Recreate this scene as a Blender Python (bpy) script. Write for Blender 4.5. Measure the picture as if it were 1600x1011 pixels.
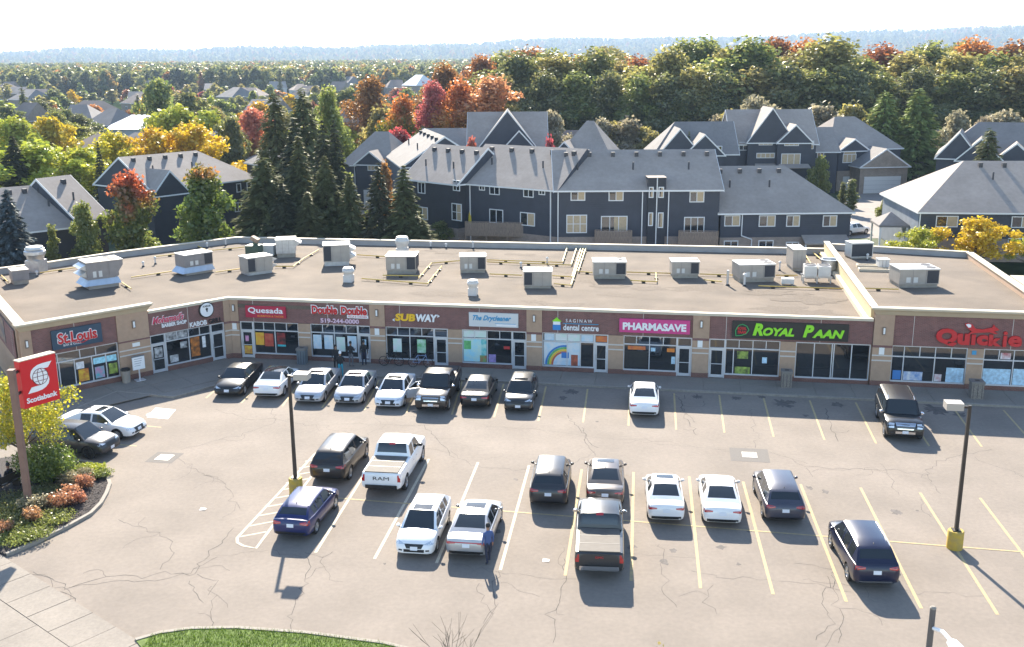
import bpy, bmesh, math, random
import numpy as np
from mathutils import Vector, Matrix
from mathutils.bvhtree import BVHTree

for o in list(bpy.data.objects):
    bpy.data.objects.remove(o)
scene = bpy.context.scene
C = scene.collection

# ------------------------------------------------------------------ camera
F_PX, CX, CY, CAM_H = 1600.0, 800.0, 505.5, 20.2
PITCH = math.atan((CY - 96.2) / F_PX)
ROLL = 0.006
_cp, _sp = math.cos(PITCH), math.sin(PITCH)
FW = Vector((0, _cp, -_sp))
_up0, _rt0 = Vector((0, _sp, _cp)), Vector((1, 0, 0))
RT = _rt0 * math.cos(ROLL) - _up0 * math.sin(ROLL)
UP = _rt0 * math.sin(ROLL) + _up0 * math.cos(ROLL)
cam_data = bpy.data.cameras.new('camera')
cam_data.lens = 36.0
cam_data.sensor_width = 36.0
cam_data.clip_start = 0.5
cam_data.clip_end = 30000
cam = bpy.data.objects.new('camera', cam_data)
C.objects.link(cam)
mw = Matrix((RT, UP, -FW)).transposed().to_4x4()
mw.translation = Vector((0, 0, CAM_H))
cam.matrix_world = mw
scene.camera = cam

# ------------------------------------------------------------------ sky, sun, exposure
SUN_AZ, SUN_EL = math.radians(-6.8), math.radians(32.0)
world = bpy.data.worlds.new('World')
scene.world = world
world.use_nodes = True
wn = world.node_tree.nodes
wn.clear()
sky = wn.new('ShaderNodeTexSky')
sky.sky_type = 'NISHITA'
sky.sun_disc = False
sky.sun_elevation = SUN_EL
sky.sun_rotation = SUN_AZ
sky.altitude = 300
sky.air_density = 1.0
sky.dust_density = 0.3
sky.ozone_density = 1.0
bg = wn.new('ShaderNodeBackground')
bg.inputs[1].default_value = 0.11
wo = wn.new('ShaderNodeOutputWorld')
world.node_tree.links.new(sky.outputs[0], bg.inputs[0])
world.node_tree.links.new(bg.outputs[0], wo.inputs[0])

sun_data = bpy.data.lights.new('sun', 'SUN')
sun_data.energy = 5.0
sun_data.angle = math.radians(0.5)
sun_data.color = (1.0, 0.91, 0.77)
sun = bpy.data.objects.new('sun', sun_data)
C.objects.link(sun)
to_sun = Vector((math.sin(SUN_AZ) * math.cos(SUN_EL), math.cos(SUN_AZ) * math.cos(SUN_EL), math.sin(SUN_EL)))
sun.rotation_euler = (-to_sun).to_track_quat('-Z', 'Y').to_euler()
sun.location = (0, 0, 60)

scene.view_settings.view_transform = 'Standard'
scene.view_settings.look = 'None'
scene.view_settings.gamma = 1
scene.view_settings.use_curve_mapping = False
scene.view_settings.exposure = 1.7
scene.render.engine = 'CYCLES'
scene.cycles.max_bounces = 6
scene.cycles.diffuse_bounces = 3
scene.cycles.glossy_bounces = 3
scene.cycles.transmission_bounces = 3
scene.cycles.transparent_max_bounces = 4
scene.cycles.volume_bounces = 0


# ------------------------------------------------------------------ helpers
def un(px, py, z=0.0):
    """point at height z seen at a place of the survey photograph (1600 x 1011)"""
    d = FW + RT * ((px - CX) / F_PX) - UP * ((py - CY) / F_PX)
    t = (z - CAM_H) / d.z
    return Vector((d.x * t, d.y * t, z))


def at(px, py, Y):
    d = FW + RT * ((px - CX) / F_PX) - UP * ((py - CY) / F_PX)
    t = Y / d.y
    return Vector((d.x * t, Y, CAM_H + d.z * t))


class MB:
    def __init__(s):
        s.v, s.f, s.m = [], [], []

    def add(s, vs, fs, m=0):
        b = len(s.v)
        s.v += [tuple(p) for p in vs]
        for f in fs:
            s.f.append(tuple(i + b for i in f))
            s.m.append(m)

    def box(s, x0, x1, y0, y1, z0, z1, m=0, T=None):
        vs = [(x0, y0, z0), (x1, y0, z0), (x1, y1, z0), (x0, y1, z0), (x0, y0, z1), (x1, y0, z1), (x1, y1, z1), (x0, y1, z1)]
        if T is not None:
            vs = [T @ Vector(p) for p in vs]
        s.add(vs, [(0, 3, 2, 1), (4, 5, 6, 7), (0, 1, 5, 4), (1, 2, 6, 5), (2, 3, 7, 6), (3, 0, 4, 7)], m)

    def prism(s, poly, z0, z1, m=0):
        n = len(poly)
        a = sum(poly[i][0] * poly[(i + 1) % n][1] - poly[(i + 1) % n][0] * poly[i][1] for i in range(n))
        if a < 0:
            poly = poly[::-1]
        vs = [(p[0], p[1], z0) for p in poly] + [(p[0], p[1], z1) for p in poly]
        fs = [tuple(range(n))[::-1], tuple(range(n, 2 * n))]
        fs += [(i, (i + 1) % n, n + (i + 1) % n, n + i) for i in range(n)]
        s.add(vs, fs, m)

    def sheet(s, poly, z, m=0):
        n = len(poly)
        a = sum(poly[i][0] * poly[(i + 1) % n][1] - poly[(i + 1) % n][0] * poly[i][1] for i in range(n))
        if a < 0:
            poly = poly[::-1]
        s.add([(p[0], p[1], z) for p in poly], [tuple(range(n))], m)

    def strip(s, pts, w, z, m=0):
        """flat ribbon along a polyline"""
        n = len(pts)
        vs = []
        for i, p in enumerate(pts):
            a = Vector(pts[max(0, i - 1)][:2])
            b = Vector(pts[min(n - 1, i + 1)][:2])
            d = (b - a).normalized()
            q = Vector((-d.y, d.x)) * ((w[i] if isinstance(w, (list, tuple)) else w) / 2)
            vs += [(p[0] + q.x, p[1] + q.y, z), (p[0] - q.x, p[1] - q.y, z)]
        s.add(vs, [(2 * i, 2 * i + 1, 2 * i + 3, 2 * i + 2) for i in range(n - 1)], m)

    def wall(s, pts, w, z0, z1, m=0, closed=False):
        """upright band of width w along a polyline, mitred (kerbs, parapets)"""
        n = len(pts)
        P = [Vector(p[:2]) for p in pts]
        L, R = [], []
        for i in range(n):
            if closed:
                a, b = P[i - 1], P[(i + 1) % n]
            else:
                a, b = P[max(0, i - 1)], P[min(n - 1, i + 1)]
            d1 = (P[i] - a).normalized() if (P[i] - a).length > 1e-6 else (b - P[i]).normalized()
            d2 = (b - P[i]).normalized() if (b - P[i]).length > 1e-6 else d1
            d = (d1 + d2).normalized()
            q = Vector((-d.y, d.x))
            k = max(0.35, q.dot(Vector((-d1.y, d1.x))))
            L.append(P[i] + q * (w / 2 / k))
            R.append(P[i] - q * (w / 2 / k))
        vs = []
        for i in range(n):
            vs += [(L[i].x, L[i].y, z0), (R[i].x, R[i].y, z0), (R[i].x, R[i].y, z1), (L[i].x, L[i].y, z1)]
        fs = []
        for i in range(n if closed else n - 1):
            a, b = 4 * i, 4 * ((i + 1) % n)
            fs += [(a + k, b + k, b + (k + 1) % 4, a + (k + 1) % 4) for k in range(4)]
        if not closed:
            fs += [(0, 1, 2, 3), tuple(4 * (n - 1) + k for k in (3, 2, 1, 0))]
        s.add(vs, fs, m)

    def cyl(s, p0, p1, r0, r1=None, n=10, m=0, caps=True):
        r1 = r0 if r1 is None else r1
        p0, p1 = Vector(p0), Vector(p1)
        d = (p1 - p0).normalized()
        a = d.orthogonal().normalized()
        b = d.cross(a)
        vs = []
        for p, r in ((p0, r0), (p1, r1)):
            for k in range(n):
                t = 2 * math.pi * k / n
                vs.append(p + (a * math.cos(t) + b * math.sin(t)) * r)
        fs = [(k, (k + 1) % n, n + (k + 1) % n, n + k) for k in range(n)]
        if caps:
            fs += [tuple(range(n))[::-1], tuple(range(n, 2 * n))]
        s.add(vs, fs, m)

    def tube(s, pts, r, n=6, m=0):
        for a, b in zip(pts[:-1], pts[1:]):
            s.cyl(a, b, r, r, n, m)

    def lathe(s, prof, n=16, c=(0, 0, 0), m=0, axis='z'):
        vs = []
        for r, z in prof:
            for k in range(n):
                t = 2 * math.pi * k / n
                x, y = r * math.cos(t), r * math.sin(t)
                p = (x, y, z) if axis == 'z' else (x, z, y)
                vs.append((c[0] + p[0], c[1] + p[1], c[2] + p[2]))
        fs = []
        for i in range(len(prof) - 1):
            for k in range(n):
                q = (i * n + k, i * n + (k + 1) % n, (i + 1) * n + (k + 1) % n, (i + 1) * n + k)
                fs.append(q if axis == 'z' else q[::-1])
        s.add(vs, fs, m)

    def mesh(s, name, mats, smooth=None):
        me = bpy.data.meshes.new(name)
        me.from_pydata(s.v, [], s.f)
        for mt in (mats if isinstance(mats, (list, tuple)) else [mats]):
            me.materials.append(mt)
        if any(s.m):
            me.polygons.foreach_set('material_index', s.m)
        if smooth is not None:
            me.shade_smooth()
            me.set_sharp_from_angle(angle=math.radians(smooth))
        me.update()
        return me

    def build(s, name, mats, parent=None, smooth=None):
        o = bpy.data.objects.new(name, s.mesh(name, mats, smooth))
        C.objects.link(o)
        if parent is not None:
            o.parent = parent
        return o


def tag(o, label=None, cat=None, group=None, kind=None):
    if label:
        o['label'] = label
    if cat:
        o['category'] = cat
    if group:
        o['group'] = group
    if kind:
        o['kind'] = kind
    return o


def thing(name, label, cat, loc=(0, 0, 0), rz=0.0, group=None):
    o = bpy.data.objects.new(name, None)
    o.empty_display_size = 0.3
    C.objects.link(o)
    o.location = loc
    o.rotation_euler = (0, 0, rz)
    return tag(o, label, cat, group)


def struct(o):
    o['kind'] = 'structure'
    return o


def link_mesh(name, me, parent=None):
    o = bpy.data.objects.new(name, me)
    C.objects.link(o)
    if parent is not None:
        o.parent = parent
    return o


def copy_tree(root):
    r = root.copy()
    C.objects.link(r)
    for ch in list(root.children):
        c = ch.copy()
        C.objects.link(c)
        c.parent = r
        for g in list(ch.children):
            d = g.copy()
            C.objects.link(d)
            d.parent = c
    return r


# ------------------------------------------------------------------ materials
_M = {}


def mat(name, col, rough=0.8, metal=0.0, var=0.0, vscale=3.0, bump=0.0, bscale=20.0, spec=0.5, coat=0.0, ior=None, emit=0.0, col2=None, detail=4, var2=0.0, v2scale=0.2, stretch=None):
    if name in _M:
        return _M[name]
    m = bpy.data.materials.new(name)
    m.use_nodes = True
    nt = m.node_tree
    b = nt.nodes['Principled BSDF']
    b.inputs['Base Color'].default_value = (*col, 1)
    b.inputs['Roughness'].default_value = rough
    b.inputs['Metallic'].default_value = metal
    b.inputs['Specular IOR Level'].default_value = spec
    b.inputs['Coat Weight'].default_value = coat
    b.inputs['Coat Roughness'].default_value = 0.04
    if ior:
        b.inputs['IOR'].default_value = ior
    if emit:
        b.inputs['Emission Color'].default_value = (*col, 1)
        b.inputs['Emission Strength'].default_value = emit
    L = nt.links.new
    if var or bump or var2:
        tc = nt.nodes.new('ShaderNodeTexCoord')
        src = tc.outputs['Object']
        if stretch:
            mp = nt.nodes.new('ShaderNodeMapping')
            mp.inputs['Scale'].default_value = stretch
            L(src, mp.inputs[0])
            src = mp.outputs[0]
    last = None
    if var:
        n = nt.nodes.new('ShaderNodeTexNoise')
        n.inputs['Scale'].default_value = vscale
        n.inputs['Detail'].default_value = detail
        L(src, n.inputs['Vector'])
        mx = nt.nodes.new('ShaderNodeMix')
        mx.data_type = 'RGBA'
        c2 = col2 or tuple(min(1, c * (1 + var)) for c in col)
        c1 = col if col2 else tuple(c * (1 - var) for c in col)
        mx.inputs['A'].default_value = (*c1, 1)
        mx.inputs['B'].default_value = (*c2, 1)
        rm = nt.nodes.new('ShaderNodeMapRange')
        rm.inputs['From Min'].default_value = 0.3
        rm.inputs['From Max'].default_value = 0.7
        L(n.outputs['Fac'], rm.inputs['Value'])
        L(rm.outputs[0], mx.inputs['Factor'])
        last = mx.outputs['Result']
    if var2:
        n2 = nt.nodes.new('ShaderNodeTexNoise')
        n2.inputs['Scale'].default_value = v2scale
        n2.inputs['Detail'].default_value = 5
        L(src, n2.inputs['Vector'])
        r2 = nt.nodes.new('ShaderNodeMapRange')
        r2.inputs['From Min'].default_value = 0.3
        r2.inputs['From Max'].default_value = 0.7
        r2.inputs['To Min'].default_value = 1 - var2
        r2.inputs['To Max'].default_value = 1 + var2
        L(n2.outputs['Fac'], r2.inputs['Value'])
        ml = nt.nodes.new('ShaderNodeVectorMath')
        ml.operation = 'SCALE'
        if last:
            L(last, ml.inputs[0])
        else:
            ml.inputs[0].default_value = col
        L(r2.outputs[0], ml.inputs['Scale'])
        last = ml.outputs[0]
    if last:
        L(last, b.inputs['Base Color'])
    if bump:
        nb = nt.nodes.new('ShaderNodeTexNoise')
        nb.inputs['Scale'].default_value = bscale
        nb.inputs['Detail'].default_value = 3
        L(src, nb.inputs['Vector'])
        bp = nt.nodes.new('ShaderNodeBump')
        bp.inputs['Strength'].default_value = bump
        bp.inputs['Distance'].default_value = 0.03
        L(nb.outputs['Fac'], bp.inputs['Height'])
        L(bp.outputs[0], b.inputs['Normal'])
    _M[name] = m
    return m


def brick_mat(name, c1, c2, mortar, bw=0.22, bh=0.075, axis='xz'):
    """running-bond brickwork as colour and shallow relief"""
    if name in _M:
        return _M[name]
    m = bpy.data.materials.new(name)
    m.use_nodes = True
    nt = m.node_tree
    b = nt.nodes['Principled BSDF']
    b.inputs['Roughness'].default_value = 0.85
    tc = nt.nodes.new('ShaderNodeTexCoord')
    sp = nt.nodes.new('ShaderNodeSeparateXYZ')
    cb = nt.nodes.new('ShaderNodeCombineXYZ')
    nt.links.new(tc.outputs['Object'], sp.inputs[0])
    ad = nt.nodes.new('ShaderNodeMath')
    ad.operation = 'ADD'
    nt.links.new(sp.outputs[0], ad.inputs[0])
    nt.links.new(sp.outputs[1], ad.inputs[1])
    nt.links.new(ad.outputs[0], cb.inputs[0])
    nt.links.new(sp.outputs[2], cb.inputs[1])
    br = nt.nodes.new('ShaderNodeTexBrick')
    br.inputs['Color1'].default_value = (*c1, 1)
    br.inputs['Color2'].default_value = (*c2, 1)
    br.inputs['Mortar'].default_value = (*mortar, 1)
    br.inputs['Scale'].default_value = 1
    br.inputs['Brick Width'].default_value = bw
    br.inputs['Row Height'].default_value = bh
    br.inputs['Mortar Size'].default_value = 0.008
    nt.links.new(cb.outputs[0], br.inputs['Vector'])
    n = nt.nodes.new('ShaderNodeTexNoise')
    n.inputs['Scale'].default_value = 1.3
    nt.links.new(tc.outputs['Object'], n.inputs['Vector'])
    r = nt.nodes.new('ShaderNodeMapRange')
    r.inputs['To Min'].default_value = 0.7
    r.inputs['To Max'].default_value = 1.3
    nt.links.new(n.outputs['Fac'], r.inputs['Value'])
    ml = nt.nodes.new('ShaderNodeVectorMath')
    ml.operation = 'SCALE'
    nt.links.new(br.outputs['Color'], ml.inputs[0])
    nt.links.new(r.outputs[0], ml.inputs['Scale'])
    nt.links.new(ml.outputs[0], b.inputs['Base Color'])
    bp = nt.nodes.new('ShaderNodeBump')
    bp.inputs['Strength'].default_value = 0.4
    bp.inputs['Distance'].default_value = 0.01
    bp.invert = True
    nt.links.new(br.outputs['Fac'], bp.inputs['Height'])
    nt.links.new(bp.outputs[0], b.inputs['Normal'])
    _M[name] = m
    return m


def siding_mat(name, col, pitch=0.2):
    if name in _M:
        return _M[name]
    m = mat(name, col, 0.7, var=0.12, vscale=0.8)
    nt = m.node_tree
    b = nt.nodes['Principled BSDF']
    tc = nt.nodes.new('ShaderNodeTexCoord')
    w = nt.nodes.new('ShaderNodeTexWave')
    w.wave_profile = 'SAW'
    w.bands_direction = 'Z'
    w.inputs['Scale'].default_value = 0.314 / pitch
    nt.links.new(tc.outputs['Object'], w.inputs['Vector'])
    bp = nt.nodes.new('ShaderNodeBump')
    bp.inputs['Strength'].default_value = 0.6
    bp.inputs['Distance'].default_value = 0.02
    nt.links.new(w.outputs['Fac'], bp.inputs['Height'])
    nt.links.new(bp.outputs[0], b.inputs['Normal'])
    return m


def shingle_mat(name, col):
    if name in _M:
        return _M[name]
    m = mat(name, col, 0.9, var=0.07, vscale=2.5, var2=0.12, v2scale=0.3, bump=0.2, bscale=14)
    return m


def leaf_mat(name, c1, c2, tip=None, tip_at=0.55, trans=0.58):
    """leaves: colour differs from leaf to leaf; autumn colour starts at the top of the crown"""
    if name in _M:
        return _M[name]
    m = bpy.data.materials.new(name)
    m.use_nodes = True
    nt = m.node_tree
    L = nt.links.new
    nt.nodes.clear()
    out = nt.nodes.new('ShaderNodeOutputMaterial')
    g = nt.nodes.new('ShaderNodeNewGeometry')
    mx = nt.nodes.new('ShaderNodeMix')
    mx.data_type = 'RGBA'
    mx.inputs['A'].default_value = (*c1, 1)
    mx.inputs['B'].default_value = (*c2, 1)
    L(g.outputs['Random Per Island'], mx.inputs['Factor'])
    col = mx.outputs['Result']
    tc = nt.nodes.new('ShaderNodeTexCoord')
    ns = nt.nodes.new('ShaderNodeTexNoise')
    ns.inputs['Scale'].default_value = 0.7
    ns.inputs['Detail'].default_value = 2
    L(tc.outputs['Object'], ns.inputs['Vector'])
    if tip:
        sp = nt.nodes.new('ShaderNodeSeparateXYZ')
        L(tc.outputs['Generated'], sp.inputs[0])
        ad = nt.nodes.new('ShaderNodeMath')
        ad.operation = 'MULTIPLY_ADD'
        L(ns.outputs['Fac'], ad.inputs[0])
        ad.inputs[1].default_value = 0.9
        L(sp.outputs[2], ad.inputs[2])
        rm = nt.nodes.new('ShaderNodeMapRange')
        rm.inputs['From Min'].default_value = tip_at + 0.35
        rm.inputs['From Max'].default_value = tip_at + 0.65
        L(ad.outputs[0], rm.inputs['Value'])
        m2 = nt.nodes.new('ShaderNodeMix')
        m2.data_type = 'RGBA'
        L(rm.outputs[0], m2.inputs['Factor'])
        L(col, m2.inputs['A'])
        m2.inputs['B'].default_value = (*tip, 1)
        col = m2.outputs['Result']
    oi = nt.nodes.new('ShaderNodeObjectInfo')
    hs = nt.nodes.new('ShaderNodeHueSaturation')
    h = nt.nodes.new('ShaderNodeMapRange')
    h.inputs['To Min'].default_value = 0.485
    h.inputs['To Max'].default_value = 0.515
    L(oi.outputs['Random'], h.inputs['Value'])
    L(h.outputs[0], hs.inputs['Hue'])
    vv = nt.nodes.new('ShaderNodeMapRange')
    vv.inputs['From Min'].default_value = 0.25
    vv.inputs['From Max'].default_value = 0.75
    vv.inputs['To Min'].default_value = 0.72
    vv.inputs['To Max'].default_value = 1.25
    L(ns.outputs['Fac'], vv.inputs['Value'])
    L(vv.outputs[0], hs.inputs['Value'])
    L(col, hs.inputs['Color'])
    df = nt.nodes.new('ShaderNodeBsdfDiffuse')
    tr = nt.nodes.new('ShaderNodeBsdfTranslucent')
    gl = nt.nodes.new('ShaderNodeBsdfGlossy')
    gl.inputs['Roughness'].default_value = 0.4
    gl.inputs['Color'].default_value = (0.9, 0.9, 0.85, 1)
    L(hs.outputs[0], df.inputs[0])
    L(hs.outputs[0], tr.inputs[0])
    s1 = nt.nodes.new('ShaderNodeMixShader')
    s1.inputs[0].default_value = trans
    L(df.outputs[0], s1.inputs[1])
    L(tr.outputs[0], s1.inputs[2])
    s2 = nt.nodes.new('ShaderNodeMixShader')
    s2.inputs[0].default_value = 0.05 if trans > .3 else 0.015
    L(s1.outputs[0], s2.inputs[1])
    L(gl.outputs[0], s2.inputs[2])
    L(s2.outputs[0], out.inputs[0])
    _M[name] = m
    return m


WHITE = mat('white_paint', (0.78, 0.78, 0.76), 0.5)
BLACK = mat('black_plastic', (0.015, 0.015, 0.016), 0.45)
GLASS = mat('dark_glass', (0.012, 0.016, 0.02), 0.04, spec=0.5, ior=2.1, var=0.5, vscale=0.6)
STEEL = mat('galvanised_steel', (0.5, 0.51, 0.52), 0.42, 0.7, var=0.12, vscale=4)
ALU = mat('window_aluminium', (0.62, 0.63, 0.65), 0.4, 0.35)


def text_mesh(body, w, h, depth=0.03, bold=0.0, shear=0.0, spacing=1.0, m=None):
    """lettering as solid letters, fitted to w x h, standing in the xz plane, front at y = -depth"""
    cu = bpy.data.curves.new('lettering', 'FONT')
    cu.body = body
    cu.align_x = 'CENTER'
    cu.shear = shear
    cu.offset = bold
    cu.space_character = spacing
    cu.extrude = 0.05
    cu.resolution_u = 3
    ob = bpy.data.objects.new('lettering', cu)
    C.objects.link(ob)
    dg = bpy.context.evaluated_depsgraph_get()
    me = bpy.data.meshes.new_from_object(ob.evaluated_get(dg))
    bpy.data.objects.remove(ob)
    n = len(me.vertices)
    co = np.empty(n * 3)
    me.vertices.foreach_get('co', co)
    co = co.reshape(-1, 3)
    lo, hi = co.min(0), co.max(0)
    x = ((co[:, 0] - lo[0]) / (hi[0] - lo[0]) - 0.5) * w
    z = ((co[:, 1] - lo[1]) / (hi[1] - lo[1]) - 0.5) * h
    y = -((co[:, 2] - lo[2]) / (hi[2] - lo[2])) * depth
    me.vertices.foreach_set('co', np.stack([x, y, z], 1).ravel())
    me.materials.clear()
    me.materials.append(m or WHITE)
    me.update()
    return me
scene.cycles.use_denoising = True
rng = random.Random(7)

# ================================================================== SETTING
ASPHALT = mat('weathered_asphalt', (0.212, 0.177, 0.145), 0.92, var=0.075, vscale=5, bump=0.4, bscale=60, var2=0.13, v2scale=0.3, detail=9)
PATCH = mat('repair_asphalt', (0.15, 0.135, 0.12), 0.92, var=0.14, vscale=30, bump=0.4, bscale=60)
CONC = mat('pavement_concrete', (0.228, 0.198, 0.165), 0.9, var=0.10, vscale=9, bump=0.25, bscale=40, var2=0.10, v2scale=0.5)
KERB = mat('kerb_concrete', (0.28, 0.25, 0.21), 0.9, var=0.14, vscale=7, bump=0.25, bscale=30)
YELLOW = mat('yellow_line_paint', (0.47, 0.36, 0.16), 0.8, var=0.18, vscale=7, col2=(0.30, 0.24, 0.15))
WHITELINE = mat('white_line_paint', (0.55, 0.49, 0.36), 0.8, var=0.15, vscale=7, col2=(0.4, 0.35, 0.27))
BLUEPAINT = mat('blue_symbol_paint', (0.25, 0.42, 0.55), 0.8, var=0.2, vscale=9)
CRACK = mat('crack_filler', (0.06, 0.054, 0.05), 0.95, var=0.3, vscale=5)
MULCH = mat('dark_mulch', (0.05, 0.042, 0.04), 0.95, var=0.45, vscale=14, bump=1.0, bscale=22)
LAWN = mat('lawn_soil', (0.10, 0.15, 0.028), 0.95, var=0.35, vscale=6, bump=0.5, bscale=25)
GROUND = mat('open_ground', (0.028, 0.042, 0.018), 0.95, var=0.35, vscale=0.035, var2=0.3, v2scale=0.4, spec=0.0)


def ridge_height(x, y):
    """far hills; flat near the camera"""
    d = math.hypot(x, y)
    a = math.atan2(x, y)
    h = 0.0
    if d > 900:
        k = min(1, (d - 900) / 1600)
        h += k * k * (4 * math.sin(x * 0.0021 + 1) + 4 * math.sin(y * 0.0017 + x * 0.0008))
    if d > 3200:
        k = min(1.0, (d - 3200) / 2600)
        k = k * k * (3 - 2 * k)
        t = (a + 0.47) / 0.94
        target = 46 + 112 * t + 6 * math.sin(a * 21 + 0.6) + 4 * math.sin(a * 47) + 2 * math.sin(a * 95 + 1)
        target += 20 * math.exp(-((a + 0.40) / 0.055) ** 2)
        h += k * target
    return h


def make_ground():
    na, rs = 121, [2, 60, 140, 260, 420, 640, 900]
    r = 900
    while r < 9000:
        r *= 1.085
        rs.append(r)
    vs, fs = [], []
    for r in rs:
        for i in range(na):
            a = -math.pi + 2 * math.pi * i / (na - 1) if r < 500 else -1.1 + 2.2 * i / (na - 1)
            a = -1.25 + 2.5 * i / (na - 1)
            x, y = r * math.sin(a), r * math.cos(a)
            vs.append((x, y - 8, ridge_height(x, y) - 0.06))
    for j in range(len(rs) - 1):
        for i in range(na - 1):
            k = j * na + i
            fs.append((k, k + 1, k + na + 1, k + na))
    m = MB()
    m.add(vs, fs)
    # the part behind the camera, so that the sheet goes on all round
    m.sheet([(-300, -120), (300, -120), (300, -7.4), (1.8, -7.4), (-1.8, -7.4), (-300, -7.4)], -0.06)
    o = m.build('ground', GROUND, None, 60)
    return struct(o)


ground = make_ground()

lot_m = MB()
lot_m.sheet([(-75, 12), (70, 12), (70, 70), (45, 100), (-30, 104), (-75, 100)], 0.0)
lot = struct(lot_m.build('parking_lot', ASPHALT))

# ---- painted lines
def paint(px_pts, w=0.12, m=YELLOW, z=0.006, name='painted_line', wob=0.0):
    pts = [un(*p) for p in px_pts]
    out = []
    for a, b in zip(pts[:-1], pts[1:]):
        n = max(1, int((b - a).length / 1.2))
        for k in range(n):
            out.append(a.lerp(b, k / n))
    out.append(pts[-1])
    mb = MB()
    mb.strip([(p.x, p.y) for p in out], w, z)
    return mb.build(name, m, lot)


for a, b in [((1531.3, 778.2), (1606, 876)), ((1437.5, 769.7), (1559, 960.6)), ((1344.6, 762), (1439.7, 950.8)), ((1250.9, 756.9), (1322.5, 940.2)),
             ((1161.1, 752.7), (1208.1, 928.9)), ((1076.8, 744.5), (1094.6, 919.3)), ((989.9, 737.7), (986.3, 907.5)), ((909, 733.7), (883, 899.5))]:
    paint([a, b], 0.13, YELLOW)
for a, b in [((826.7, 727.3), (781.6, 890.8)), ((747, 722.4), (682, 880)), ((670, 717.2), (585.1, 873.3)), ((585, 716), (493, 863.5))]:
    paint([a, b], 0.13, WHITELINE)
paint([(527, 778.4), (1606, 863.1)], 0.11, YELLOW, 0.010)
for a, b in [((1053.3, 614.5), (1056.5, 671.5)), ((1123.8, 617.4), (1132, 676)), ((1193.2, 622), (1208.8, 682.5)), ((1265.1, 625.6), (1288.2, 687.5)),
             ((1337, 629), (1369, 693)), ((1408, 632), (1452, 697)), ((1490, 638), (1534, 698)), ((1568, 641), (1618, 697)),
             ((984, 611), (982, 665.4)), ((918, 608), (911, 660)), ((853, 604), (841, 658)), ((787, 600), (772, 652)), ((722, 596), (706, 648)),
             ((654, 596), (635, 645)), ((592, 594), (569, 641)), ((534, 592), (503, 637.5)), ((474, 590), (441, 635)), ((410, 592), (377, 630)), ((352, 596), (322, 622))]:
    paint([a, b], 0.11, YELLOW)
for a, b in [((176, 661), (252, 667.8)), ((150, 692), (213.5, 697))]:
    paint([a, b], 0.11, YELLOW)
# hatched island beside the lamp
paint([(505, 700), (491.4, 710), (455, 750), (370.6, 840.6), (371, 848), (380, 853), (400, 857), (429, 818), (466, 772), (500, 727)], 0.13, WHITELINE, 0.010)
for a, b in [((374, 839), (416, 831)), ((390, 822), (431, 814)), ((404, 806), (443, 799)), ((416, 792), (450, 786)), ((427, 779), (460, 773)), ((438, 766), (472, 760)),
             ((447, 755), (482, 748)), ((457, 743), (490, 737)), ((467, 732), (498, 726)), ((477, 721), (504, 716))]:
    paint([a, b], 0.11, WHITELINE)
# accessible bay symbol: white square, blue mark
sy = [un(229, 652), (un(262, 655)), un(275, 640), un(243, 637)]
mb = MB()
mb.sheet([(p.x, p.y) for p in sy], 0.006)
sym = mb.build('painted_square', mat('white_symbol_paint', (0.66, 0.66, 0.62), 0.8, var=0.15, vscale=6), lot)
c0 = sum(sy, Vector()) / 4
mb = MB()
mb.strip([(c0.x - .25, c0.y + .45), (c0.x - .2, c0.y + .1), (c0.x + .2, c0.y + .05), (c0.x + .4, c0.y - .35), (c0.x + .6, c0.y - .35)], 0.12, 0.011)
mb.strip([(c0.x - .3 + .48 * math.cos(t), c0.y - .2 + .42 * math.sin(t)) for t in [2.2 + .32 * k for k in range(13)]], 0.11, 0.015)
mb.sheet([(c0.x - .25 + .13 * math.cos(t * .785), c0.y + .62 + .13 * math.sin(t * .785)) for t in range(8)], 0.011)
mb.build('painted_symbol', BLUEPAINT, lot)

# ---- cracks in the asphalt
def crack(px_pts, w=0.035, jit=0.16, branch=0.25):
    pts = [un(*p) for p in px_pts]
    out = []
    for a, b in zip(pts[:-1], pts[1:]):
        n = max(2, int((b - a).length / 0.35))
        for k in range(n):
            q = a.lerp(b, k / n)
            out.append((q.x + rng.gauss(0, jit), q.y + rng.gauss(0, jit)))
    out.append((pts[-1].x, pts[-1].y))
    mb = MB()
    mb.strip(out, [w * rng.uniform(.45, 1.2) for _ in out], 0.0035)
    for k in range(2, len(out) - 2):
        if rng.random() < branch * .35:
            p = out[k]
            a = rng.uniform(0, 6.28)
            br = [p]
            for _ in range(rng.randint(3, 8)):
                a += rng.gauss(0, .5)
                p = (p[0] + .3 * math.cos(a), p[1] + .3 * math.sin(a))
                br.append(p)
            mb.strip(br, w * .55, 0.0032)
    mb.build('crack', CRACK, lot)


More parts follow.
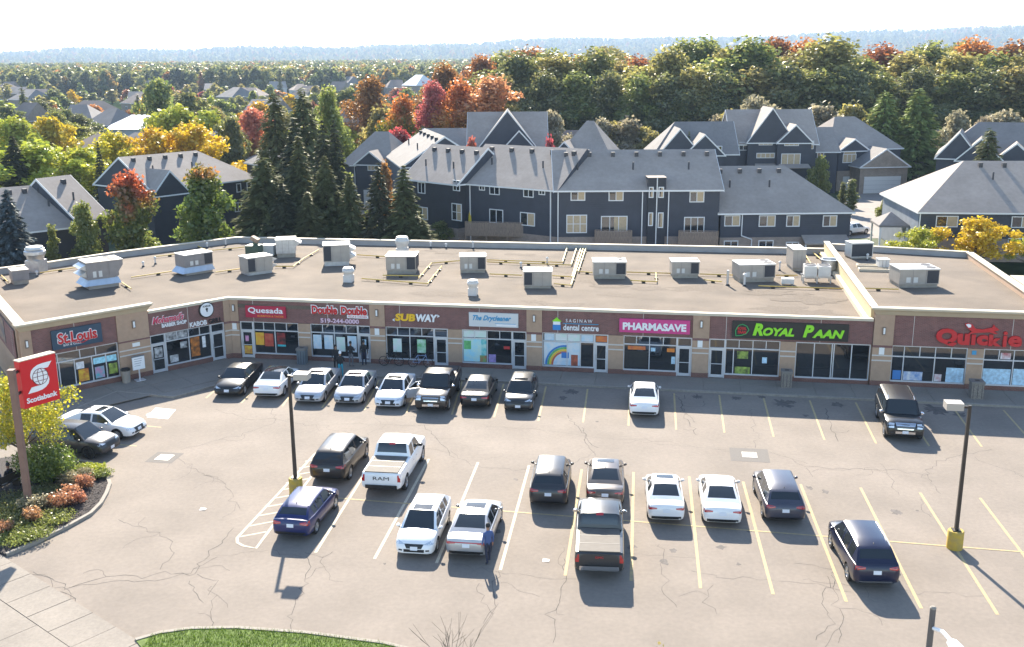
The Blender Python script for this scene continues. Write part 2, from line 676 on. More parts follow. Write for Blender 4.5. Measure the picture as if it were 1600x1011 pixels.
for pts, w in [([(30, 892), (80, 905), (110, 918), (165, 900), (225, 903), (255, 893), (300, 900), (330, 862), (365, 825)], .05),
               ([(110, 918), (150, 910), (210, 909), (250, 905), (300, 895), (340, 870)], .035),
               ([(188, 812), (240, 830), (275, 855), (270, 868), (250, 890)], .035), ([(40, 893), (70, 920), (105, 930), (125, 950)], .05), ([(50, 893), (90, 915), (112, 922), (110, 945)], .04),
               ([(290, 905), (300, 925), (318, 942)], .035), ([(325, 918), (331, 950), (328, 985)], .035), ([(310, 898), (335, 910), (325, 930)], .03),
               ([(340, 868), (420, 858), (470, 870)], .02), ([(482, 868), (478, 920), (462, 945), (452, 962), (455, 985)], .04), ([(482, 866), (505, 870), (520, 862)], .03), ([(500, 870), (503, 885), (478, 905)], .03),
               ([(285, 703), (340, 688), (400, 672), (430, 660)], .03), ([(320, 740), (355, 760), (375, 795)], .03), ([(265, 710), (300, 730), (340, 750)], .03),
               ([(335, 640), (390, 655), (430, 655), (480, 665), (560, 662), (640, 665), (700, 662)], .025), ([(660, 665), (685, 690), (710, 715)], .04), ([(425, 640), (428, 660)], .03),
               ([(700, 705), (735, 728), (800, 734), (880, 730), (920, 712), (930, 705)], .025), ([(885, 648), (910, 675), (920, 700), (930, 712)], .05), ([(905, 668), (918, 690), (935, 700)], .05),
               ([(880, 870), (883, 905), (878, 935), (862, 960), (864, 1005)], .04), ([(780, 895), (770, 920), (775, 950), (755, 975)], .03), ([(745, 910), (752, 940), (770, 960)], .03),
               ([(1060, 615), (1072, 650), (1088, 680)], .06), ([(1068, 618), (1066, 640), (1085, 660)], .05), ([(1032, 850), (1030, 880), (1040, 905), (1038, 930), (1058, 950)], .03),
               ([(1085, 890), (1130, 902), (1200, 905), (1260, 912), (1330, 925)], .025), ([(1110, 915), (1102, 940), (1120, 960)], .03), ([(1172, 640), (1185, 690), (1180, 700)], .03),
               ([(1200, 705), (1260, 728), (1300, 732), (1400, 735), (1445, 742), (1462, 725), (1480, 715), (1550, 702)], .035), ([(1262, 730), (1270, 745)], .03), ([(1450, 742), (1470, 772)], .03),
               ([(1385, 735), (1395, 760), (1405, 775)], .025), ([(1298, 900), (1288, 940), (1300, 965), (1275, 1000)], .04), ([(1302, 900), (1305, 945), (1320, 965), (1310, 1005)], .035),
               ([(1240, 880), (1300, 890)], .025), ([(1520, 715), (1600, 745)], .025), ([(1437, 780), (1440, 800), (1455, 808)], .03), ([(1290, 640), (1300, 670), (1310, 690)], .06),
               ([(1250, 905), (1400, 920), (1540, 931)], .02), ([(940, 860), (1000, 868), (1090, 872)], .02), ([(700, 880), (800, 898), (900, 905)], .02), ([(560, 640), (620, 650), (700, 655)], .02),
               ([(760, 665), (840, 672), (950, 685), (1050, 690)], .02), ([(1000, 690), (1100, 700), (1200, 712)], .02)]:
    crack(pts, w * .62, 0.10)

# dark oil spots under the bays: stains with a shape of their own
STAIN = mat('oil_stain', (0.105, 0.09, 0.08), 0.85, var=0.3, vscale=4)
for px, py, r in [(893, 612, .5), (880, 622, .3), (1090, 620, .35), (1150, 622, .3), (1222, 631, .6), (1235, 628, .3), (1310, 632, .4), (1462, 640, .7), (1400, 800, .25), (1500, 648, .4),
                  (1020, 608, .3), (1190, 620, .25)]:
    p = un(px, py)
    mb = MB()
    k0 = rng.uniform(0, 6)
    jt = [rng.uniform(.45, 1.25) for _ in range(28)]
    mb.sheet([(p.x + r * jt[k] * math.cos(k * .2244), p.y + 1.3 * r * jt[k] * math.sin(k * .2244)) for k in range(28)], 0.0028)
    mb.build('oil_stain', STAIN, lot)

# small drips in the bays
for k in range(22):
    px, py = rng.uniform(560, 1580), rng.choice([rng.uniform(735, 800), rng.uniform(820, 930), rng.uniform(610, 660)])
    p = un(px, py)
    r = rng.uniform(.06, .22)
    mb = MB()
    jt = [rng.uniform(.5, 1.3) for _ in range(12)]
    mb.sheet([(p.x + r * jt[i] * math.cos(i * .5236), p.y + r * 1.2 * jt[i] * math.sin(i * .5236)) for i in range(12)], 0.0026)
    mb.build('oil_stain', STAIN, lot)

# ---- catch basins
def drain(px, py, label, sq=1.1):
    p = un(px, py)
    t = thing('catch_basin', label, 'drain', (p.x, p.y, 0), math.radians(-9))
    mb = MB()
    mb.box(-sq, sq, -sq * .95, sq * .95, 0.002, 0.005)
    mb.build('repair_patch', PATCH, t)
    mb = MB()
    mb.wall([(-.36, -.36), (.36, -.36), (.36, .36), (-.36, .36)], .06, 0.004, 0.02, closed=True)
    mb.build('frame', mat('cast_iron', (0.33, 0.31, 0.29), 0.6, .4, var=.2, vscale=8), t)
    mb = MB()
    for k in range(6):
        mb.box(-.32, .32, -.31 + k * .105, -.24 + k * .105, 0.005, 0.016)
    mb.build('grate', mat('worn_iron', (0.34, 0.32, 0.30), 0.6, .2, var=.2, vscale=8), t)


drain(1171, 711, 'square iron storm drain in asphalt patch in the driving lane below Royal Paan', 1.0)
drain(257, 715, 'square iron storm drain in the lot near the planted island', .75)
for px, py, lab in [(317, 796, 'crumpled white paper scrap lying on open asphalt beside the hatched island'), (853, 876, 'white square of paper lying between two marked bays')]:
    p = un(px, py)
    mb = MB()
    mb.add([(p.x - .14, p.y - .1, .008), (p.x + .13, p.y - .12, .03), (p.x + .15, p.y + .1, .012), (p.x - .12, p.y + .12, .035), (p.x, p.y, .02)], [(0, 1, 4), (1, 2, 4), (2, 3, 4), (3, 0, 4)])
    tag(mb.build('paper_scrap', WHITE), lab, 'litter')

# ---- pavement in front of the shops, slab by slab
AZ = math.radians(99.6)
U2 = Vector((math.sin(AZ), math.cos(AZ)))          # along the main shop front, to the right
N2 = Vector((U2.y, -U2.x))                         # out of the front, towards the lot
A2 = un(388.6, 465.7, 4.46).xy - N2 * 0.15
W0 = un(30, 502, 5.2).xy
WC = un(352, 465.5, 4.46).xy
WU = (WC - W0).normalized()
WN = Vector((WU.y, -WU.x))
W0 = W0 - WN * 0.15

pave_base = MB()
kerb_px = [(120, 640), (183, 614), (272, 622), (330, 606), (420, 583), (773, 597.6), (1600, 637.5), (1720, 643.3)]
kerb_pts = [un(*p).xy for p in kerb_px]
end_front = A2 + U2 * 55
inner = [end_front - N2 * .6, A2 - U2 * 1.2 - N2 * .7, W0 + WU * 6 - WN * .9, W0 - WN * .9 - WU * 2.5]
pave_base.prism([tuple(p) for p in kerb_pts + inner], -0.05, 0.085)
shop_pave = struct(pave_base.build('shop_pavement', CONC))
mb = MB()
mb.wall([tuple(p) for p in kerb_pts], 0.16, -0.05, 0.13)
struct(mb.build('shop_kerb', KERB))
s = 1.2
while s < 55:
    w = 2.3
    a = A2 + U2 * s
    b = A2 + U2 * (s + w - 0.025)
    # outer edge follows the kerb line
    k1, k2 = Vector(kerb_pts[5]), Vector(kerb_pts[6])
    kd = (k2 - k1).normalized()
    def hit(p):
        kn = Vector((kd.y, -kd.x))
        return (k1 - p).dot(kn) / N2.dot(kn) - 0.10
    mid = 1.25
    for lo, hi in ((0.05, mid), (mid + .025, None)):
        pa = [a + N2 * lo, b + N2 * lo, b + N2 * (hi if hi else hit(b)), a + N2 * (hi if hi else hit(a))]
        q = MB()
        q.prism([tuple(p) for p in pa], 0.08, 0.112 + rng.uniform(-.004, .004))
        q.build('slab', CONC, shop_pave)
    s += w
# slabs before the angled wing
for i in range(6):
    for j in range(2):
        lo, hi = 0.05 + j * 2.1, 2.1 + j * 2.1
        a, b = W0 + WU * (i * 2.2 + .2), W0 + WU * (i * 2.2 + 2.37)
        if i >= 5 and j:
            continue
        q = MB()
        q.prism([tuple(p) for p in (a + WN * lo, b + WN * lo, b + WN * hi, a + WN * hi)], 0.08, 0.112 + rng.uniform(-.004, .004))
        q.build('slab', CONC, shop_pave)

# ---- street pavement at the near left corner
e1, e2 = un(0, 868).xy, un(225, 1008.8).xy
f1, f2 = un(0, 918.7).xy, un(139, 1009).xy
ed = (e2 - e1).normalized()
en = Vector((ed.y, -ed.x))
if en.y > 0:
    en = -en
mb = MB()
q0, q1 = e1 - ed * 8, e2 + ed * 8
mb.prism([tuple(q0), tuple(q1), tuple(q1 + en * 14), tuple(q0 + en * 14)], -0.03, 0.03)
street_pave = struct(mb.build('street_pavement', CONC))
mb = MB()
mb.box(-40, 30, -60, 12.5, -0.02, 0.02)
struct(mb.build('road', ASPHALT))
for row, (lo, hi, ln) in enumerate(((0.0, 1.75, 1.62), (1.78, 5.2, 3.3), (5.23, 8.6, 3.3), (8.63, 12, 3.3))):
    t = -7.0 + row * .6
    while t < (e2 - e1).length + 7:
        a, b = e1 + ed * t, e1 + ed * (t + ln - .03)
        q = MB()
        q.prism([tuple(p) for p in (a + en * lo, b + en * lo, b + en * hi, a + en * hi)], 0.02, 0.055 + rng.uniform(-.006, .006))
        q.build('slab', CONC, street_pave)
        t += ln

# ---- grass island at the near edge
gp = [un(*p).xy for p in [(212, 1003), (250, 992), (300, 985), (370, 984), (480, 992), (600, 1008)]]
gp = gp + [Vector((-2.0, 31.5)), Vector((1.0, 29.8))]
mb = MB()
mb.wall([tuple(p) for p in gp], 0.16, -0.05, 0.12)
struct(mb.build('grass_kerb', KERB))
gpoly = [tuple(p) for p in gp] + [(0, 26), (-9, 26), (-12.6, 31.6)]
mb = MB()
mb.prism(gpoly, -0.05, 0.09)
struct(mb.build('grass_island', LAWN))

# ---- planted island with the bank sign
ip = [un(*p).xy for p in [(10, 869), (19.6, 865.6), (53, 851), (107, 824.6), (142, 805), (158, 789), (167, 773), (172, 758.7), (167, 743), (155, 732), (139, 725), (107, 720), (40, 712)]]
mb = MB()
mb.wall([tuple(p) for p in ip], 0.17, -0.05, 0.15)
struct(mb.build('island_kerb', KERB))
ipoly = [tuple(p) for p in ip] + [(-27.2, 50.5), (-25.6, 45.5), (-24.0, 41.0)]
mb = MB()
mb.prism(ipoly, -0.05, 0.10)
struct(mb.build('planted_island', MULCH))
# paved walk on the far side of the island
mb = MB()
mb.prism([(-27.3, 50.6), (-25.7, 45.5), (-24.1, 41), (-22, 39.4), (-36, 34), (-40, 52)], -0.03, 0.06)
struct(mb.build('bank_forecourt', mat('sandy_paving', (0.30, 0.23, 0.17), 0.9, var=.1, vscale=5)))
# ================================================================== THE SHOP BUILDING
STUCCO = mat('tan_stucco', (0.42, 0.285, 0.195), 0.92, var=0.06, vscale=4, bump=0.2, bscale=60, var2=.06, v2scale=.4)
CREAM = mat('cream_coping', (0.56, 0.49, 0.37), 0.7, var=0.05, vscale=2)
CORNICE = mat('cornice_stucco', (0.50, 0.40, 0.27), 0.9, var=0.05, vscale=2)
BRICK = brick_mat('dark_red_brick', (0.225, 0.095, 0.08), (0.17, 0.072, 0.063), (0.22, 0.165, 0.15))
BRICKBASE = brick_mat('base_brick', (0.20, 0.085, 0.06), (0.15, 0.06, 0.045), (0.2, 0.15, 0.13))
BANDW = mat('pale_stone_band', (0.58, 0.54, 0.49), 0.8)
GRAVEL = mat('roof_gravel', (0.15, 0.117, 0.087), 0.95, var=0.18, vscale=20, bump=0.7, bscale=45, var2=0.22, v2scale=0.35, detail=6)
GRAVELD = mat('roof_gravel_stained', (0.13, 0.10, 0.073), 0.95, var=0.2, vscale=6, bump=0.7, bscale=45)
FLASH = mat('grey_flashing', (0.36, 0.35, 0.34), 0.6, .2, var=.08, vscale=1)
ROOFZ = 4.0

RZ = math.atan2(U2.y, U2.x)
WRZ = math.atan2(WU.y, WU.x)
mall = thing('strip_mall', 'long low brick and tan strip mall with flat gravel roof', 'shop building', (A2.x, A2.y, 0), RZ)
MI = (Matrix.Translation((A2.x, A2.y, 0)) @ Matrix.Rotation(RZ, 4, 'Z')).inverted()
WT = MI @ Matrix.Translation((W0.x, W0.y, 0)) @ Matrix.Rotation(WRZ, 4, 'Z')     # wing frame -> building frame
IDT = Matrix.Identity(4)


def loc2(p):
    q = MI @ Vector((p[0], p[1], 0))
    return (q.x, q.y)


def fpos(s, y, z, wing=False):
    if wing:
        b, u, n = W0, WU, WN
    else:
        b, u, n = A2, U2, N2
    p = b + u * s - n * y
    return (p.x, p.y, z)


def part(name, boxes, m, T=IDT, parent=None, smooth=None):
    q = MB()
    for b in boxes:
        q.box(*b, T=T)
    return q.build(name, m, parent or mall, smooth)


def window(s0, s1, z0, z1, mull=(), transom=None, tmull=(), T=IDT, sillz=None):
    fr = .055
    bx = [(s0, s1, .04, .15, z0, z0 + .09), (s0, s1, .05, .15, z1 - fr, z1), (s0, s0 + fr, .05, .15, z0 + .09, z1 - fr), (s1 - fr, s1, .05, .15, z0 + .09, z1 - fr)]
    top = z1 - fr
    if transom:
        bx.append((s0 + fr, s1 - fr, .05, .15, transom - .035, transom + .035))
        top = transom - .035
        for t in tmull:
            bx.append((t - .025, t + .025, .055, .15, transom + .035, z1 - fr))
    edges = [s0 + fr] + list(mull) + [s1 - fr]
    for t in mull:
        bx.append((t - .03, t + .03, .055, .15, z0 + .09, top))
    w = part('window', bx, ALU, T)
    for a, b in zip(edges[:-1], edges[1:]):
        part('pane', [(a + .03, b - .03, .115, .13, z0 + .09, top)], GLASS, T, w)
    if transom:
        e2 = [s0 + fr] + list(tmull) + [s1 - fr]
        for a, b in zip(e2[:-1], e2[1:]):
            part('pane', [(a + .025, b - .025, .117, .13, transom + .035, z1 - fr)], GLASS, T, w)
    return w


def shop_door(s0, s1, z1, transom, T=IDT):
    fr = .07
    bx = [(s0, s0 + fr, .03, .15, .11, z1), (s1 - fr, s1, .03, .15, .11, z1), (s0 + fr, s1 - fr, .03, .15, z1 - fr, z1), (s0 + fr, s1 - fr, .03, .15, transom - .05, transom + .05)]
    d = part('door', bx, ALU, T)
    part('pane', [(s0 + fr, s1 - fr, .11, .125, transom + .05, z1 - fr)], GLASS, T, d)
    part('leaf_frame', [(s0 + fr + .01, s0 + fr + .1, .055, .10, .13, transom - .05), (s1 - fr - .1, s1 - fr - .01, .055, .10, .13, transom - .05),
                        (s0 + fr + .1, s1 - fr - .1, .055, .10, .13, .32), (s0 + fr + .1, s1 - fr - .1, .055, .10, transom - .15, transom - .05),
                        (s0 + fr + .1, s1 - fr - .1, .06, .10, 1.02, 1.06)], ALU, T, d)
    part('pane', [(s0 + fr + .1, s1 - fr - .1, .085, .095, .32, 1.02), (s0 + fr + .1, s1 - fr - .1, .085, .095, 1.06, transom - .15)], GLASS, T, d)
    part('handle', [(s0 + fr + .03, s0 + fr + .07, .0, .05, .95, 1.35)], STEEL, T, d)
    return d


def pier(s0, s1, T=IDT, z1=2.72):
    part('pier', [(s0, s1, .0, .16, .42, z1)], STUCCO, T)
    part('base_course', [(s0, s1, -.03, .16, .05, .417)], BRICKBASE, T)
    part('stone_band', [(s0, s1, -.04, -.001, 2.05, 2.13)], BANDW, T)
    part('stone_band', [(s0, s1, -.04, -.001, 1.72, 1.80)], BANDW, T)


def pillar(s0, s1, top, T=IDT, proud=.07, light=True):
    part('pillar', [(s0, s1, -proud, .155, .42, top)], STUCCO, T)
    part('base_course', [(s0 - .02, s1 + .02, -proud - .03, .15, .05, .417)], BRICKBASE, T)
    part('brick_band', [(s0 - .01, s1 + .01, -proud - .02, .15, 2.60, 2.75)], BRICK, T)
    part('stone_band', [(s0 - .01, s1 + .01, -proud - .03, -proud - .001, 2.05, 2.13)], BANDW, T)
    part('stone_band', [(s0 - .01, s1 + .01, -proud - .03, -proud - .001, 1.72, 1.80)], BANDW, T)
    if light:
        c = (s0 + s1) / 2
        lt = part('wall_light', [(c - .09, c + .09, -proud - .10, -proud - .001, 3.45, 3.95)], mat('bronze_light', (.2, .16, .13), .5, .3), T)
        part('light_cover', [(c - .055, c + .055, -proud - .125, -proud - .101, 3.52, 3.90)], WHITE, T, lt)
        part('notice_panel', [(c - .2, c + .12, -proud - .02, -proud - .003, 1.95 + .2, 2.62)], WHITE, T)


# core walls (stand behind the piers, panels and glazing)
part('wall', [(-1.55, 41.5, .16, .42, 0, 4.28)], STUCCO)
part('wall', [(41.5, 52.6, .162, .42, 0, 4.9)], STUCCO)
part('wall', [(0, 7.95, .16, .42, 0, 4.9)], STUCCO, WT)
part('wall', [(7.95, 13.5, .162, .42, 0, 4.28)], STUCCO, WT)

# main front, unit by unit (metres along the front)
pillar(-1.5, -.9, 4.27)
pillar(8.6, 9.66, 4.27)
pillar(19.42, 20.46, 4.27)
pillar(30.32, 31.38, 4.27)
BANDS = [(-.9, 8.6), (9.66, 19.42), (20.46, 30.32), (31.38, 41.5)]
for a, b in BANDS:
    part('brick_panel', [(a + .005, b - .005, .0, .159, 2.745, 4.27)], BRICK)
    for t in ((a + 1.05, b - 3.2) if b - a > 9.6 else (a + 1.1, b - 3.0)):
        part('control_joint', [(t - .015, t + .015, -.012, -.001, 2.76, 4.26)], BANDW)
shop_door(-.86, .09, 2.74, 2.10)
window(.09, 3.4, .42, 2.74, (1.66,), 2.13, (.85, 1.66, 2.53))
pier(3.4, 4.28)
window(4.28, 7.68, .38, 2.74, (5.98,), 2.13, (5.15, 5.98, 6.85))
shop_door(7.68, 8.59, 2.74, 2.13)
window(9.67, 13.06, .42, 2.74, (11.35,), 2.13, (10.5, 11.35, 12.2))
shop_door(13.06, 14.03, 2.74, 2.1)
pier(14.03, 15.0)
window(15.0, 18.43, .38, 2.74, (16.72,), 2.13, (15.86, 16.72, 17.58))
shop_door(18.43, 19.41, 2.74, 2.12)
window(20.47, 23.94, .38, 2.74, (22.13, 23.02), 2.15, (21.3, 22.13, 23.02))
shop_door(23.94, 24.86, 2.74, 2.12)
pier(24.86, 25.86)
window(25.86, 29.34, .36, 2.74, (27.56,), 2.15, (26.7, 27.56, 28.45))
shop_door(29.34, 30.31, 2.74, 2.12)
shop_door(31.39, 32.43, 2.74, 2.10)
window(32.43, 35.88, .34, 2.74, (32.97, 34.17), 2.13, (33.3, 34.17, 35.0))
pier(35.88, 36.85)
window(36.85, 41.43, .34, 2.72, (38.0, 39.1, 39.22, 40.3))
for a, b in [(.09, 3.4), (4.28, 7.68), (9.67, 13.06), (15, 18.43), (20.47, 23.94), (25.86, 29.34), (32.43, 35.88), (36.85, 41.43)]:
    part('base_course', [(a + .005, b - .005, .0, .158, .05, .335 if a > 30 else .355)], BRICKBASE)
# end unit, taller
pillar(41.52, 42.72, 4.72, proud=.12)
part('brick_panel', [(42.73, 52.5, .0, .159, 2.745, 4.72)], BRICK)
for t in (43.9, 49.7):
    part('control_joint', [(t - .015, t + .015, -.012, -.001, 2.76, 4.7)], BANDW)
window(42.73, 47.24, .36, 2.74, (43.48, 45.35), 2.02, (43.48, 44.42, 45.35, 46.3))
pier(47.24, 48.19)
window(48.19, 52.5, .36, 2.74, (49.98, 51.2), 2.02, (49.1, 49.98, 51.2))
for a, b in [(42.73, 47.24), (48.19, 52.5)]:
    part('base_course', [(a + .005, b - .005, .0, .158, .05, .355)], BRICKBASE)

# angled wing
pillar(13.38, 13.95, 4.27, WT, light=False)
part('brick_panel', [(8.0, 13.38, .0, .159, 2.745, 4.27)], BRICK, WT)
part('control_joint', [(10.75, 10.78, -.012, -.001, 2.76, 4.26)], BANDW, WT)
shop_door(8.0, 9.06, 2.74, 2.10, WT)
window(9.06, 12.36, .42, 2.74, (10.73,), 2.13, (9.9, 10.73, 11.55), WT)
shop_door(12.36, 13.37, 2.74, 2.12, WT)
part('base_course', [(9.065, 12.355, .0, .158, .05, .41)], BRICKBASE, WT)
part('brick_panel', [(.62, 5.85, .0, .159, 2.745, 4.50)], BRICK, WT)
part('control_joint', [(3.2, 3.23, -.012, -.001, 2.76, 4.48)], BANDW, WT)
pillar(-.05, .60, 4.50, WT, proud=.06)
part('pillar', [(5.86, 7.97, -.09, .155, .42, 4.50)], STUCCO, WT)
part('base_course', [(5.86, 7.97, -.12, .15, .05, .417)], BRICKBASE, WT)
part('brick_band', [(5.86, 7.98, -.11, .15, 2.62, 2.72)], BRICK, WT)
part('stone_band', [(5.86, 7.975, -.12, -.091, 2.05, 2.13)], BANDW, WT)
part('stone_band', [(5.86, 7.975, -.12, -.091, 1.72, 1.80)], BANDW, WT)
lt = part('wall_light', [(6.85, 7.05, -.2, -.091, 3.5, 4.0)], mat('bronze_light', (.2, .16, .13)), WT)
part('light_cover', [(6.89, 7.01, -.22, -.201, 3.56, 3.95)], WHITE, WT, lt)
part('notice_panel', [(6.75, 7.25, -.11, -.093, 2.25, 2.5)], WHITE, WT)
window(.62, 5.84, .42, 2.74, (1.9, 2.05, 3.0, 4.1, 5.0), 2.13, (2.0, 3.4, 4.4), WT)
part('base_course', [(.625, 5.835, .0, .158, .05, .41)], BRICKBASE, WT)

# copings and cornices along the front
part('coping', [(-1.75, 41.45, -.13, .24, 4.28, 4.45)], CREAM)
part('coping', [(8.02, 13.95, -.125, .24, 4.282, 4.452)], CREAM, WT)


def cornice(x0, x1, z0, T, prof=((-.10, 0), (-.16, .10), (-.24, .24), (-.36, .36), (-.36, .42))):
    q = MB()
    n = len(prof)
    vs = []
    for x in (x0, x1):
        e = -1 if x == x0 else 1
        for y, z in prof:
            vs.append(T @ Vector((x + e * (-y - .06), y, z0 + z)))
        vs.append(T @ Vector((x + e * .30, .44, z0 + prof[-1][1])))
        vs.append(T @ Vector((x + e * .04, .44, z0)))
    k = n + 2
    fs = [(i, i + k, (i + 1) % k + k, (i + 1) % k) for i in range(k)]
    fs += [tuple(range(k)), tuple(range(k, 2 * k))[::-1]]
    q.add(vs, fs)
    q.build('cornice', CORNICE, mall)
    part('coping', [(x0 - .36, x1 + .36, -.39, .10, z0 + .42, z0 + .51)], CREAM, T)


cornice(41.62, 52.6, 4.72, IDT)
cornice(.02, 7.9, 4.50, WT)

# roofs
B1 = un(1290, 388.5, 4.5).xy
B2 = un(370, 370.6, 4.5).xy
B3 = un(180, 394, 4.5).xy
B4 = un(72, 410, 4.5).xy
B6 = Vector((-42.4, 78.7))
Dq = A2 + U2 * 41.5
BQ = un(1514, 394, 4.9).xy
Q1 = A2 + U2 * 52.6
low = [W0 - WN * .3, WC - WN * .45 + U2 * .2, Dq - N2 * .3, B1, B2, B3, B4, B6]
q = MB()
q.prism([loc2(p) for p in low], 3.75, ROOFZ)
q.build('roof', GRAVEL, mall)
q = MB()
q.prism([loc2(p) for p in (Dq - N2 * .3 + U2 * .1, Q1 - N2 * .3, BQ, B1 + U2 * .15)], 4.2, 4.45)
q.build('roof', GRAVEL, mall)


srng = random.Random(9)
for k in range(30):
    a_, b_ = srng.uniform(-1, 40), srng.uniform(1.5, 22)
    rr = srng.uniform(.5, 1.7)
    jt = [srng.uniform(.5, 1.2) for _ in range(18)]
    q = MB()
    q.sheet([(a_ + rr * 1.8 * jt[i] * math.cos(i * .349), b_ + rr * jt[i] * math.sin(i * .349)) for i in range(18)], ROOFZ + .003 + .0004 * k)
    q.build('ponding_stain', GRAVELD, mall)


def parapet(pts, z0, z1, w=.3, cap=CREAM, capw=.42, inner=FLASH):
    q = MB()
    q.wall([loc2(p) for p in pts], w, z0, z1)
    o = q.build('parapet', inner, mall)
    q = MB()
    q.wall([loc2(p) for p in pts], capw, z1 + .001, z1 + .07)
    q.build('cap', cap, o)
    q = MB()
    return o


parapet([B1 + U2 * .2, B2, B3, B4, B6], 0, 4.46)
parapet([B6 + Vector((.1, -.15)), W0 - WN * .25 + WU * .1], 0, 4.9, .5, CREAM, .62, STUCCO)
parapet([B1 + N2 * .2, Dq - N2 * .35], 3.8, 5.12, .34, CREAM, .46, mat('divider_stucco', (.52, .42, .25), .9, var=.05))
q = MB()
q.wall([loc2(B1 + N2 * .2 - U2 * .34), loc2(Dq - N2 * .35 - U2 * .34)], .3, ROOFZ - .1, 4.3)
q.build('counter_flashing', CREAM, mall)
parapet([B1 + U2 * .5, BQ], 0, 4.88)
parapet([BQ + N2 * .22, Q1 - N2 * .45], 0, 4.88, .4, CREAM, .55, STUCCO)

# side wall of the wing facing the street: mural-like sign board and timber beams of the patio
dS = (B6 - W0).normalized()
ST = MI @ Matrix.Translation((W0.x, W0.y, 0)) @ Matrix.Rotation(math.atan2(-dS.y, -dS.x), 4, 'Z')
part('side_sign', [(-9.5, -4.2, -.33, -.26, 2.9, 4.4)], mat('mural_blue', (.03, .05, .09), .6, var=.6, vscale=1.2, col2=(.35, .22, .12)), ST)
part('brick_panel', [(-22, -.6, -.30, -.255, 2.6, 4.5)], BRICK, ST)

# ---- posters and displays on the glass: (wing?, s0, s1, z0, z1, colour)
PC = {'yellow': (.75, .5, .04), 'red': (.42, .03, .03), 'teal': (.05, .45, .48), 'cyan': (.35, .68, .78), 'orange': (.7, .22, .03), 'white': (.7, .7, .7), 'green': (.12, .4, .14), 'pale': (.55, .72, .62),
      'pink': (.55, .25, .4), 'blue': (.05, .2, .5), 'purple': (.3, .22, .45), 'black': (.02, .02, .02), 'sky': (.42, .6, .72), 'lime': (.45, .6, .1), 'brick': (.5, .12, .06)}


def poster(s0, s1, z0, z1, c, T=IDT, y=.10, c2=None):
    m = mat('poster_' + c + ('_' + c2 if c2 else ''), PC[c], .6, var=.9 if c2 else .25, vscale=3.2 if c2 else 6, col2=PC[c2] if c2 else None)
    return part('poster', [(s0, s1, y - .004, y, z0, z1)], m, T)


poster(.2, .82, 1.05, 1.95, 'yellow', c2='orange'); poster(.86, 1.5, .98, 1.9, 'red', c2='brick'); poster(1.78, 2.4, 1.15, 1.98, 'black', c2='red'); poster(1.78, 2.4, 1.0, 1.13, 'teal')
poster(-.66, -.1, .4, .98, 'yellow', y=.06, c2='brick'); poster(-.55, -.3, 1.3, 1.7, 'pink', y=.06)
poster(4.42, 5.02, .95, 1.95, 'sky', c2='white'); poster(5.22, 5.85, .95, 1.95, 'white', c2='sky'); poster(6.1, 6.72, .82, 1.85, 'pale', c2='white'); poster(6.9, 7.55, .8, 1.95, 'sky', c2='white')
poster(7.98, 8.25, 1.3, 1.75, 'sky', y=.06); poster(8.1, 8.4, .4, 1.0, 'white', y=.06)
poster(10.15, 10.75, .95, 1.9, 'pale', c2='white'); poster(11.85, 12.45, .95, 1.9, 'pale', c2='green')
poster(15.08, 16.3, .5, 2.08, 'cyan', c2='pale'); poster(15.12, 15.6, 1.35, 1.95, 'green', y=.095); poster(16.3, 16.66, .5, 2.08, 'teal', c2='pale'); poster(16.2, 16.66, .5, .95, 'green', y=.095, c2='brick')
poster(16.8, 17.3, .5, 1.05, 'purple'); poster(17.85, 18.25, 1.45, 1.65, 'red'); poster(15.08, 16.66, 2.2, 2.66, 'pale', c2='white')
poster(20.56, 22.98, .5, 2.09, 'white', c2='sky')
for k, c in enumerate(('blue', 'green', 'yellow', 'brick')):     # rainbow arcs on the window film
    q = MB()
    r = 1.22 - .13 * k
    pts = [(22.0 - r * 1.05 * math.cos(t), .52 + r * 1.08 * math.sin(t)) for t in [.0 + i * .13 for i in range(14)]]
    for (x0, z0), (x1, z1) in zip(pts[:-1], pts[1:]):
        dx, dz = x1 - x0, z1 - z0
        ln = math.hypot(dx, dz)
        ox, oz = -dz / ln * .065, dx / ln * .065
        q.add([(x0 - ox, .09, z0 - oz), (x0 + ox, .09, z0 + oz), (x1 + ox, .09, z1 + oz), (x1 - ox, .09, z1 - oz)], [(0, 1, 2, 3)])
    q.build('rainbow_band', mat('poster_' + c, PC[c], .6), mall)
poster(21.75, 22.25, 1.0, 1.4, 'blue', y=.09); poster(22.4, 22.85, .5, 1.25, 'black', y=.09, c2='brick')
poster(20.6, 21.26, 2.2, 2.66, 'sky', c2='white'); poster(21.34, 22.1, 2.2, 2.66, 'white', c2='pale'); poster(22.17, 22.98, 2.2, 2.66, 'white', c2='pale'); poster(23.06, 23.86, 2.2, 2.66, 'white', c2='sky')
poster(24.05, 24.78, 2.22, 2.6, 'brick', y=.10, c2='orange')
poster(26.15, 27.3, 1.78, 2.02, 'brick', y=.1, c2='orange'); poster(25.95, 27.45, .55, 1.7, 'black'); poster(28.7, 29.2, 1.7, 1.95, 'orange'); poster(29.0, 29.25, .9, 1.4, 'sky'); poster(27.65, 27.95, 1.7, 1.95, 'sky')
poster(33.1, 34.05, .4, .9, 'black', y=.1, c2='lime'); poster(34.8, 35.1, 1.2, 1.6, 'sky'); poster(33.2, 33.9, 1.45, 1.95, 'lime', y=.1, c2='black')
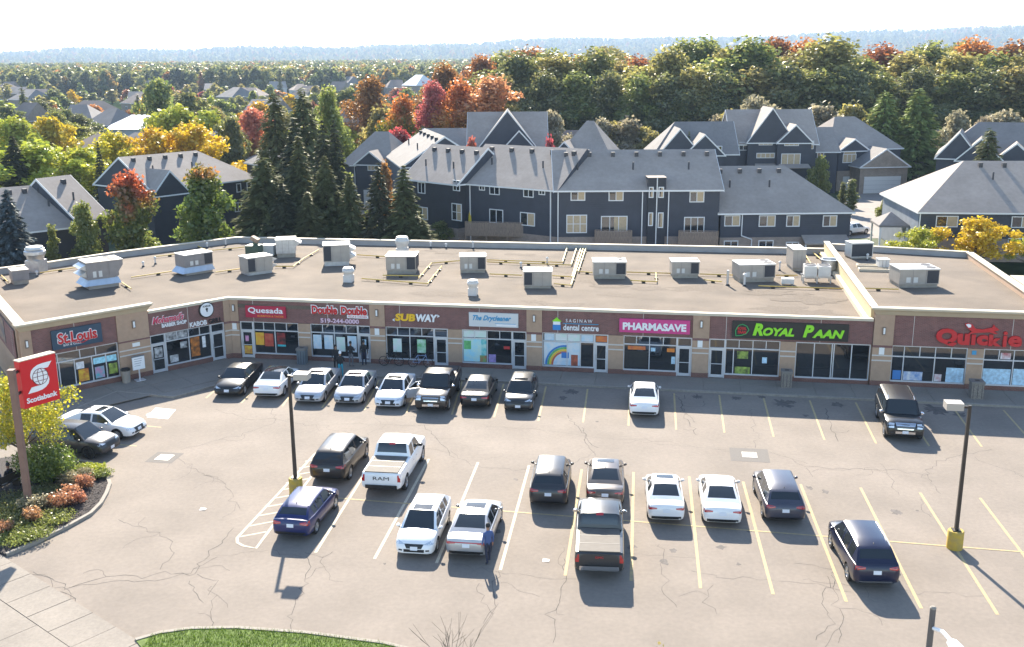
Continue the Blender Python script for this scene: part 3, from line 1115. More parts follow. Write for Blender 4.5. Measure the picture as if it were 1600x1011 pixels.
poster(42.9, 43.4, .5, 1.1, 'blue'); poster(43.55, 44.7, .48, 1.05, 'blue', c2='white'); poster(45.42, 45.85, .48, .95, 'red', c2='white'); poster(46.1, 47.15, .46, 1.4, 'sky'); poster(48.28, 49.9, .46, 1.45, 'sky'); poster(50.05, 51.1, .46, 1.5, 'sky'); poster(49.2, 49.8, 2.1, 2.5, 'white', c2='red')
poster(3.2, 3.85, .6, 1.4, 'yellow', WT, c2='red'); poster(4.25, 4.85, .6, 1.35, 'teal', WT, c2='pink'); poster(5.15, 5.7, .7, 1.4, 'black', WT, c2='lime'); poster(3.1, 3.6, 1.45, 1.9, 'white', WT); poster(4.2, 5.7, 1.55, 1.95, 'cyan', WT)
poster(10.85, 11.5, .7, 2.05, 'orange', WT, c2='black'); poster(11.7, 11.95, 1.2, 2.0, 'white', WT); poster(9.3, 9.9, .6, 1.1, 'black', WT, c2='white'); poster(10.1, 10.6, 1.45, 1.9, 'black', WT, c2='white'); poster(8.25, 8.8, 1.15, 1.85, 'black', WT, .06, c2='white')
poster(9.95, 10.65, 2.2, 2.66, 'black', WT, c2='white'); poster(9.15, 9.85, 2.2, 2.66, 'white', WT, c2='black')

# ================================================================== SHOP SIGNS
def sign(label, s, z, wing=False, y=-.01):
    return thing('shop_sign', label, 'sign', fpos(s, y, z, wing), WRZ if wing else RZ)


def panel(t, x0, x1, z0, z1, m, y0=-.12, y1=-.0, name='panel'):
    q = MB()
    q.box(x0, x1, y0, y1, z0, z1)
    return q.build(name, m, t)


def letters(t, body, w, h, m, x=0, z=0, y=-.12, depth=.04, name='lettering', **k):
    o = link_mesh(name, text_mesh(body, w, h, depth, m=m, **k), t)
    o.location = (x, y, z)
    return o


RED = mat('sign_red', (.55, .015, .02), .45)
SWHITE = mat('sign_white', (.82, .82, .82), .45)
t = sign('navy sign board with red and white St.Louis lettering on the angled wing', 3.3, 3.62, True)
panel(t, -1.55, 1.55, -.62, .62, mat('sign_navy', (.025, .06, .10), .5), -.14)
letters(t, 'St.Louis', 2.5, .78, SWHITE, 0, .06, -.14, .02, bold=.075)
letters(t, 'St.Louis', 2.42, .70, RED, 0, .06, -.165, .03, bold=.03)
letters(t, 'BAR & GRILL', 1.1, .13, SWHITE, -.35, -.40, -.14, .02)
q = MB()
q.tube([(-.2, -.145, -.33), (.3, -.145, -.42), (.75, -.145, -.26), (1.25, -.145, -.26)], .03, 6)
q.build('flourish', RED, t)
t = sign("pink and white Mohamad's barber shop letters on brick", 9.45, 3.5, True)
letters(t, "Mohamad's", 2.3, .55, SWHITE, -.1, .22, -.0, .03, shear=.35, bold=.06)
letters(t, "Mohamad's", 2.22, .48, mat('sign_pink', (.62, .06, .12), .45), -.1, .22, -.035, .03, shear=.35, bold=.02)
letters(t, 'BARBER SHOP', 1.75, .26, SWHITE, .3, -.22, -.0, .06, bold=.03)
t = sign('round white kabob house badge on the brick above the corner door', 12.1, 3.85, True)
q = MB()
q.lathe([(0, -.14), (.52, -.14), (.55, -.12), (.55, 0)], 28, axis='y')
q.build('rim', BLACK, t, 40)
q = MB()
q.lathe([(0, -.155), (.47, -.155), (.48, -.139)], 28, axis='y')
q.build('disc', SWHITE, t, 40)
letters(t, 'KABOB', .55, .14, BLACK, 0, .27, -.156, .01, bold=.02)
q = MB()
q.lathe([(0, -.168), (.07, -.168), (.09, -.156)], 12, (0, 0, .06), axis='y')
q.cyl((0, -.162, .02), (0, -.162, -.14), .055, .03, 8)
q.build('figure', BLACK, t)
t = sign('white KABOB and black GRILL letters under the round badge', 12.08, 2.98, True)
letters(t, 'KABOB', 1.25, .34, SWHITE, -.62, 0, 0, .06, bold=.025)
letters(t, 'GRILL', 1.0, .34, BLACK, .62, .0, 0, .06, bold=.02)
t = sign('red Quesada sign panel with white lettering and orange tagline', 1.15, 3.5)
panel(t, -1.47, 1.47, -.42, .42, mat('sign_crimson', (.42, .012, .05), .5))
letters(t, 'Quesada', 2.55, .46, SWHITE, 0, .08, -.12, .03, bold=.02)
letters(t, 'BURRITOS & TACOS', 1.9, .13, mat('sign_orange', (.8, .25, .03), .5), .35, -.29, -.12, .02, bold=.02)
t = sign('red Double Double letters edged white with a white tagline strip', 6.45, 3.72)
for x in (-1.05, 1.05):
    letters(t, 'Double', 1.95, .68, SWHITE, x, .05, -.0, .03, bold=.11)
    letters(t, 'Double', 1.82, .58, RED, x, .05, -.035, .04, bold=.035)
panel(t, .55, 2.05, -.46, -.24, SWHITE, -.05, -.001, 'tagline_strip')
letters(t, 'PIZZA & CHICKEN', 1.3, .12, RED, 1.3, -.35, -.05, .012)
t = sign('pinkish white phone number letters below the red double name', 6.45, 3.02)
letters(t, '519-244-0000', 2.75, .32, mat('sign_blush', (.72, .5, .6), .5), 0, 0, 0, .05, bold=.03)
t = sign('yellow and white SUBWAY letters with arrows on dark brick', 11.85, 3.45)
YSIGN = mat('sign_yellow', (.85, .50, .02), .5)
letters(t, 'SUB', 1.42, .52, YSIGN, -.75, 0, 0, .07, bold=.05, shear=.12)
letters(t, 'WAY', 1.5, .52, SWHITE, .75, 0, 0, .07, bold=.05, shear=.12)
q = MB()
for sx, zz, k in ((-1.5, -.2, -1), (1.5, .16, 1)):
    q.add([(sx, -.07, zz - .1), (sx, -.07, zz + .1), (sx + .16 * k, -.07, zz), (sx, -.0, zz - .1), (sx, -.0, zz + .1), (sx + .16 * k, -.0, zz)], [(0, 1, 2), (3, 5, 4), (0, 3, 4, 1), (1, 4, 5, 2), (2, 5, 3, 0)])
q.build('arrow', SWHITE, t)
t = sign('pale grey sign panel with blue script lettering', 17.2, 3.5)
panel(t, -1.67, 1.67, -.48, .48, mat('sign_pale', (.62, .63, .62), .5))
BSIGN = mat('sign_blue', (.05, .30, .52), .5)
letters(t, 'The Drycleaner', 2.6, .46, BSIGN, -.1, .08, -.12, .03, shear=.4, bold=.03)
panel(t, .2, 1.55, -.40, -.27, SWHITE, -.135, -.121, 'tagline_strip')
panel(t, .1, 1.5, -.25, -.22, BSIGN, -.135, -.121, 'underline')
t = sign('Saginaw dental centre letters with green and blue house emblem', 22.7, 3.32)
letters(t, 'SAGINAW', 1.75, .22, SWHITE, .22, .30, 0, .05, spacing=1.5)
panel(t, -.85, 1.5, .08, .12, BSIGN, -.05, -.001, 'underline')
letters(t, 'dental centre', 2.35, .40, SWHITE, .35, -.16, 0, .06, bold=.02)
em = panel(t, -1.5, -1.02, .0, .22, SWHITE, -.06, 0, 'emblem_body')
panel(t, -1.52, -1.0, -.36, 0, mat('emblem_blue', (.03, .22, .55), .5), -.06, 0, 'emblem_base')
q = MB()
q.add([(-1.58, -.07, .22), (-.94, -.07, .22), (-1.26, -.07, .5), (-1.58, 0, .22), (-.94, 0, .22), (-1.26, 0, .5)], [(0, 1, 2), (0, 2, 5, 3), (1, 4, 5, 2), (0, 3, 4, 1)])
q.build('emblem_roof', mat('sign_lime', (.28, .72, .02), .45), t)
t = sign('long pink PHARMASAVE sign panel with bold white letters', 27.85, 3.46)
panel(t, -2.28, 2.28, -.46, .46, mat('sign_magenta', (.58, .05, .22), .5), -.14)
letters(t, 'PHARMASAVE', 4.1, .5, SWHITE, 0, -.03, -.14, .05, bold=.045)
t = sign('long dark Royal Paan sign with lime green lettering and leaf emblem', 36.4, 3.45)
panel(t, -3.6, 3.6, -.56, .56, mat('sign_charcoal', (.025, .022, .018), .6), -.12)
LIME = mat('sign_lime', (.28, .72, .02), .45)
letters(t, 'R', .66, .80, LIME, -1.98, .06, -.12, .08, shear=.25, bold=.05)
letters(t, 'OYAL', 1.95, .54, LIME, -.70, -.06, -.12, .08, shear=.25, bold=.05)
letters(t, 'P', .66, .80, LIME, 1.14, .06, -.12, .08, shear=.25, bold=.05)
letters(t, 'AAN', 1.95, .54, LIME, 2.36, -.08, -.12, .08, shear=.25, bold=.05)
pts = [(-3.35, -.42), (-3.38, -.05), (-3.2, .28), (-2.95, .36), (-2.68, .24), (-2.55, .0), (-2.7, -.25), (-3.0, -.38), (-3.35, -.42)]
q = MB()
q.tube([(x, -.13, z) for x, z in pts], .03, 6)
q.build('leaf_outline', mat('emblem_green', (.05, .35, .1), .5), t)
letters(t, 'ROYAL', .55, .2, RED, -2.98, .08, -.12, .03, bold=.05)
letters(t, 'PAAN', .52, .2, RED, -2.98, -.16, -.12, .03, bold=.05)
t = sign('big red Quickie letters with a running fox emblem above', 47.85, 3.38)
letters(t, 'Q', 1.28, 1.12, RED, -1.98, .05, -.02, .13, bold=.06)
letters(t, 'u', .72, .72, RED, -.98, -.05, -.02, .13, bold=.06)
letters(t, 'I', .24, .66, RED, -.40, -.05, -.02, .13, bold=.06)
letters(t, 'c', .66, .66, RED, .12, -.06, -.02, .13, bold=.06)
letters(t, 'k', .74, .72, RED, .86, -.05, -.02, .13, bold=.06)
letters(t, 'i', .24, .98, RED, 1.43, .06, -.02, .13, bold=.025)
letters(t, 'e', .80, .70, RED, 2.02, -.06, -.02, .13, bold=.035)
fox = [(-.98, .95), (-.78, 1.0), (-.55, .92), (-.35, .66), (.1, .62), (.45, .72), (.62, .76), (.70, .96), (.80, .80), (.92, .74), (1.05, .62), (.86, .56), (.74, .52), (.98, .38), (.80, .36), (.5, .46), (.0, .42), (-.35, .38), (-.8, .26), (-.55, .46), (-.72, .60), (-.92, .80)]
q = MB()
q.add([(x, -.12, z) for x, z in fox] + [(x, -.01, z) for x, z in fox], [tuple(range(len(fox)))[::-1]] + [(i, (i + 1) % len(fox), len(fox) + (i + 1) % len(fox), len(fox) + i) for i in range(len(fox))])
q.build('fox_emblem', RED, t)
q = MB()
q.add([(-.94, -.125, .92), (-.78, -.125, .96), (-.62, -.125, .90), (-.62, -.125, .74), (-.76, -.125, .70)], [(0, 1, 2, 3, 4)])
q.build('tail_tip', SWHITE, t)
panel(sign('small blue accessibility plate on the tan pier beside the end windows', 47.6, 2.48, y=-.04), -.13, .13, -.13, .13, BSIGN, -.02, 0, 'plate')
# ================================================================== ROOFTOP EQUIPMENT
RTUM = mat('unit_beige_steel', (0.36, 0.325, 0.285), 0.55, .15, var=0.08, vscale=2)
RTUTOP = mat('unit_white_top', (0.60, 0.59, 0.56), 0.5, .05, var=0.06, vscale=2)
RTUGREY = mat('unit_grey_steel', (0.25, 0.23, 0.225), 0.55, .2, var=0.1, vscale=2)
COIL = mat('dark_coil', (0.035, 0.037, 0.045), 0.7, var=.3, vscale=30)
CURB = mat('curb_timber', (0.32, 0.29, 0.24), 0.85, var=.15, vscale=3)
ADAPT = mat('adaptor_steel', (0.38, 0.44, 0.52), 0.4, .5, var=.1, vscale=2)
PIPE = mat('gas_yellow', (0.62, 0.42, 0.10), 0.6, var=.15, vscale=2)
PIPEPALE = mat('gas_pale_yellow', (0.72, 0.60, 0.30), 0.6, var=.12, vscale=2)


def rtu(pl, pr, h, d, label, body=RTUM, top=RTUTOP, coil='right', fans=1, curb=.3, curbm=CURB, hood=None, adapt=False, z=ROOFZ, coilm=COIL, labels=2, slant=False):
    a, b = un(*pl, z), un(*pr, z)
    w = (b - a).length
    ang = math.atan2(b.y - a.y, b.x - a.x)
    t = thing('rooftop_unit', label, 'air handler', (a.x, a.y, z), ang, 'packaged heating and cooling units on the gravel roof')
    q = MB()
    q.box(.06, w - .06, .06, d - .06, 0, curb)
    q.build('roof_curb', curbm, t)
    z0 = curb + .004
    if adapt:
        q = MB()
        e = .32
        q.add([(-e, -.1, z0), (w + .1, -.1, z0), (w + .1, d + .1, z0), (-e, d + .1, z0), (0.05, .05, z0 + .45), (w - .05, .05, z0 + .45), (w - .05, d - .05, z0 + .45), (.05, d - .05, z0 + .45)],
              [(0, 3, 2, 1), (4, 5, 6, 7), (0, 1, 5, 4), (1, 2, 6, 5), (2, 3, 7, 6), (3, 0, 4, 7)])
        q.build('adaptor', ADAPT, t)
        z0 += .452
    q = MB()
    if slant:
        q.add([(0, 0, z0), (w - .3, 0, z0), (w - .3, d, z0), (0, d, z0), (0, 0, z0 + h), (w + .35, 0, z0 + h), (w + .35, d, z0 + h), (0, d, z0 + h), (w + .35, 0, z0 + h * .72), (w + .35, d, z0 + h * .72)],
              [(0, 3, 2, 1), (4, 5, 6, 7), (0, 1, 8, 5, 4), (3, 7, 6, 9, 2), (1, 2, 9, 8), (8, 9, 6, 5), (0, 4, 7, 3)])
    else:
        q.box(0, w, 0, d, z0, z0 + h)
    cab = q.build('cabinet', body, t)
    q = MB()
    e = w + (.35 if slant else 0)
    q.box(-.04, e + .04, -.04, d + .04, z0 + h + .002, z0 + h + .06)
    q.build('top_panel', top, t)
    zt = z0 + h + .06
    if coil:
        c0, c1 = (w * .70, w - .05) if coil == 'right' else (.05, w * .30)
        if coil == 'all':
            c0, c1 = .06, w - .06
        q = MB()
        q.box(c0, c1, -.02, -.001, z0 + .08, z0 + h - .06)
        q.build('coil_panel', coilm, t)
        if coil == 'right':
            q = MB()
            q.box(w + .001, w + .02, .08, d - .08, z0 + .08, z0 + h - .06)
            q.build('coil_panel', coilm, t)
        fx = (c0 + c1) / 2
        fr = min(.36, d * .2) if fans > 1 else min(.42, d * .27)
        for k in range(fans if coil != 'all' else 0):
            fy = d * ((k + .5) / fans)
            q = MB()
            q.lathe([(fr, zt), (fr, zt + .03), (fr - .04, zt + .03), (fr - .04, zt + .004)], 16, (fx, fy, 0))
            g = q.build('fan_ring', RTUGREY, t, 40)
            q = MB()
            q.lathe([(fr - .04, zt + .006), (0, zt + .012)], 16, (fx, fy, 0))
            q.build('fan_grille', COIL, g)
    q = MB()
    lab = [(.18, .38), (.52, .72)][:labels]
    p0, p1 = (0.08, .62) if coil == 'right' else (.38, .92)
    for i, (u, v) in enumerate(lab):
        x0, x1 = w * (p0 + (p1 - p0) * u), w * (p0 + (p1 - p0) * v)
        q.box(x0, x1, -.015, -.001, z0 + h * .12, z0 + h * .48)
    if labels:
        q.build('access_panel', RTUTOP, t)
    q = MB()
    for x in (w * .34, w * .67):
        q.box(x - .012, x + .012, -.012, -.001, z0 + .02, z0 + h - .02)
    q.build('panel_seam', RTUGREY, cab)
    if hood:
        for k in range(2 if hood in ('left2', 'right2') else 1):
            sx = -1 if hood.startswith('left') else 1
            x = -.001 if sx < 0 else w + .001
            zc = z0 + h * (.72 if k == 0 else .30)
            hh = h * .36 if hood[-1] == '2' else h * .5
            q = MB()
            vs = [(x, .15, zc - hh / 2), (x, d - .15, zc - hh / 2), (x, d - .15, zc + hh / 2), (x, .15, zc + hh / 2), (x + sx * .5, .15, zc), (x + sx * .5, d - .15, zc)]
            q.add(vs, [(3, 2, 5, 4), (0, 4, 5, 1), (0, 3, 4), (1, 5, 2)])
            q.build('intake_hood', STEEL, t)
    return t


rtu((21, 446), (47, 443), .75, 1.4, 'small grey rooftop box unit with a lower front hood at the roof corner', RTUGREY, RTUM, None, labels=0)
rtu((139, 453.5), (188, 447), 1.25, 2.0, 'large dark grey rooftop unit with slanted end and steel intake hoods', RTUGREY, RTUM, 'right', 2, .28, RTUM, 'left2', True, slant=True, coilm=RTUGREY, labels=2)
rtu((291, 431.5), (334, 424.5), .95, 1.6, 'grey rooftop unit raised on a blue steel adaptor curb', RTUGREY, RTUTOP, 'right', 1, .2, RTUM, None, True)
rtu((388, 431.5), (427, 426), 1.15, 1.5, 'beige rooftop unit with coil on its left end and a hood at right', RTUM, RTUTOP, 'left', 1, .22, STEEL, 'right2', labels=0)
rtu((432, 403), (462, 402), 1.15, 1.7, 'shiny steel rooftop unit near the back parapet with an open side flap', STEEL, RTUTOP, None, 1, .35, CURB, 'right', labels=0)
rtu((506, 416.4), (547, 415), 1.35, 1.7, 'tall beige rooftop unit with two white hoods on its right end', RTUM, RTUTOP, 'left', 1, .35, STEEL, 'right2', labels=0)
rtu((603.4, 428.4), (650, 428.4), 1.1, 2.0, 'twin fan rooftop unit with a yellow gas pipe along its foot', RTUM, RTUTOP, 'right', 2, .3)
rtu((719, 427), (759, 426.4), 1.05, 1.6, 'rooftop unit with torn stained front panel behind the small white fan', RTUM, RTUTOP, 'right', 1, .24)
rtu((818.3, 451), (862, 451), 1.05, 1.5, 'rooftop unit with a dark coil on its left half and a rust stain', RTUM, RTUTOP, 'left', 1, .2, labels=0)
rtu((927, 436), (978, 436), .98, 1.8, 'long rooftop unit with two fans just right of the bundled yellow pipes', RTUM, RTUTOP, 'right', 2, .3)
rtu((1049.5, 435), (1092, 435), .95, 1.6, 'single fan rooftop unit between the two twin fan units', RTUM, RTUTOP, 'right', 1, .3)
rtu((1155, 442), (1210.5, 440.5), 1.0, 1.9, 'twin fan rooftop unit beside two upright steel flues', RTUM, RTUTOP, 'right', 2, .32)
rtu((1404, 450), (1466, 449.5), 1.05, 2.0, 'twin fan rooftop unit with a round blue badge on the taller end roof', RTUM, RTUTOP, 'right', 2, .25, z=4.45)
rtu((1238, 424), (1258, 424), 1.45, 2.3, 'narrow tall white rooftop cabinet by the divider parapet', RTUM, RTUTOP, None, 1, .25, labels=0)
rtu((1329, 405), (1363, 404), 1.15, 1.2, 'white framed condenser with an all dark coil face on the end roof', RTUTOP, RTUTOP, 'all', 1, .12, z=4.45, labels=0)
rtu((1373, 420.5), (1389, 420.5), .55, .8, 'little cream rooftop box standing among low curb frames', RTUTOP, RTUTOP, None, 1, .15, z=4.45, labels=0)


def roof_fan(px, py, r, h, label, z=ROOFZ, body=STEEL):
    p = un(px, py, z)
    t = thing('roof_exhaust_fan', label, 'exhaust fan', (p.x, p.y, z), RZ, 'exhaust fans on the gravel roof')
    q = MB()
    q.box(-r * .8, r * .8, -r * .8, r * .8, 0, h * .45)
    q.build('curb_box', body, t)
    q = MB()
    q.lathe([(r * .85, h * .452), (r * .9, h * .6), (r * 1.1, h * .68), (r * 1.1, h * .8), (r * .9, h * .86), (r * .85, h * .97), (r * .3, h * 1.0), (0, h * 1.0)], 18)
    q.build('fan_housing', body, t, 40)
    q = MB()
    q.lathe([(r * .92, h * .862), (r * 1.0, h * .875), (r * 1.0, h * .90), (r * .91, h * .91)], 18)
    q.build('rim_band', RTUTOP, t, 40)
    return t


roof_fan(58, 424, .75, 2.1, 'big steel upblast fan on a square duct at the roof corner')
roof_fan(545, 440, .42, 1.15, 'small white exhaust fan leaning hood in front of the tall unit', body=RTUTOP)
roof_fan(629, 402, .55, 1.85, 'tall white mushroom fan stack behind the twin fan unit', body=RTUTOP)
roof_fan(739, 461, .38, 1.15, 'small white exhaust fan standing alone near the front edge', body=RTUTOP)
# green and white electrical cabinets
p = un(384, 405, ROOFZ)
t = thing('transformer_box', 'dark green metal box with a tilted brown cowl on top', 'rooftop box', (p.x, p.y, ROOFZ), RZ)
q = MB(); q.box(0, 1.15, 0, 1.1, 0, 1.15); q.build('cabinet', mat('dark_green_metal', (.05, .085, .055), .5, var=.1), t)
q = MB(); q.cyl((.75, .5, 1.15), (.75, .5, 1.5), .22, .22, 10); q.build('cowl_neck', mat('dark_green_metal', (.05, .085, .055)), t, 40)
q = MB(); q.box(-.32, .32, -.3, .3, -.12, .2, T=Matrix.Translation((.72, .5, 1.62)) @ Matrix.Rotation(.5, 4, 'Y')); q.build('cowl', mat('rusty_cowl', (.3, .2, .14), .7, var=.3, vscale=5), t)
t = thing('make_up_air_box', 'pale rooftop air box beside the dark green box', 'rooftop box', tuple(un(408, 401, ROOFZ)), RZ)
q = MB(); q.box(0, 1.15, 0, .9, 0.1, 1.0); q.build('cabinet', RTUTOP, t)
q = MB(); q.box(.05, 1.1, .05, .85, 0, .099); q.build('roof_curb', CURB, t)
# twin condenser on a frame, round cooling tank
a = un(1255, 443, ROOFZ)
t = thing('twin_condenser', 'pair of square white condensers with top fans on a steel frame', 'condenser', tuple(a), RZ)
for k in (0, 1):
    q = MB(); q.box(.05 + k * 1.0, .95 + k * 1.0, .1, 1.2, .55, 1.3); c = q.build('cabinet', RTUTOP, t)
    q = MB(); q.lathe([(.42, 1.302), (.42, 1.36), (.37, 1.36), (.37, 1.31), (0, 1.315)], 18, (.5 + k, .65, 0)); q.build('fan_ring', RTUGREY, c, 40)
    q = MB(); q.lathe([(.36, 1.318), (0, 1.322)], 14, (.5 + k, .65, 0)); q.build('fan_grille', COIL, c)
q = MB(); q.box(-.1, 2.1, .12, .2, .42, .54); q.box(-.1, 2.1, 1.1, 1.18, .42, .54); q.build('frame', STEEL, t)
for x in (.0, 1.0, 1.98):
    for y in (.12, 1.1):
        q = MB(); q.box(x - .05, x + .05, y, y + .09, 0, .419); q.build('leg', STEEL, t)
p = un(1295, 427, ROOFZ)
t = thing('cooling_drum', 'round open topped steel drum beside the divider parapet', 'cooling drum', tuple(p), RZ)
q = MB(); q.lathe([(.5, 0), (.5, .35), (.62, .4), (.62, 1.0), (.72, 1.06), (.72, 1.14), (.58, 1.14), (.56, .85), (0, .85)], 24); q.build('drum', STEEL, t, 40)
p = un(1221, 446, ROOFZ)
t = thing('pump_box', 'small cream pump box at the foot of the twin condensers', 'pump', tuple(p), RZ)
q = MB(); q.box(0, .9, 0, .6, .12, .5); q.build('casing', RTUTOP, t); q = MB(); q.box(.05, .2, .05, .55, 0, .119); q.box(.7, .85, .05, .55, 0, .119); q.build('foot', CURB, t)
# low curb frames on the end roof
for x, y, lab in [(1343, 424, 'front low empty curb frame on the end roof'), (1340, 418, 'rear low empty curb frame on the end roof')]:
    p = un(x, y, 4.45)
    q = MB(); q.wall([(0, 0), (2.2, 0), (2.2, .55), (0, .55)], .1, 0, .2, closed=True)
    o = q.build('curb_frame', CREAM); o.location = p; o.rotation_euler = (0, 0, RZ); tag(o, lab, 'curb frame')


def flue(px, py, h, r, label, cap=True, m=RTUTOP, z=ROOFZ):
    p = un(px, py, z)
    t = thing('roof_vent_pipe', label, 'vent pipe', tuple(p), 0, 'vent pipes on the gravel roof')
    q = MB(); q.cyl((0, 0, 0), (0, 0, h), r, r, 10); q.build('pipe', m, t, 40)
    q = MB(); q.lathe([(r * 2.4, 0), (r * 1.2, .1), (r * 1.02, .12)], 10); q.build('boot', BLACK, t, 40)
    if cap:
        q = MB(); q.lathe([(r * 1.9, h + .01), (r * 1.9, h + .10), (r * .8, h + .17), (0, h + .18)], 10); q.build('cap', RTUTOP, t, 40)


flue(1136.5, 446, 1.15, .09, 'taller plain steel flue left of the shorter capped flue', False, STEEL)
flue(1163, 447, .8, .08, 'capped steel flue at the near foot of the twin fan unit')
VL = 'small capped white vent pipe poking out of the gravel'
for x, y, h in [(855, 413, .45), (814, 419, .35), (673, 387, .4), (697, 388, .3), (739, 389, .55), (1218, 423, .6), (324, 387.5, .35), (353, 384, .55), (58, 432, .3), (224, 417, .3), (243, 413, .5), (1355, 407, .4)]:
    flue(x, y, h, .06, VL, z=4.45 if x > 1300 else ROOFZ)


def gas_pipe(pts, label, r=.045, m=PIPE, z=ROOFZ, blocks=2.2):
    P = [un(*p, z + .16) for p in pts]
    t = thing('gas_pipe', label, 'gas pipe', (P[0].x, P[0].y, z), 0, 'yellow gas pipes on the roof')
    o = Vector((P[0].x, P[0].y, z))
    q = MB(); q.tube([p - o for p in P], r, 7); q.build('pipe', m, t, 40)
    q = MB(); done = False
    for a, b in zip(P[:-1], P[1:]):
        n = max(1, int((b - a).length / blocks))
        for k in range(n):
            c = a.lerp(b, (k + .5) / n) - o
            q = MB(); q.box(c.x - .13, c.x + .13, c.y - .1, c.y + .1, 0, .115); q.build('support_block', BLACK, t)


GP = [([(886.3, 386), (879.2, 409)], 'pale yellow gas pipe over the back parapet, first of the bundle'), ([(902, 384), (892.5, 413.7)], 'pale yellow gas pipe over the back parapet, second of the bundle'),
      ([(908, 386), (894, 432.5)], 'pale yellow gas pipe over the back parapet, third of the bundle'), ([(912, 386), (892.5, 445)], 'longest pale yellow gas pipe of the bundle'),
      ([(916, 386), (903.4, 424)], 'last pale yellow gas pipe of the bundle over the parapet')]
for pts, lab in GP:
    gas_pipe(pts, lab, .06, PIPEPALE, blocks=3.2)
for pts, lab in [([(761, 406), (879, 410)], 'rear yellow gas pipe running from the stained unit to the pipe bundle'), ([(761, 409), (892, 414)], 'yellow gas pipe just in front of the rear run to the bundle'),
                 ([(765, 428), (816, 430)], 'short yellow gas pipe between the stained unit and the rusty one'), ([(863, 430.5), (894, 432.5)], 'short yellow gas pipe behind the rusty unit'),
                 ([(866, 443), (892.5, 445.5)], 'short yellow gas pipe in front of the rusty unit'), ([(905, 424), (930, 426)], 'short yellow gas pipe from the bundle to the long unit'),
                 ([(979, 425), (1048, 427)], 'yellow gas pipe joining the long unit and the single fan unit'), ([(985, 438), (1026, 440), (1025, 426)], 'hooked yellow gas pipe with a raised end before the single fan unit'),
                 ([(1093, 428), (1154, 430)], 'yellow gas pipe behind the two steel flues'), ([(1100, 437), (1128, 440)], 'short yellow gas pipe at the steel flues'), ([(1212, 430), (1246, 430)], 'yellow gas pipe leading to the tall white cabinet'),
                 ([(1185, 446.5), (1230, 448), (1324, 451)], 'yellow gas pipe before the twin condensers'), ([(1258, 397), (1270, 417)], 'slanting yellow gas pipe beside the tall cabinet'),
                 ([(1270, 394), (1286, 408)], 'thin yellow gas pipe near the round drum'), ([(1278, 394), (1292, 406)], 'second thin yellow gas pipe near the round drum'), ([(1304, 424), (1340, 462)], 'yellow gas pipe along the divider parapet'),
                 ([(558, 398), (622, 402)], 'yellow gas pipe from the tall unit to the mushroom fan'), ([(565, 435), (668, 443), (690, 416)], 'long bent yellow gas pipe before the twin fan unit'), ([(654, 434), (674, 411), (720, 407)], 'bent yellow gas pipe between two units'),
                 ([(598, 430), (655, 431)], 'yellow gas pipe along the foot of the twin fan unit'), ([(430, 416), (458, 416), (474, 404), (498, 390)], 'crooked yellow gas pipe by the shiny steel unit'), ([(337, 425), (380, 419)], 'yellow gas pipe from the blue curb unit'),
                 ([(305, 382), (330, 395)], 'yellow gas pipe coming over the angled back parapet'), ([(240, 401), (290, 395), (382, 386)], 'long yellow gas pipe along the angled back parapet'), ([(62, 426), (125, 417)], 'yellow gas pipe from the corner fan to the slanted unit'),
                 ([(190, 441), (205, 451)], 'short pale gas pipe at the end of the slanted unit'), ([(2, 430), (13, 441)], 'short yellow gas pipe at the roof corner'), ([(205, 433), (288, 421)], 'yellow gas pipe between the slanted unit and the blue curb unit')]:
    gas_pipe(pts, lab)
gas_pipe([(1341, 450), (1404, 452)], 'yellow gas pipe on the taller end roof', z=4.45)
q = MB(); q.box(0, 3.2, -7, 0, 0.0, 4.6)
o = q.build('screen_wall', CREAM); o.location = tuple(un(1578, 430, 4.6).xy) + (0,); o.rotation_euler = (0, 0, RZ)
tag(o, 'plain tan block standing just beyond the end roof parapet', 'screen wall')
# ================================================================== VEHICLES
TYRE = mat('tyre_rubber', (0.02, 0.02, 0.021), 0.85, var=.2, vscale=6)
RIM = mat('alloy_rim', (0.48, 0.48, 0.49), 0.3, .8)
RIMDARK = mat('dark_rim', (0.05, 0.05, 0.055), 0.35, .6)
CHROME = mat('chrome', (0.7, 0.7, 0.71), 0.15, .95)
CARGLASS = mat('car_glass', (0.022, 0.027, 0.03), 0.03, spec=.6, ior=1.55)
HEADL = mat('headlight', (.62, .66, .70), .12, .3, coat=1)
TAILL = mat('taillight', (.42, .008, .012), .2, coat=1)
PLATE = mat('number_plate', (.72, .74, .78), .5)
WELL = mat('wheel_well', (.012, .012, .012), .9)
COVER = mat('bed_cover', (.125, .108, .09), .8, var=.1, vscale=3)
DARKCOVER = mat('dark_bed_cover', (.02, .02, .022), .6)


def paintm(name, col, metal=.0, rough=.32):
    return mat('paint_' + name, col, rough, metal, coat=.7 if col[1] > .3 else .45, spec=.35, var=.04, vscale=1.5)


PAINT = {'white': paintm('white', (.80, .80, .79)), 'pearl': paintm('pearl', (.72, .73, .74), .15), 'black': paintm('black', (.012, .012, .013)), 'charcoal': paintm('charcoal', (.03, .031, .034), .0),
         'silver': paintm('silver', (.38, .385, .40), .4), 'lightsilver': paintm('lightsilver', (.44, .44, .45), .35), 'greybrown': paintm('greybrown', (.13, .11, .098), .3), 'brownblack': paintm('brownblack', (.026, .021, .019), .0),
         'blue': paintm('blue', (.013, .022, .10), .1), 'navy': paintm('navy', (.010, .013, .038), .0), 'slate': paintm('slate', (.06, .062, .085), .15), 'darkgrey': paintm('darkgrey', (.035, .035, .038), .0)}

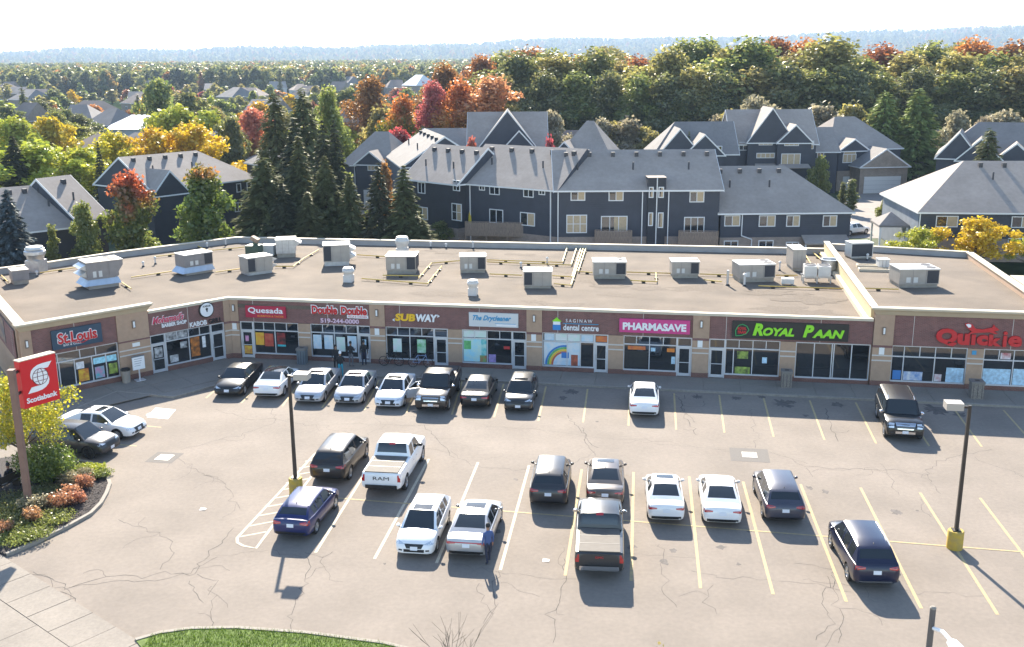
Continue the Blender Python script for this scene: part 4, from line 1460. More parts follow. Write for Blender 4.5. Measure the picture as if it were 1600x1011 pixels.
KEYS = {
    'sedan': [(-.5, .44, .60, .64, .68), (-.492, .33, .80, .84, .85), (-.478, .27, .94, .985, .92), (-.44, .24, .97, 1.02, .96), (-.33, .22, .955, 1.0, 1.0), (-.1, .2, .93, .97, 1.0), (.1, .2, .91, .96, 1.0), (.24, .2, .89, .95, 1.0), (.36, .21, .82, .89, .99), (.44, .22, .72, .79, .95), (.475, .23, .61, .69, .88), (.492, .26, .51, .57, .78), (.5, .3, .43, .47, .64)],
    'hatch': [(-.5, .44, .62, .66, .70), (-.492, .33, .84, .88, .86), (-.475, .27, .97, 1.01, .93), (-.44, .24, .99, 1.03, .965), (-.33, .22, .965, 1.0, 1.0), (-.1, .2, .94, .98, 1.0), (.1, .2, .92, .97, 1.0), (.25, .2, .90, .96, 1.0), (.37, .21, .83, .90, .98), (.44, .22, .73, .80, .94), (.475, .23, .62, .70, .87), (.492, .26, .52, .58, .76), (.5, .3, .43, .47, .62)],
    'suv': [(-.5, .50, .72, .76, .72), (-.492, .40, .98, 1.02, .88), (-.475, .34, 1.08, 1.12, .95), (-.44, .30, 1.10, 1.13, .97), (-.33, .28, 1.07, 1.1, 1.0), (-.1, .26, 1.04, 1.08, 1.0), (.1, .26, 1.03, 1.08, 1.0), (.25, .26, 1.02, 1.08, 1.0), (.36, .27, .97, 1.04, .985), (.44, .28, .89, .97, .95), (.475, .30, .78, .86, .89), (.492, .33, .62, .70, .80), (.5, .38, .52, .57, .66)],
    'bigsuv': [(-.5, .50, .80, .84, .86), (-.494, .42, 1.05, 1.08, .93), (-.48, .36, 1.16, 1.19, .96), (-.44, .33, 1.17, 1.2, .98), (-.1, .30, 1.14, 1.17, 1.0), (.1, .30, 1.13, 1.17, 1.0), (.24, .30, 1.12, 1.18, 1.0), (.38, .31, 1.09, 1.16, .99), (.46, .32, 1.02, 1.10, .96), (.487, .34, .90, .98, .92), (.496, .38, .70, .78, .86), (.5, .42, .60, .64, .78)],
    'pickup': [(-.5, .55, .85, .87, .93), (-.497, .50, 1.18, 1.19, .95), (-.485, .46, 1.26, 1.27, .97), (-.40, .42, 1.26, 1.27, .98), (-.13, .36, 1.25, 1.26, 1.0), (-.1, .34, 1.20, 1.22, 1.0), (.1, .34, 1.18, 1.22, 1.0), (.24, .34, 1.17, 1.23, 1.0), (.38, .36, 1.14, 1.21, .99), (.46, .38, 1.08, 1.15, .97), (.487, .40, .98, 1.05, .94), (.496, .43, .74, .82, .90), (.5, .47, .62, .66, .84)],
}
GH = {  # windscreen base, roof front, roof rear, rear base, B pillar, C pillar, D pillar, roof/base width ratio
    'sedan': (.245, .09, -.16, -.36, -.015, -.175, None, .75), 'hatch': (.27, .10, -.31, -.455, -.03, -.20, -.33, .76), 'suv': (.26, .12, -.35, -.472, -.02, -.20, -.36, .77),
    'bigsuv': (.225, .13, -.42, -.485, -.02, -.20, -.41, .86), 'pickup': (.235, .135, -.085, -.125, .03, -.085, None, .86)}


def interp(keys, t, c):
    if t <= keys[0][0]:
        return keys[0][c]
    for a, b in zip(keys[:-1], keys[1:]):
        if t <= b[0]:
            u = (t - a[0]) / (b[0] - a[0])
            return a[c] + (b[c] - a[c]) * u
    return keys[-1][c]


def car(label, kind, L, W, H, paint, pos, az, cat='car', rims=RIM, sunroof=False, rails=None, roofm=None, trim=None, wheelr=None, platefront=True, cover=None, grille='dark', clad=None, opendoor=False, tail='split', chrome_bumper=False, badge=None):
    t = thing('pickup_truck' if kind == 'pickup' else 'parked_car', label, cat, (pos[0], pos[1], 0), math.pi / 2 - az)
    K = KEYS[kind]
    h0 = {'sedan': 1.45, 'hatch': 1.46, 'suv': 1.68, 'bigsuv': 1.88, 'pickup': 1.92}[kind]
    zs = H / h0
    hw = W / 2
    R = wheelr or {'sedan': .33, 'hatch': .325, 'suv': .36, 'bigsuv': .40, 'pickup': .41}[kind]
    ts = sorted(set([k[0] for k in K] + [-.46, -.40, -.26, -.2, 0, .18, .30, .40, .46]))
    ring = []
    for tt in ts:
        zb, ze, zt, w = (interp(K, tt, c) for c in (1, 2, 3, 4))
        zb, ze, zt, w = zb * zs, ze * zs, zt * zs, w * hw
        hgt = ze - zb
        half = [(0, zb), (.80 * w, zb), (.955 * w, zb + .10 * hgt), (.995 * w, zb + .38 * hgt), (1.0 * w, zb + .62 * hgt), (.985 * w, zb + .82 * hgt), (.945 * w, ze - .01), (.88 * w, ze + .35 * (zt - ze)), (.5 * w, ze + .85 * (zt - ze)), (0, zt)]
        ring.append([(tt * L, y, z) for y, z in half] + [(tt * L, -y, z) for y, z in half[-2:0:-1]])
    n = len(ring[0])
    q = MB()
    vs = [p for r in ring for p in r]
    fs = []
    for i in range(len(ring) - 1):
        for j in range(n):
            fs.append((i * n + j, i * n + (j + 1) % n, (i + 1) * n + (j + 1) % n, (i + 1) * n + j))
    fs.append(tuple(range(n))[::-1])
    fs.append(tuple((len(ring) - 1) * n + j for j in range(n)))
    q.add(vs, fs)
    bvh = BVHTree.FromPolygons([Vector(v) for v in q.v], q.f)
    wb_f, wb_r = L * .5 - (.86 if kind != 'pickup' else .95), -L * .5 + (.98 if kind not in ('pickup', 'bigsuv') else 1.18)
    me = q.mesh('body', [paint, WELL])
    body = bpy.data.objects.new('body', me)
    C.objects.link(body)
    bm = bmesh.new(); bm.from_mesh(me); bmesh.ops.recalc_face_normals(bm, faces=bm.faces); bm.to_mesh(me); bm.free()
    cut = MB()
    for x in (wb_f, wb_r):
        cut.cyl((x, -hw * 1.3, R), (x, hw * 1.3, R), R * 1.13, R * 1.13, 22)
    cm = cut.mesh('cutter', [WELL])
    bm = bmesh.new(); bm.from_mesh(cm); bmesh.ops.recalc_face_normals(bm, faces=bm.faces); bm.to_mesh(cm); bm.free()
    co = bpy.data.objects.new('cutter', cm)
    C.objects.link(co)
    md = body.modifiers.new('arches', 'BOOLEAN')
    md.object = co
    md.operation = 'DIFFERENCE'
    md.solver = 'EXACT'
    try:
        md.material_mode = 'TRANSFER'
    except Exception:
        pass
    dg = bpy.context.evaluated_depsgraph_get()
    nm = bpy.data.meshes.new_from_object(body.evaluated_get(dg))
    body.modifiers.clear()
    body.data = nm
    nm.name = 'body'
    nm.shade_smooth()
    nm.set_sharp_from_angle(angle=math.radians(38))
    bpy.data.objects.remove(co)
    body.parent = t
    # ---- greenhouse
    wb, wt, rt, rb, bp, cp_, dp, ratio = GH[kind]
    st = [wb + (wt - wb) * k / 4 for k in range(5)]
    nW = 4
    mids = sorted([x for x in ((wt + bp) / 2, bp + .012, bp - .012, (bp + cp_) / 2, cp_ + .01, cp_ - .012, (dp + .01) if dp else None) if x is not None and rt + .004 < x < wt - .004], reverse=True)
    st += mids + [rt]
    iR = len(st) - 1
    st += [rt + (rb - rt) * k / 4 for k in range(1, 5)]
    G = []
    Hg = H - interp(K, wb, 2) * zs
    for i, tt in enumerate(st):
        zbase = interp(K, tt, 2) * zs - .02
        wbase = interp(K, tt, 4) * hw * .925
        if i <= nW:
            u = i / nW
            zc = interp(K, wb, 3) * zs - .01
            ztop = zc + (H - .02 - zc) * (u ** .92)
        elif i <= iR:
            u = (wt - tt) / (wt - rt)
            ztop = H - .02 + .02 * math.sin(math.pi * min(1, u * 1.1)) - (.05 * u * u if kind in ('suv', 'hatch') else .02 * u * u)
        else:
            u = (rt - tt) / (rt - rb)
            zr0 = H - .02 - (.05 if kind in ('suv', 'hatch') else .02)
            zc = interp(K, rb, 3) * zs - .01
            ztop = zr0 + (zc - zr0) * (u ** (1.15 if kind in ('sedan',) else 1.35))
        hh = max(.02, ztop - zbase)
        rail = zbase + hh * .90
        ratio_ = ratio - (.07 * max(0, (bp - tt) / (bp - rb)) if kind in ('suv', 'hatch', 'sedan') else 0)
        ws = wbase * (1 + (ratio_ - 1) * min(1, (rail - zbase) / (Hg * .9)))
        half = [(wbase, zbase), (wbase + (ws - wbase) * .08, zbase + .08 * (rail - zbase)), (wbase + (ws - wbase) * .90, zbase + .90 * (rail - zbase)), (ws, rail), (ws * .86, ztop - .012), (0, ztop)]
        G.append([Vector((tt * L, y, z)) for y, z in half] + [Vector((tt * L, -y, z)) for y, z in half[-2::-1]])
    m = len(G[0])
    groups = {'shell': [], 'roof': [], 'windscreen': [], 'rear_window': [], 'side_a_l': [], 'side_a_r': [], 'side_b_l': [], 'side_b_r': [], 'side_c_l': [], 'side_c_r': []}
    for i in range(len(st) - 1):
        tm = (st[i] + st[i + 1]) / 2
        pill = (abs(tm - bp) < .0121 and i > nW - 1) or (dp and abs(tm - cp_) < .0121)
        for j in range(m - 1):
            f = (i, j)
            g = 'shell'
            if j in (4, 5) and i < nW:
                g = 'windscreen'
            elif j in (4, 5) and i >= iR:
                g = 'rear_window' if (kind in ('sedan', 'pickup') and i < iR + 3) or iR < i < iR + 3 else ('roof' if i == iR else 'shell')
            elif j in (3, 4, 5, 6) and nW <= i < iR:
                g = 'roof'
            elif j in (1, 8) and i >= 1 and not pill:
                sd = '_l' if j == 1 else '_r'
                if tm > bp:
                    g = 'side_a' + sd
                elif tm > cp_:
                    g = 'side_b' + sd
                elif dp and tm > dp + .012:
                    g = 'side_c' + sd
            groups[g].append(f)
    for g, cells in groups.items():
        if not cells:
            continue
        q = MB()
        idx = {}
        for (i, j) in cells:
            fv = []
            for (a, b) in ((i, j), (i + 1, j), (i + 1, j + 1), (i, j + 1)):
                if (a, b) not in idx:
                    idx[(a, b)] = len(q.v)
                    q.v.append(tuple(G[a][b]))
                fv.append(idx[(a, b)])
            q.f.append(tuple(fv[::-1]))
            q.m.append(0)
        nm = {'shell': 'cabin_pillars', 'roof': 'roof', 'windscreen': 'windscreen', 'rear_window': 'rear_window'}.get(g, 'side_window')
        q.build(nm, paint if g == 'shell' else ((roofm or paint) if g == 'roof' else CARGLASS), t, 40)
    gv = [v for r in G for v in r]
    gf = [(i * m + j, i * m + j + 1, (i + 1) * m + j + 1, (i + 1) * m + j) for i in range(len(st) - 1) for j in range(m - 1)]
    gb = BVHTree.FromPolygons(gv, gf)

    def patch(name, tree, o, u, v, d, w_, h_, mt, nu=6, nv=3, shape=None, off=.007, parent=None):
        d = Vector(d).normalized(); u = Vector(u).normalized(); v = Vector(v).normalized(); o = Vector(o)
        P = []
        for b in range(nv + 1):
            for a in range(nu + 1):
                x, y = a / nu * 2 - 1, b / nv * 2 - 1
                if shape:
                    x, y = shape(x, y)
                p = o + u * x * w_ / 2 + v * y * h_ / 2
                hit = tree.ray_cast(p - d * 3, d)
                P.append(hit[0] - d * off if hit[0] is not None else None)
        q = MB(); idx = {}
        for b in range(nv):
            for a in range(nu):
                c = [b * (nu + 1) + a, b * (nu + 1) + a + 1, (b + 1) * (nu + 1) + a + 1, (b + 1) * (nu + 1) + a]
                if all(P[k] is not None for k in c):
                    f = []
                    for k in c:
                        if k not in idx:
                            idx[k] = len(q.v); q.v.append(tuple(P[k]))
                        f.append(idx[k])
                    q.f.append(tuple(f)); q.m.append(0)
        if q.f:
            return q.build(name, mt, parent or t, 50)

    X, Y, Z = (1, 0, 0), (0, 1, 0), (0, 0, 1)
    big = kind in ('pickup', 'bigsuv')
    # front end
    zl = {'sedan': .66, 'hatch': .68, 'suv': .84, 'bigsuv': .95, 'pickup': 1.0}[kind] * zs
    for s in (-1, 1):
        if big:
            patch('headlight', bvh, (L / 2, s * hw * .76, zl - .02), Y, Z, (-1, -s * .15, 0), hw * .34, .24, HEADL, 4, 3)
        else:
            patch('headlight', bvh, (L / 2 - .1, s * hw * .72, zl), (-.5 * s, .8, 0) if s > 0 else (.5, .8, 0), Z, (-.85, -s * .5, 0), hw * .52, .15, HEADL, 5, 2, (lambda a, b, s=s: (a, b * (.55 + .45 * a * s) + .35 * a * s)))
        patch('fog_light', bvh, (L / 2, s * hw * .66, .42 * zs if not big else .55), Y, Z, (-1, 0, 0), hw * .18, .07, BLACK, 2, 1)
    gm = CHROME if grille == 'chrome' else (BLACK if grille == 'dark' else paint)
    gw = hw * (1.05 if big else .95)
    gr = patch('grille', bvh, (L / 2, 0, zl - (.04 if big else .10)), Y, Z, (-1, 0, 0), gw, .34 if big else .18, gm, 6, 3, (lambda a, b: (a * (1 - .12 * (1 - b)), b)))
    if grille == 'chrome' and gr:
        patch('grille_mesh', bvh, (L / 2, 0, zl - (.04 if big else .10)), Y, Z, (-1, 0, 0), gw * .86, .22 if big else .11, mat('grille_dark', (.12, .12, .12), .4, .5), 5, 2, None, .014, gr)
    patch('lower_intake', bvh, (L / 2, 0, (.40 if not big else .56) * zs), Y, Z, (-1, 0, 0), hw * 1.0, .13, CHROME if chrome_bumper else BLACK, 6, 2)
    if platefront:
        patch('number_plate', bvh, (L / 2, 0, (.50 if not big else .60) * zs), Y, Z, (-1, 0, 0), .31, .155, PLATE, 2, 1, None, .02)
    # rear end
    zr = {'sedan': .82, 'hatch': .86, 'suv': .98, 'bigsuv': 1.05, 'pickup': 1.02}[kind] * zs
    for s in (-1, 1):
        if big:
            patch('taillight', bvh, (-L / 2, s * hw * .87, zr), Y, Z, (1, -s * .12, 0), hw * .15, .34, TAILL, 2, 4)
        else:
            patch('taillight', bvh, (-L / 2 + .08, s * hw * .74, zr), (.45 * s, .85, 0) if s > 0 else (-.45, .85, 0), Z, (.9, -s * .42, 0), hw * .5, .15 if kind == 'sedan' else .2, TAILL, 5, 2, (lambda a, b, s=s: (a, b * (.7 + .3 * a * s))))
    if tail == 'bar':
        patch('light_bar', bvh, (-L / 2, 0, zr + .02), Y, Z, (1, 0, 0), hw * 1.5, .05, TAILL, 8, 1, None, .012)
    patch('number_plate', bvh, (-L / 2, 0, zr - (.10 if kind in ('sedan', 'hatch') else .16) - (.28 if big else 0)), Y, Z, (1, 0, 0), .31, .155, PLATE, 2, 1, None, .02)
    patch('rear_bumper', bvh, (-L / 2, 0, (.40 if not big else .60) * zs), Y, Z, (1, 0, 0), hw * 1.55, .14 if not big else .2, CHROME if chrome_bumper else (clad or BLACK), 8, 2, None, .012 if not big else .06)
    # sides
    for s in (-1, 1):
        sill = patch('sill', bvh, (0, s * hw, .33 * zs if not big else .45), X, Z, (0, -s, 0), L * .42, .10, clad or BLACK, 8, 1, None, .006)
        for (x0, x1) in ((.5 * (wt + .11), bp), (bp - .006, cp_ - (.0 if kind != 'sedan' else .01))):
            if opendoor and s == 1 and x0 > bp:
                patch('door_opening', bvh, ((x0 + x1) / 2 * L, s * hw, .62 * zs), X, Z, (0, -s, 0), (x0 - x1) * L, .58 * zs, BLACK, 5, 3, None, .004)
                continue
            zc = {'sedan': .63, 'hatch': .64, 'suv': .72, 'bigsuv': .80, 'pickup': .84}[kind] * zs
            d = patch('door', bvh, ((x0 + x1) / 2 * L, s * hw, zc), X, Z, (0, -s, 0), (x0 - x1) * L - .02, (.50 if not big else .62) * zs, paint, 5, 4, None, .005)
            if d:
                patch('handle', bvh, (x1 * L + .16, s * hw, zc + .16 * zs), X, Z, (0, -s, 0), .18, .03, CHROME if big else paint, 2, 1, None, .03, d)
        # mirror
        mx, my = (wb - .045) * L, s * (hw * .945 + .10)
        mz = (interp(K, wb, 2) + .07) * zs
        q = MB()
        e = .85 if not big else 1.15
        vs = []
        for dx, k in ((.09, .55), (.03, 1), (-.06, .9)):
            for a in range(8):
                an = a * math.pi / 4
                vs.append((mx + dx * e, my + .11 * k * e * math.cos(an), mz + .075 * k * e * math.sin(an)))
        q.add(vs, [(i * 8 + a, i * 8 + (a + 1) % 8, (i + 1) * 8 + (a + 1) % 8, (i + 1) * 8 + a) for i in range(2) for a in range(8)] + [tuple(range(8))[::-1], tuple(range(16, 24))])
        mo = q.build('mirror', trim or (CHROME if (big and chrome_bumper) else paint), t, 50)
        q = MB(); q.box(mx - .03, mx + .03, min(my, s * hw * .86), max(my - .0, s * hw * .86), mz - .075, mz - .045); q.build('mirror_arm', BLACK, mo)
    # wheels
    for x in (wb_f, wb_r):
        for s in (-1, 1):
            yc = s * (hw * .985 - .11)
            q = MB()
            q.lathe([(R * .66, -.10), (R * .93, -.105), (R, -.07), (R, .07), (R * .93, .105), (R * .66, .10)], 22, (x, yc, R), axis='y')
            wh = q.build('wheel', TYRE, t, 40)
            q = MB()
            yo = yc + s * .06
            q.lathe([(R * .67, 0), (R * .60, s * .035), (R * .56, s * .01), (0, s * .0)], 18, (x, yo, R), axis='y')
            for k in range(5):
                a = k * 2 * math.pi / 5 + .3
                T = Matrix.Translation((x, yo + s * .02, R)) @ Matrix.Rotation(-a, 4, 'Y')
                q.box(-.03, .03, -.018, .018, .03, R * .60, T=T)
            q.build('rim', [rims], wh, 40)
    # roof furniture
    if sunroof:
        patch('sunroof', gb, ((wt - (.07 if not big else .1)) * L, 0, H), X, Y, (0, 0, -1), .42 if sunroof is True else sunroof, W * .46, CARGLASS, 3, 4)
    rails = kind in ('bigsuv',) if rails is None else rails
    if rails:
        for s in (-1, 1):
            pts = []
            for k in range(7):
                tt = wt - .015 + (rt + .03 - wt) * k / 6
                hit = gb.ray_cast(Vector((tt * L, s * W * .335, H + 1)), Vector((0, 0, -1)))
                if hit[0] is not None:
                    pts.append(hit[0] + Vector((0, 0, .045 if 0 < k < 6 else .0)))
            q = MB(); q.tube(pts, .022, 6); q.build('roof_rail', rails if not isinstance(rails, bool) else CHROME, t, 50)
    if kind in ('hatch', 'suv', 'sedan'):
        hit = gb.ray_cast(Vector(((rt + .03) * L, 0, H + 1)), Vector((0, 0, -1)))
        if hit[0] is not None:
            q = MB(); p = hit[0]; q.add([p + Vector(v) for v in ((.10, 0, -.01), (-.06, .02, -.01), (-.06, -.02, -.01), (-.05, 0, .07))], [(0, 1, 3), (0, 3, 2), (1, 2, 3)]); q.build('antenna_fin', BLACK, t)
    if kind == 'pickup':
        q = MB()
        x0, x1, yb, zc = -.488 * L, -.135 * L, hw * .82, 1.268 * zs
        q.box(x0, x1, -yb, yb, zc + .002, zc + .045)
        cv = q.build('bed_cover', cover or COVER, t)
        if badge is None or True:
            q = MB()
            for k in (1, 2):
                xx = x0 + (x1 - x0) * k / 3
                q.box(xx - .012, xx + .012, -yb + .02, yb - .02, zc + .046, zc + .052)
            q.build('cover_seam', BLACK, cv)
        patch('tailgate', bvh, (-L / 2, 0, .98 * zs), Y, Z, (1, 0, 0), hw * 1.52, .46 * zs, paint, 6, 3, None, .012)
        patch('brake_light', gb, ((rt - .006) * L, 0, H - .06), Y, X, (.4, 0, -1), .3, .10, TAILL, 3, 1, None, .02)
    if badge:
        txt, w_, h_, zz, mt = badge
        o = link_mesh('tailgate_lettering', text_mesh(txt, w_, h_, .012, bold=0, m=mt), t)
        o.rotation_euler = (0, 0, -math.pi / 2)
        hit = bvh.ray_cast(Vector((-L, 0, zz)), Vector((1, 0, 0)))
        o.location = (hit[0].x - .014, 0, zz)
    if opendoor:
        hx, hy = (wb - .05) * L, hw * .97
        ln = (wb - .05 - bp) * L * .98
        T = Matrix.Translation((hx, hy, 0)) @ Matrix.Rotation(math.radians(180 - 62), 4, 'Z')
        q = MB()
        q.add([T @ Vector(v) for v in ((0, -.03, .34), (ln, -.03, .30), (ln, .03, .30), (0, .03, .34), (0, -.045, .62), (ln, -.045, .62), (ln, .05, .62), (0, .05, .62), (0, -.02, .90), (ln, -.02, .93), (ln, .03, .93), (0, .03, .90))],
              [(0, 3, 2, 1), (0, 1, 5, 4), (1, 2, 6, 5), (2, 3, 7, 6), (3, 0, 4, 7), (4, 5, 9, 8), (5, 6, 10, 9), (6, 7, 11, 10), (7, 4, 8, 11), (8, 9, 10, 11)])
        d = q.build('door', paint, t, 40)
        d['label'] = 'white driver door swung wide open'
        q = MB()
        q.add([T @ Vector(v) for v in ((.12, 0, .93), (ln - .05, 0, .95), (ln - .12, -.12, 1.32), (.55, -.11, 1.30))], [(0, 1, 2, 3)])
        q.build('door_window', CARGLASS, d)
        q = MB()
        q.tube([T @ Vector(v) for v in ((.05, .005, .92), (.52, -.11, 1.32), (ln - .1, -.12, 1.34), (ln, .005, .94))], .022, 6)
        q.build('window_frame', paint, d, 40)
    return t


SA = math.radians(7.2)


def near(px, py, L, az, z=.28):
    """centre of a car whose near end shows at this place; az points from the near end to the far end"""
    p = un(px, py, z)
    return (p.x + math.sin(az) * L / 2, p.y + math.cos(az) * L / 2)


def parked(label, kind, L, W, H, paint, px, py, az=SA, front=False, **k):
    pos = near(px, py, L, az)
    return car(label, kind, L, W, H, PAINT[paint], pos, az + math.pi if front else az, **k)


D = math.radians
parked('black sedan parked nose out before the burger window, first in the front row', 'sedan', 4.85, 1.84, 1.43, 'black', 354, 616, D(4.5), True)
parked('white sedan with dark glass roof and red tail lights beside the black sedan', 'sedan', 4.7, 1.81, 1.43, 'white', 416, 619, D(4.5), roofm=CARGLASS)
parked('light silver luxury sedan with sunroof and wide black grille by the lamp post', 'sedan', 4.95, 1.86, 1.44, 'lightsilver', 480, 627, D(5.5), True, sunroof=True)
parked('silver sports sedan with gaping black grille and a white plate set to one side', 'sedan', 4.7, 1.84, 1.42, 'silver', 542, 629, D(5.5), True, sunroof=True)
parked('pearl white sedan with its driver door standing open', 'sedan', 4.68, 1.82, 1.41, 'pearl', 605.7, 634.5, D(6), True, sunroof=True, opendoor=True)
parked('dark brown pickup truck with chrome grille and bumper facing out', 'pickup', 5.85, 2.0, 1.94, 'brownblack', 672.6, 641, D(6.5), True, cat='pickup truck', grille='chrome', chrome_bumper=True, cover=DARKCOVER)
parked('black sedan parked nose in with red tail lights glinting in the sun', 'sedan', 4.75, 1.83, 1.42, 'black', 740.6, 634.8, D(6.5))
parked('dark grey compact crossover facing out with a sun glare on its roof', 'suv', 4.35, 1.78, 1.58, 'charcoal', 809, 640, D(6.5), True, sunroof=True)
parked('white sedan parked alone below the pharmacy windows', 'sedan', 4.65, 1.77, 1.46, 'white', 1006.4, 648.5, D(7.2))
parked('big black sport utility vehicle with chrome grille and roof rails before the end shop', 'bigsuv', 5.18, 2.04, 1.89, 'black', 1414, 684.5, D(12), True, grille='chrome', chrome_bumper=True, platefront=True)
parked('dark brown sport utility vehicle with chrome wheels next to the hatched island', 'suv', 4.75, 1.9, 1.68, 'brownblack', 511, 750.8, D(8))
parked('white pickup truck with RAM on its tailgate and a tan bed cover', 'pickup', 5.85, 2.0, 1.95, 'white', 596, 770.4, D(7.5), cat='pickup truck', badge=('RAM', .78, .17, 1.02, BLACK), trim=BLACK)
parked('shiny dark blue hatchback by the yellow lamp base', 'hatch', 4.45, 1.77, 1.46, 'blue', 454, 837.5, D(9))
parked('white hatchback with hood scoop lamps facing the street between the blue hatchback and silver sedan', 'hatch', 4.45, 1.75, 1.47, 'white', 646.5, 865, D(7.2), True, sunroof=.5, tail='split')
parked('silver fastback sedan with a full width red light bar', 'sedan', 4.85, 1.86, 1.44, 'silver', 728, 868, D(8), sunroof=.55, tail='bar')
parked('dark grey sport utility vehicle standing alone in its bay beside the brown sedan', 'suv', 4.5, 1.84, 1.67, 'darkgrey', 856, 789.5, D(6))
parked('grey brown sedan hidden nose to tail with the grey pickup', 'sedan', 4.7, 1.82, 1.47, 'greybrown', 945, 788, D(5.5), sunroof=True)
parked('dark grey pickup truck with chrome rear bumper and a tan bed cover', 'pickup', 5.85, 2.03, 1.9, 'charcoal', 936, 899, D(5), cat='pickup truck', chrome_bumper=True, badge=('GMC', .34, .09, 1.06, RED))
parked('white small sedan with sunroof in the middle row left of the other white sedan', 'sedan', 4.37, 1.70, 1.45, 'white', 1041, 813, D(5.5), sunroof=True)
parked('white sedan with plain roof and black lower bumper next to the slate crossover', 'sedan', 4.63, 1.78, 1.43, 'white', 1129, 817.5, D(7.2))
parked('slate grey crossover with sloping rear window at the end of the middle row', 'suv', 4.6, 1.85, 1.6, 'slate', 1227, 814.5, D(5.5))
parked('dark navy sport utility vehicle with silver roof rails and bumper trim', 'suv', 4.7, 1.86, 1.74, 'navy', 1369.4, 916, D(4), rails=CHROME, clad=CHROME)
# two cars standing sideways by the planted island
LA = D(104)
p = un(219, 674, .28)
car('white sedan with sunroof parked crosswise by the wing, partly behind yellow leaves', 'sedan', 4.8, 1.85, 1.44, PAINT['white'], (p.x - math.sin(LA) * 2.4, p.y - math.cos(LA) * 2.4), LA, sunroof=True)
p = un(177, 703, .28)
car('dark grey crossover parked crosswise beside the planted island', 'suv', 4.55, 1.84, 1.62, PAINT['darkgrey'], (p.x - math.sin(LA) * 2.3, p.y - math.cos(LA) * 2.3), LA, rims=RIMDARK)
p = un(1331, 366, 0)
car('white car parked by the townhouse corner beyond the shop roof', 'sedan', 4.6, 1.8, 1.45, PAINT['white'], (p.x, p.y), D(60))
# ================================================================== HOUSES
SLATE = siding_mat('slate_blue_siding', (.046, .051, .067))
SLATE2 = siding_mat('dark_slate_siding', (.030, .033, .042))
SLATELIT = siding_mat('sunlit_slate_siding', (.12, .135, .16))  # slate siding lightened in colour to stand for sun on the left-facing wall
HBRICK = brick_mat('house_brick', (.30, .235, .19), (.235, .185, .15), (.32, .28, .25))
HBEIGE = brick_mat('beige_house_brick', (.30, .24, .185), (.24, .19, .15), (.3, .26, .22))
SHING = shingle_mat('grey_shingles', (.31, .265, .23))
SHINGB = shingle_mat('brown_shingles', (.26, .20, .165))
SHINGL = shingle_mat('light_grey_shingles', (.20, .183, .172))
TRIM = mat('white_trim', (.70, .70, .69), .6)
BLIND = mat('beige_blind', (.46, .35, .22), .8, var=.1, vscale=4)
HGLASS = mat('house_glass', (.02, .026, .034), .05, spec=.9, ior=1.6, var=.5, vscale=.5)
WOOD = mat('fence_timber', (.25, .19, .145), .9, var=.25, vscale=3, stretch=(8, 8, 1))
GARAGE = mat('garage_white', (.62, .61, .58), .6)
hr = random.Random(3)


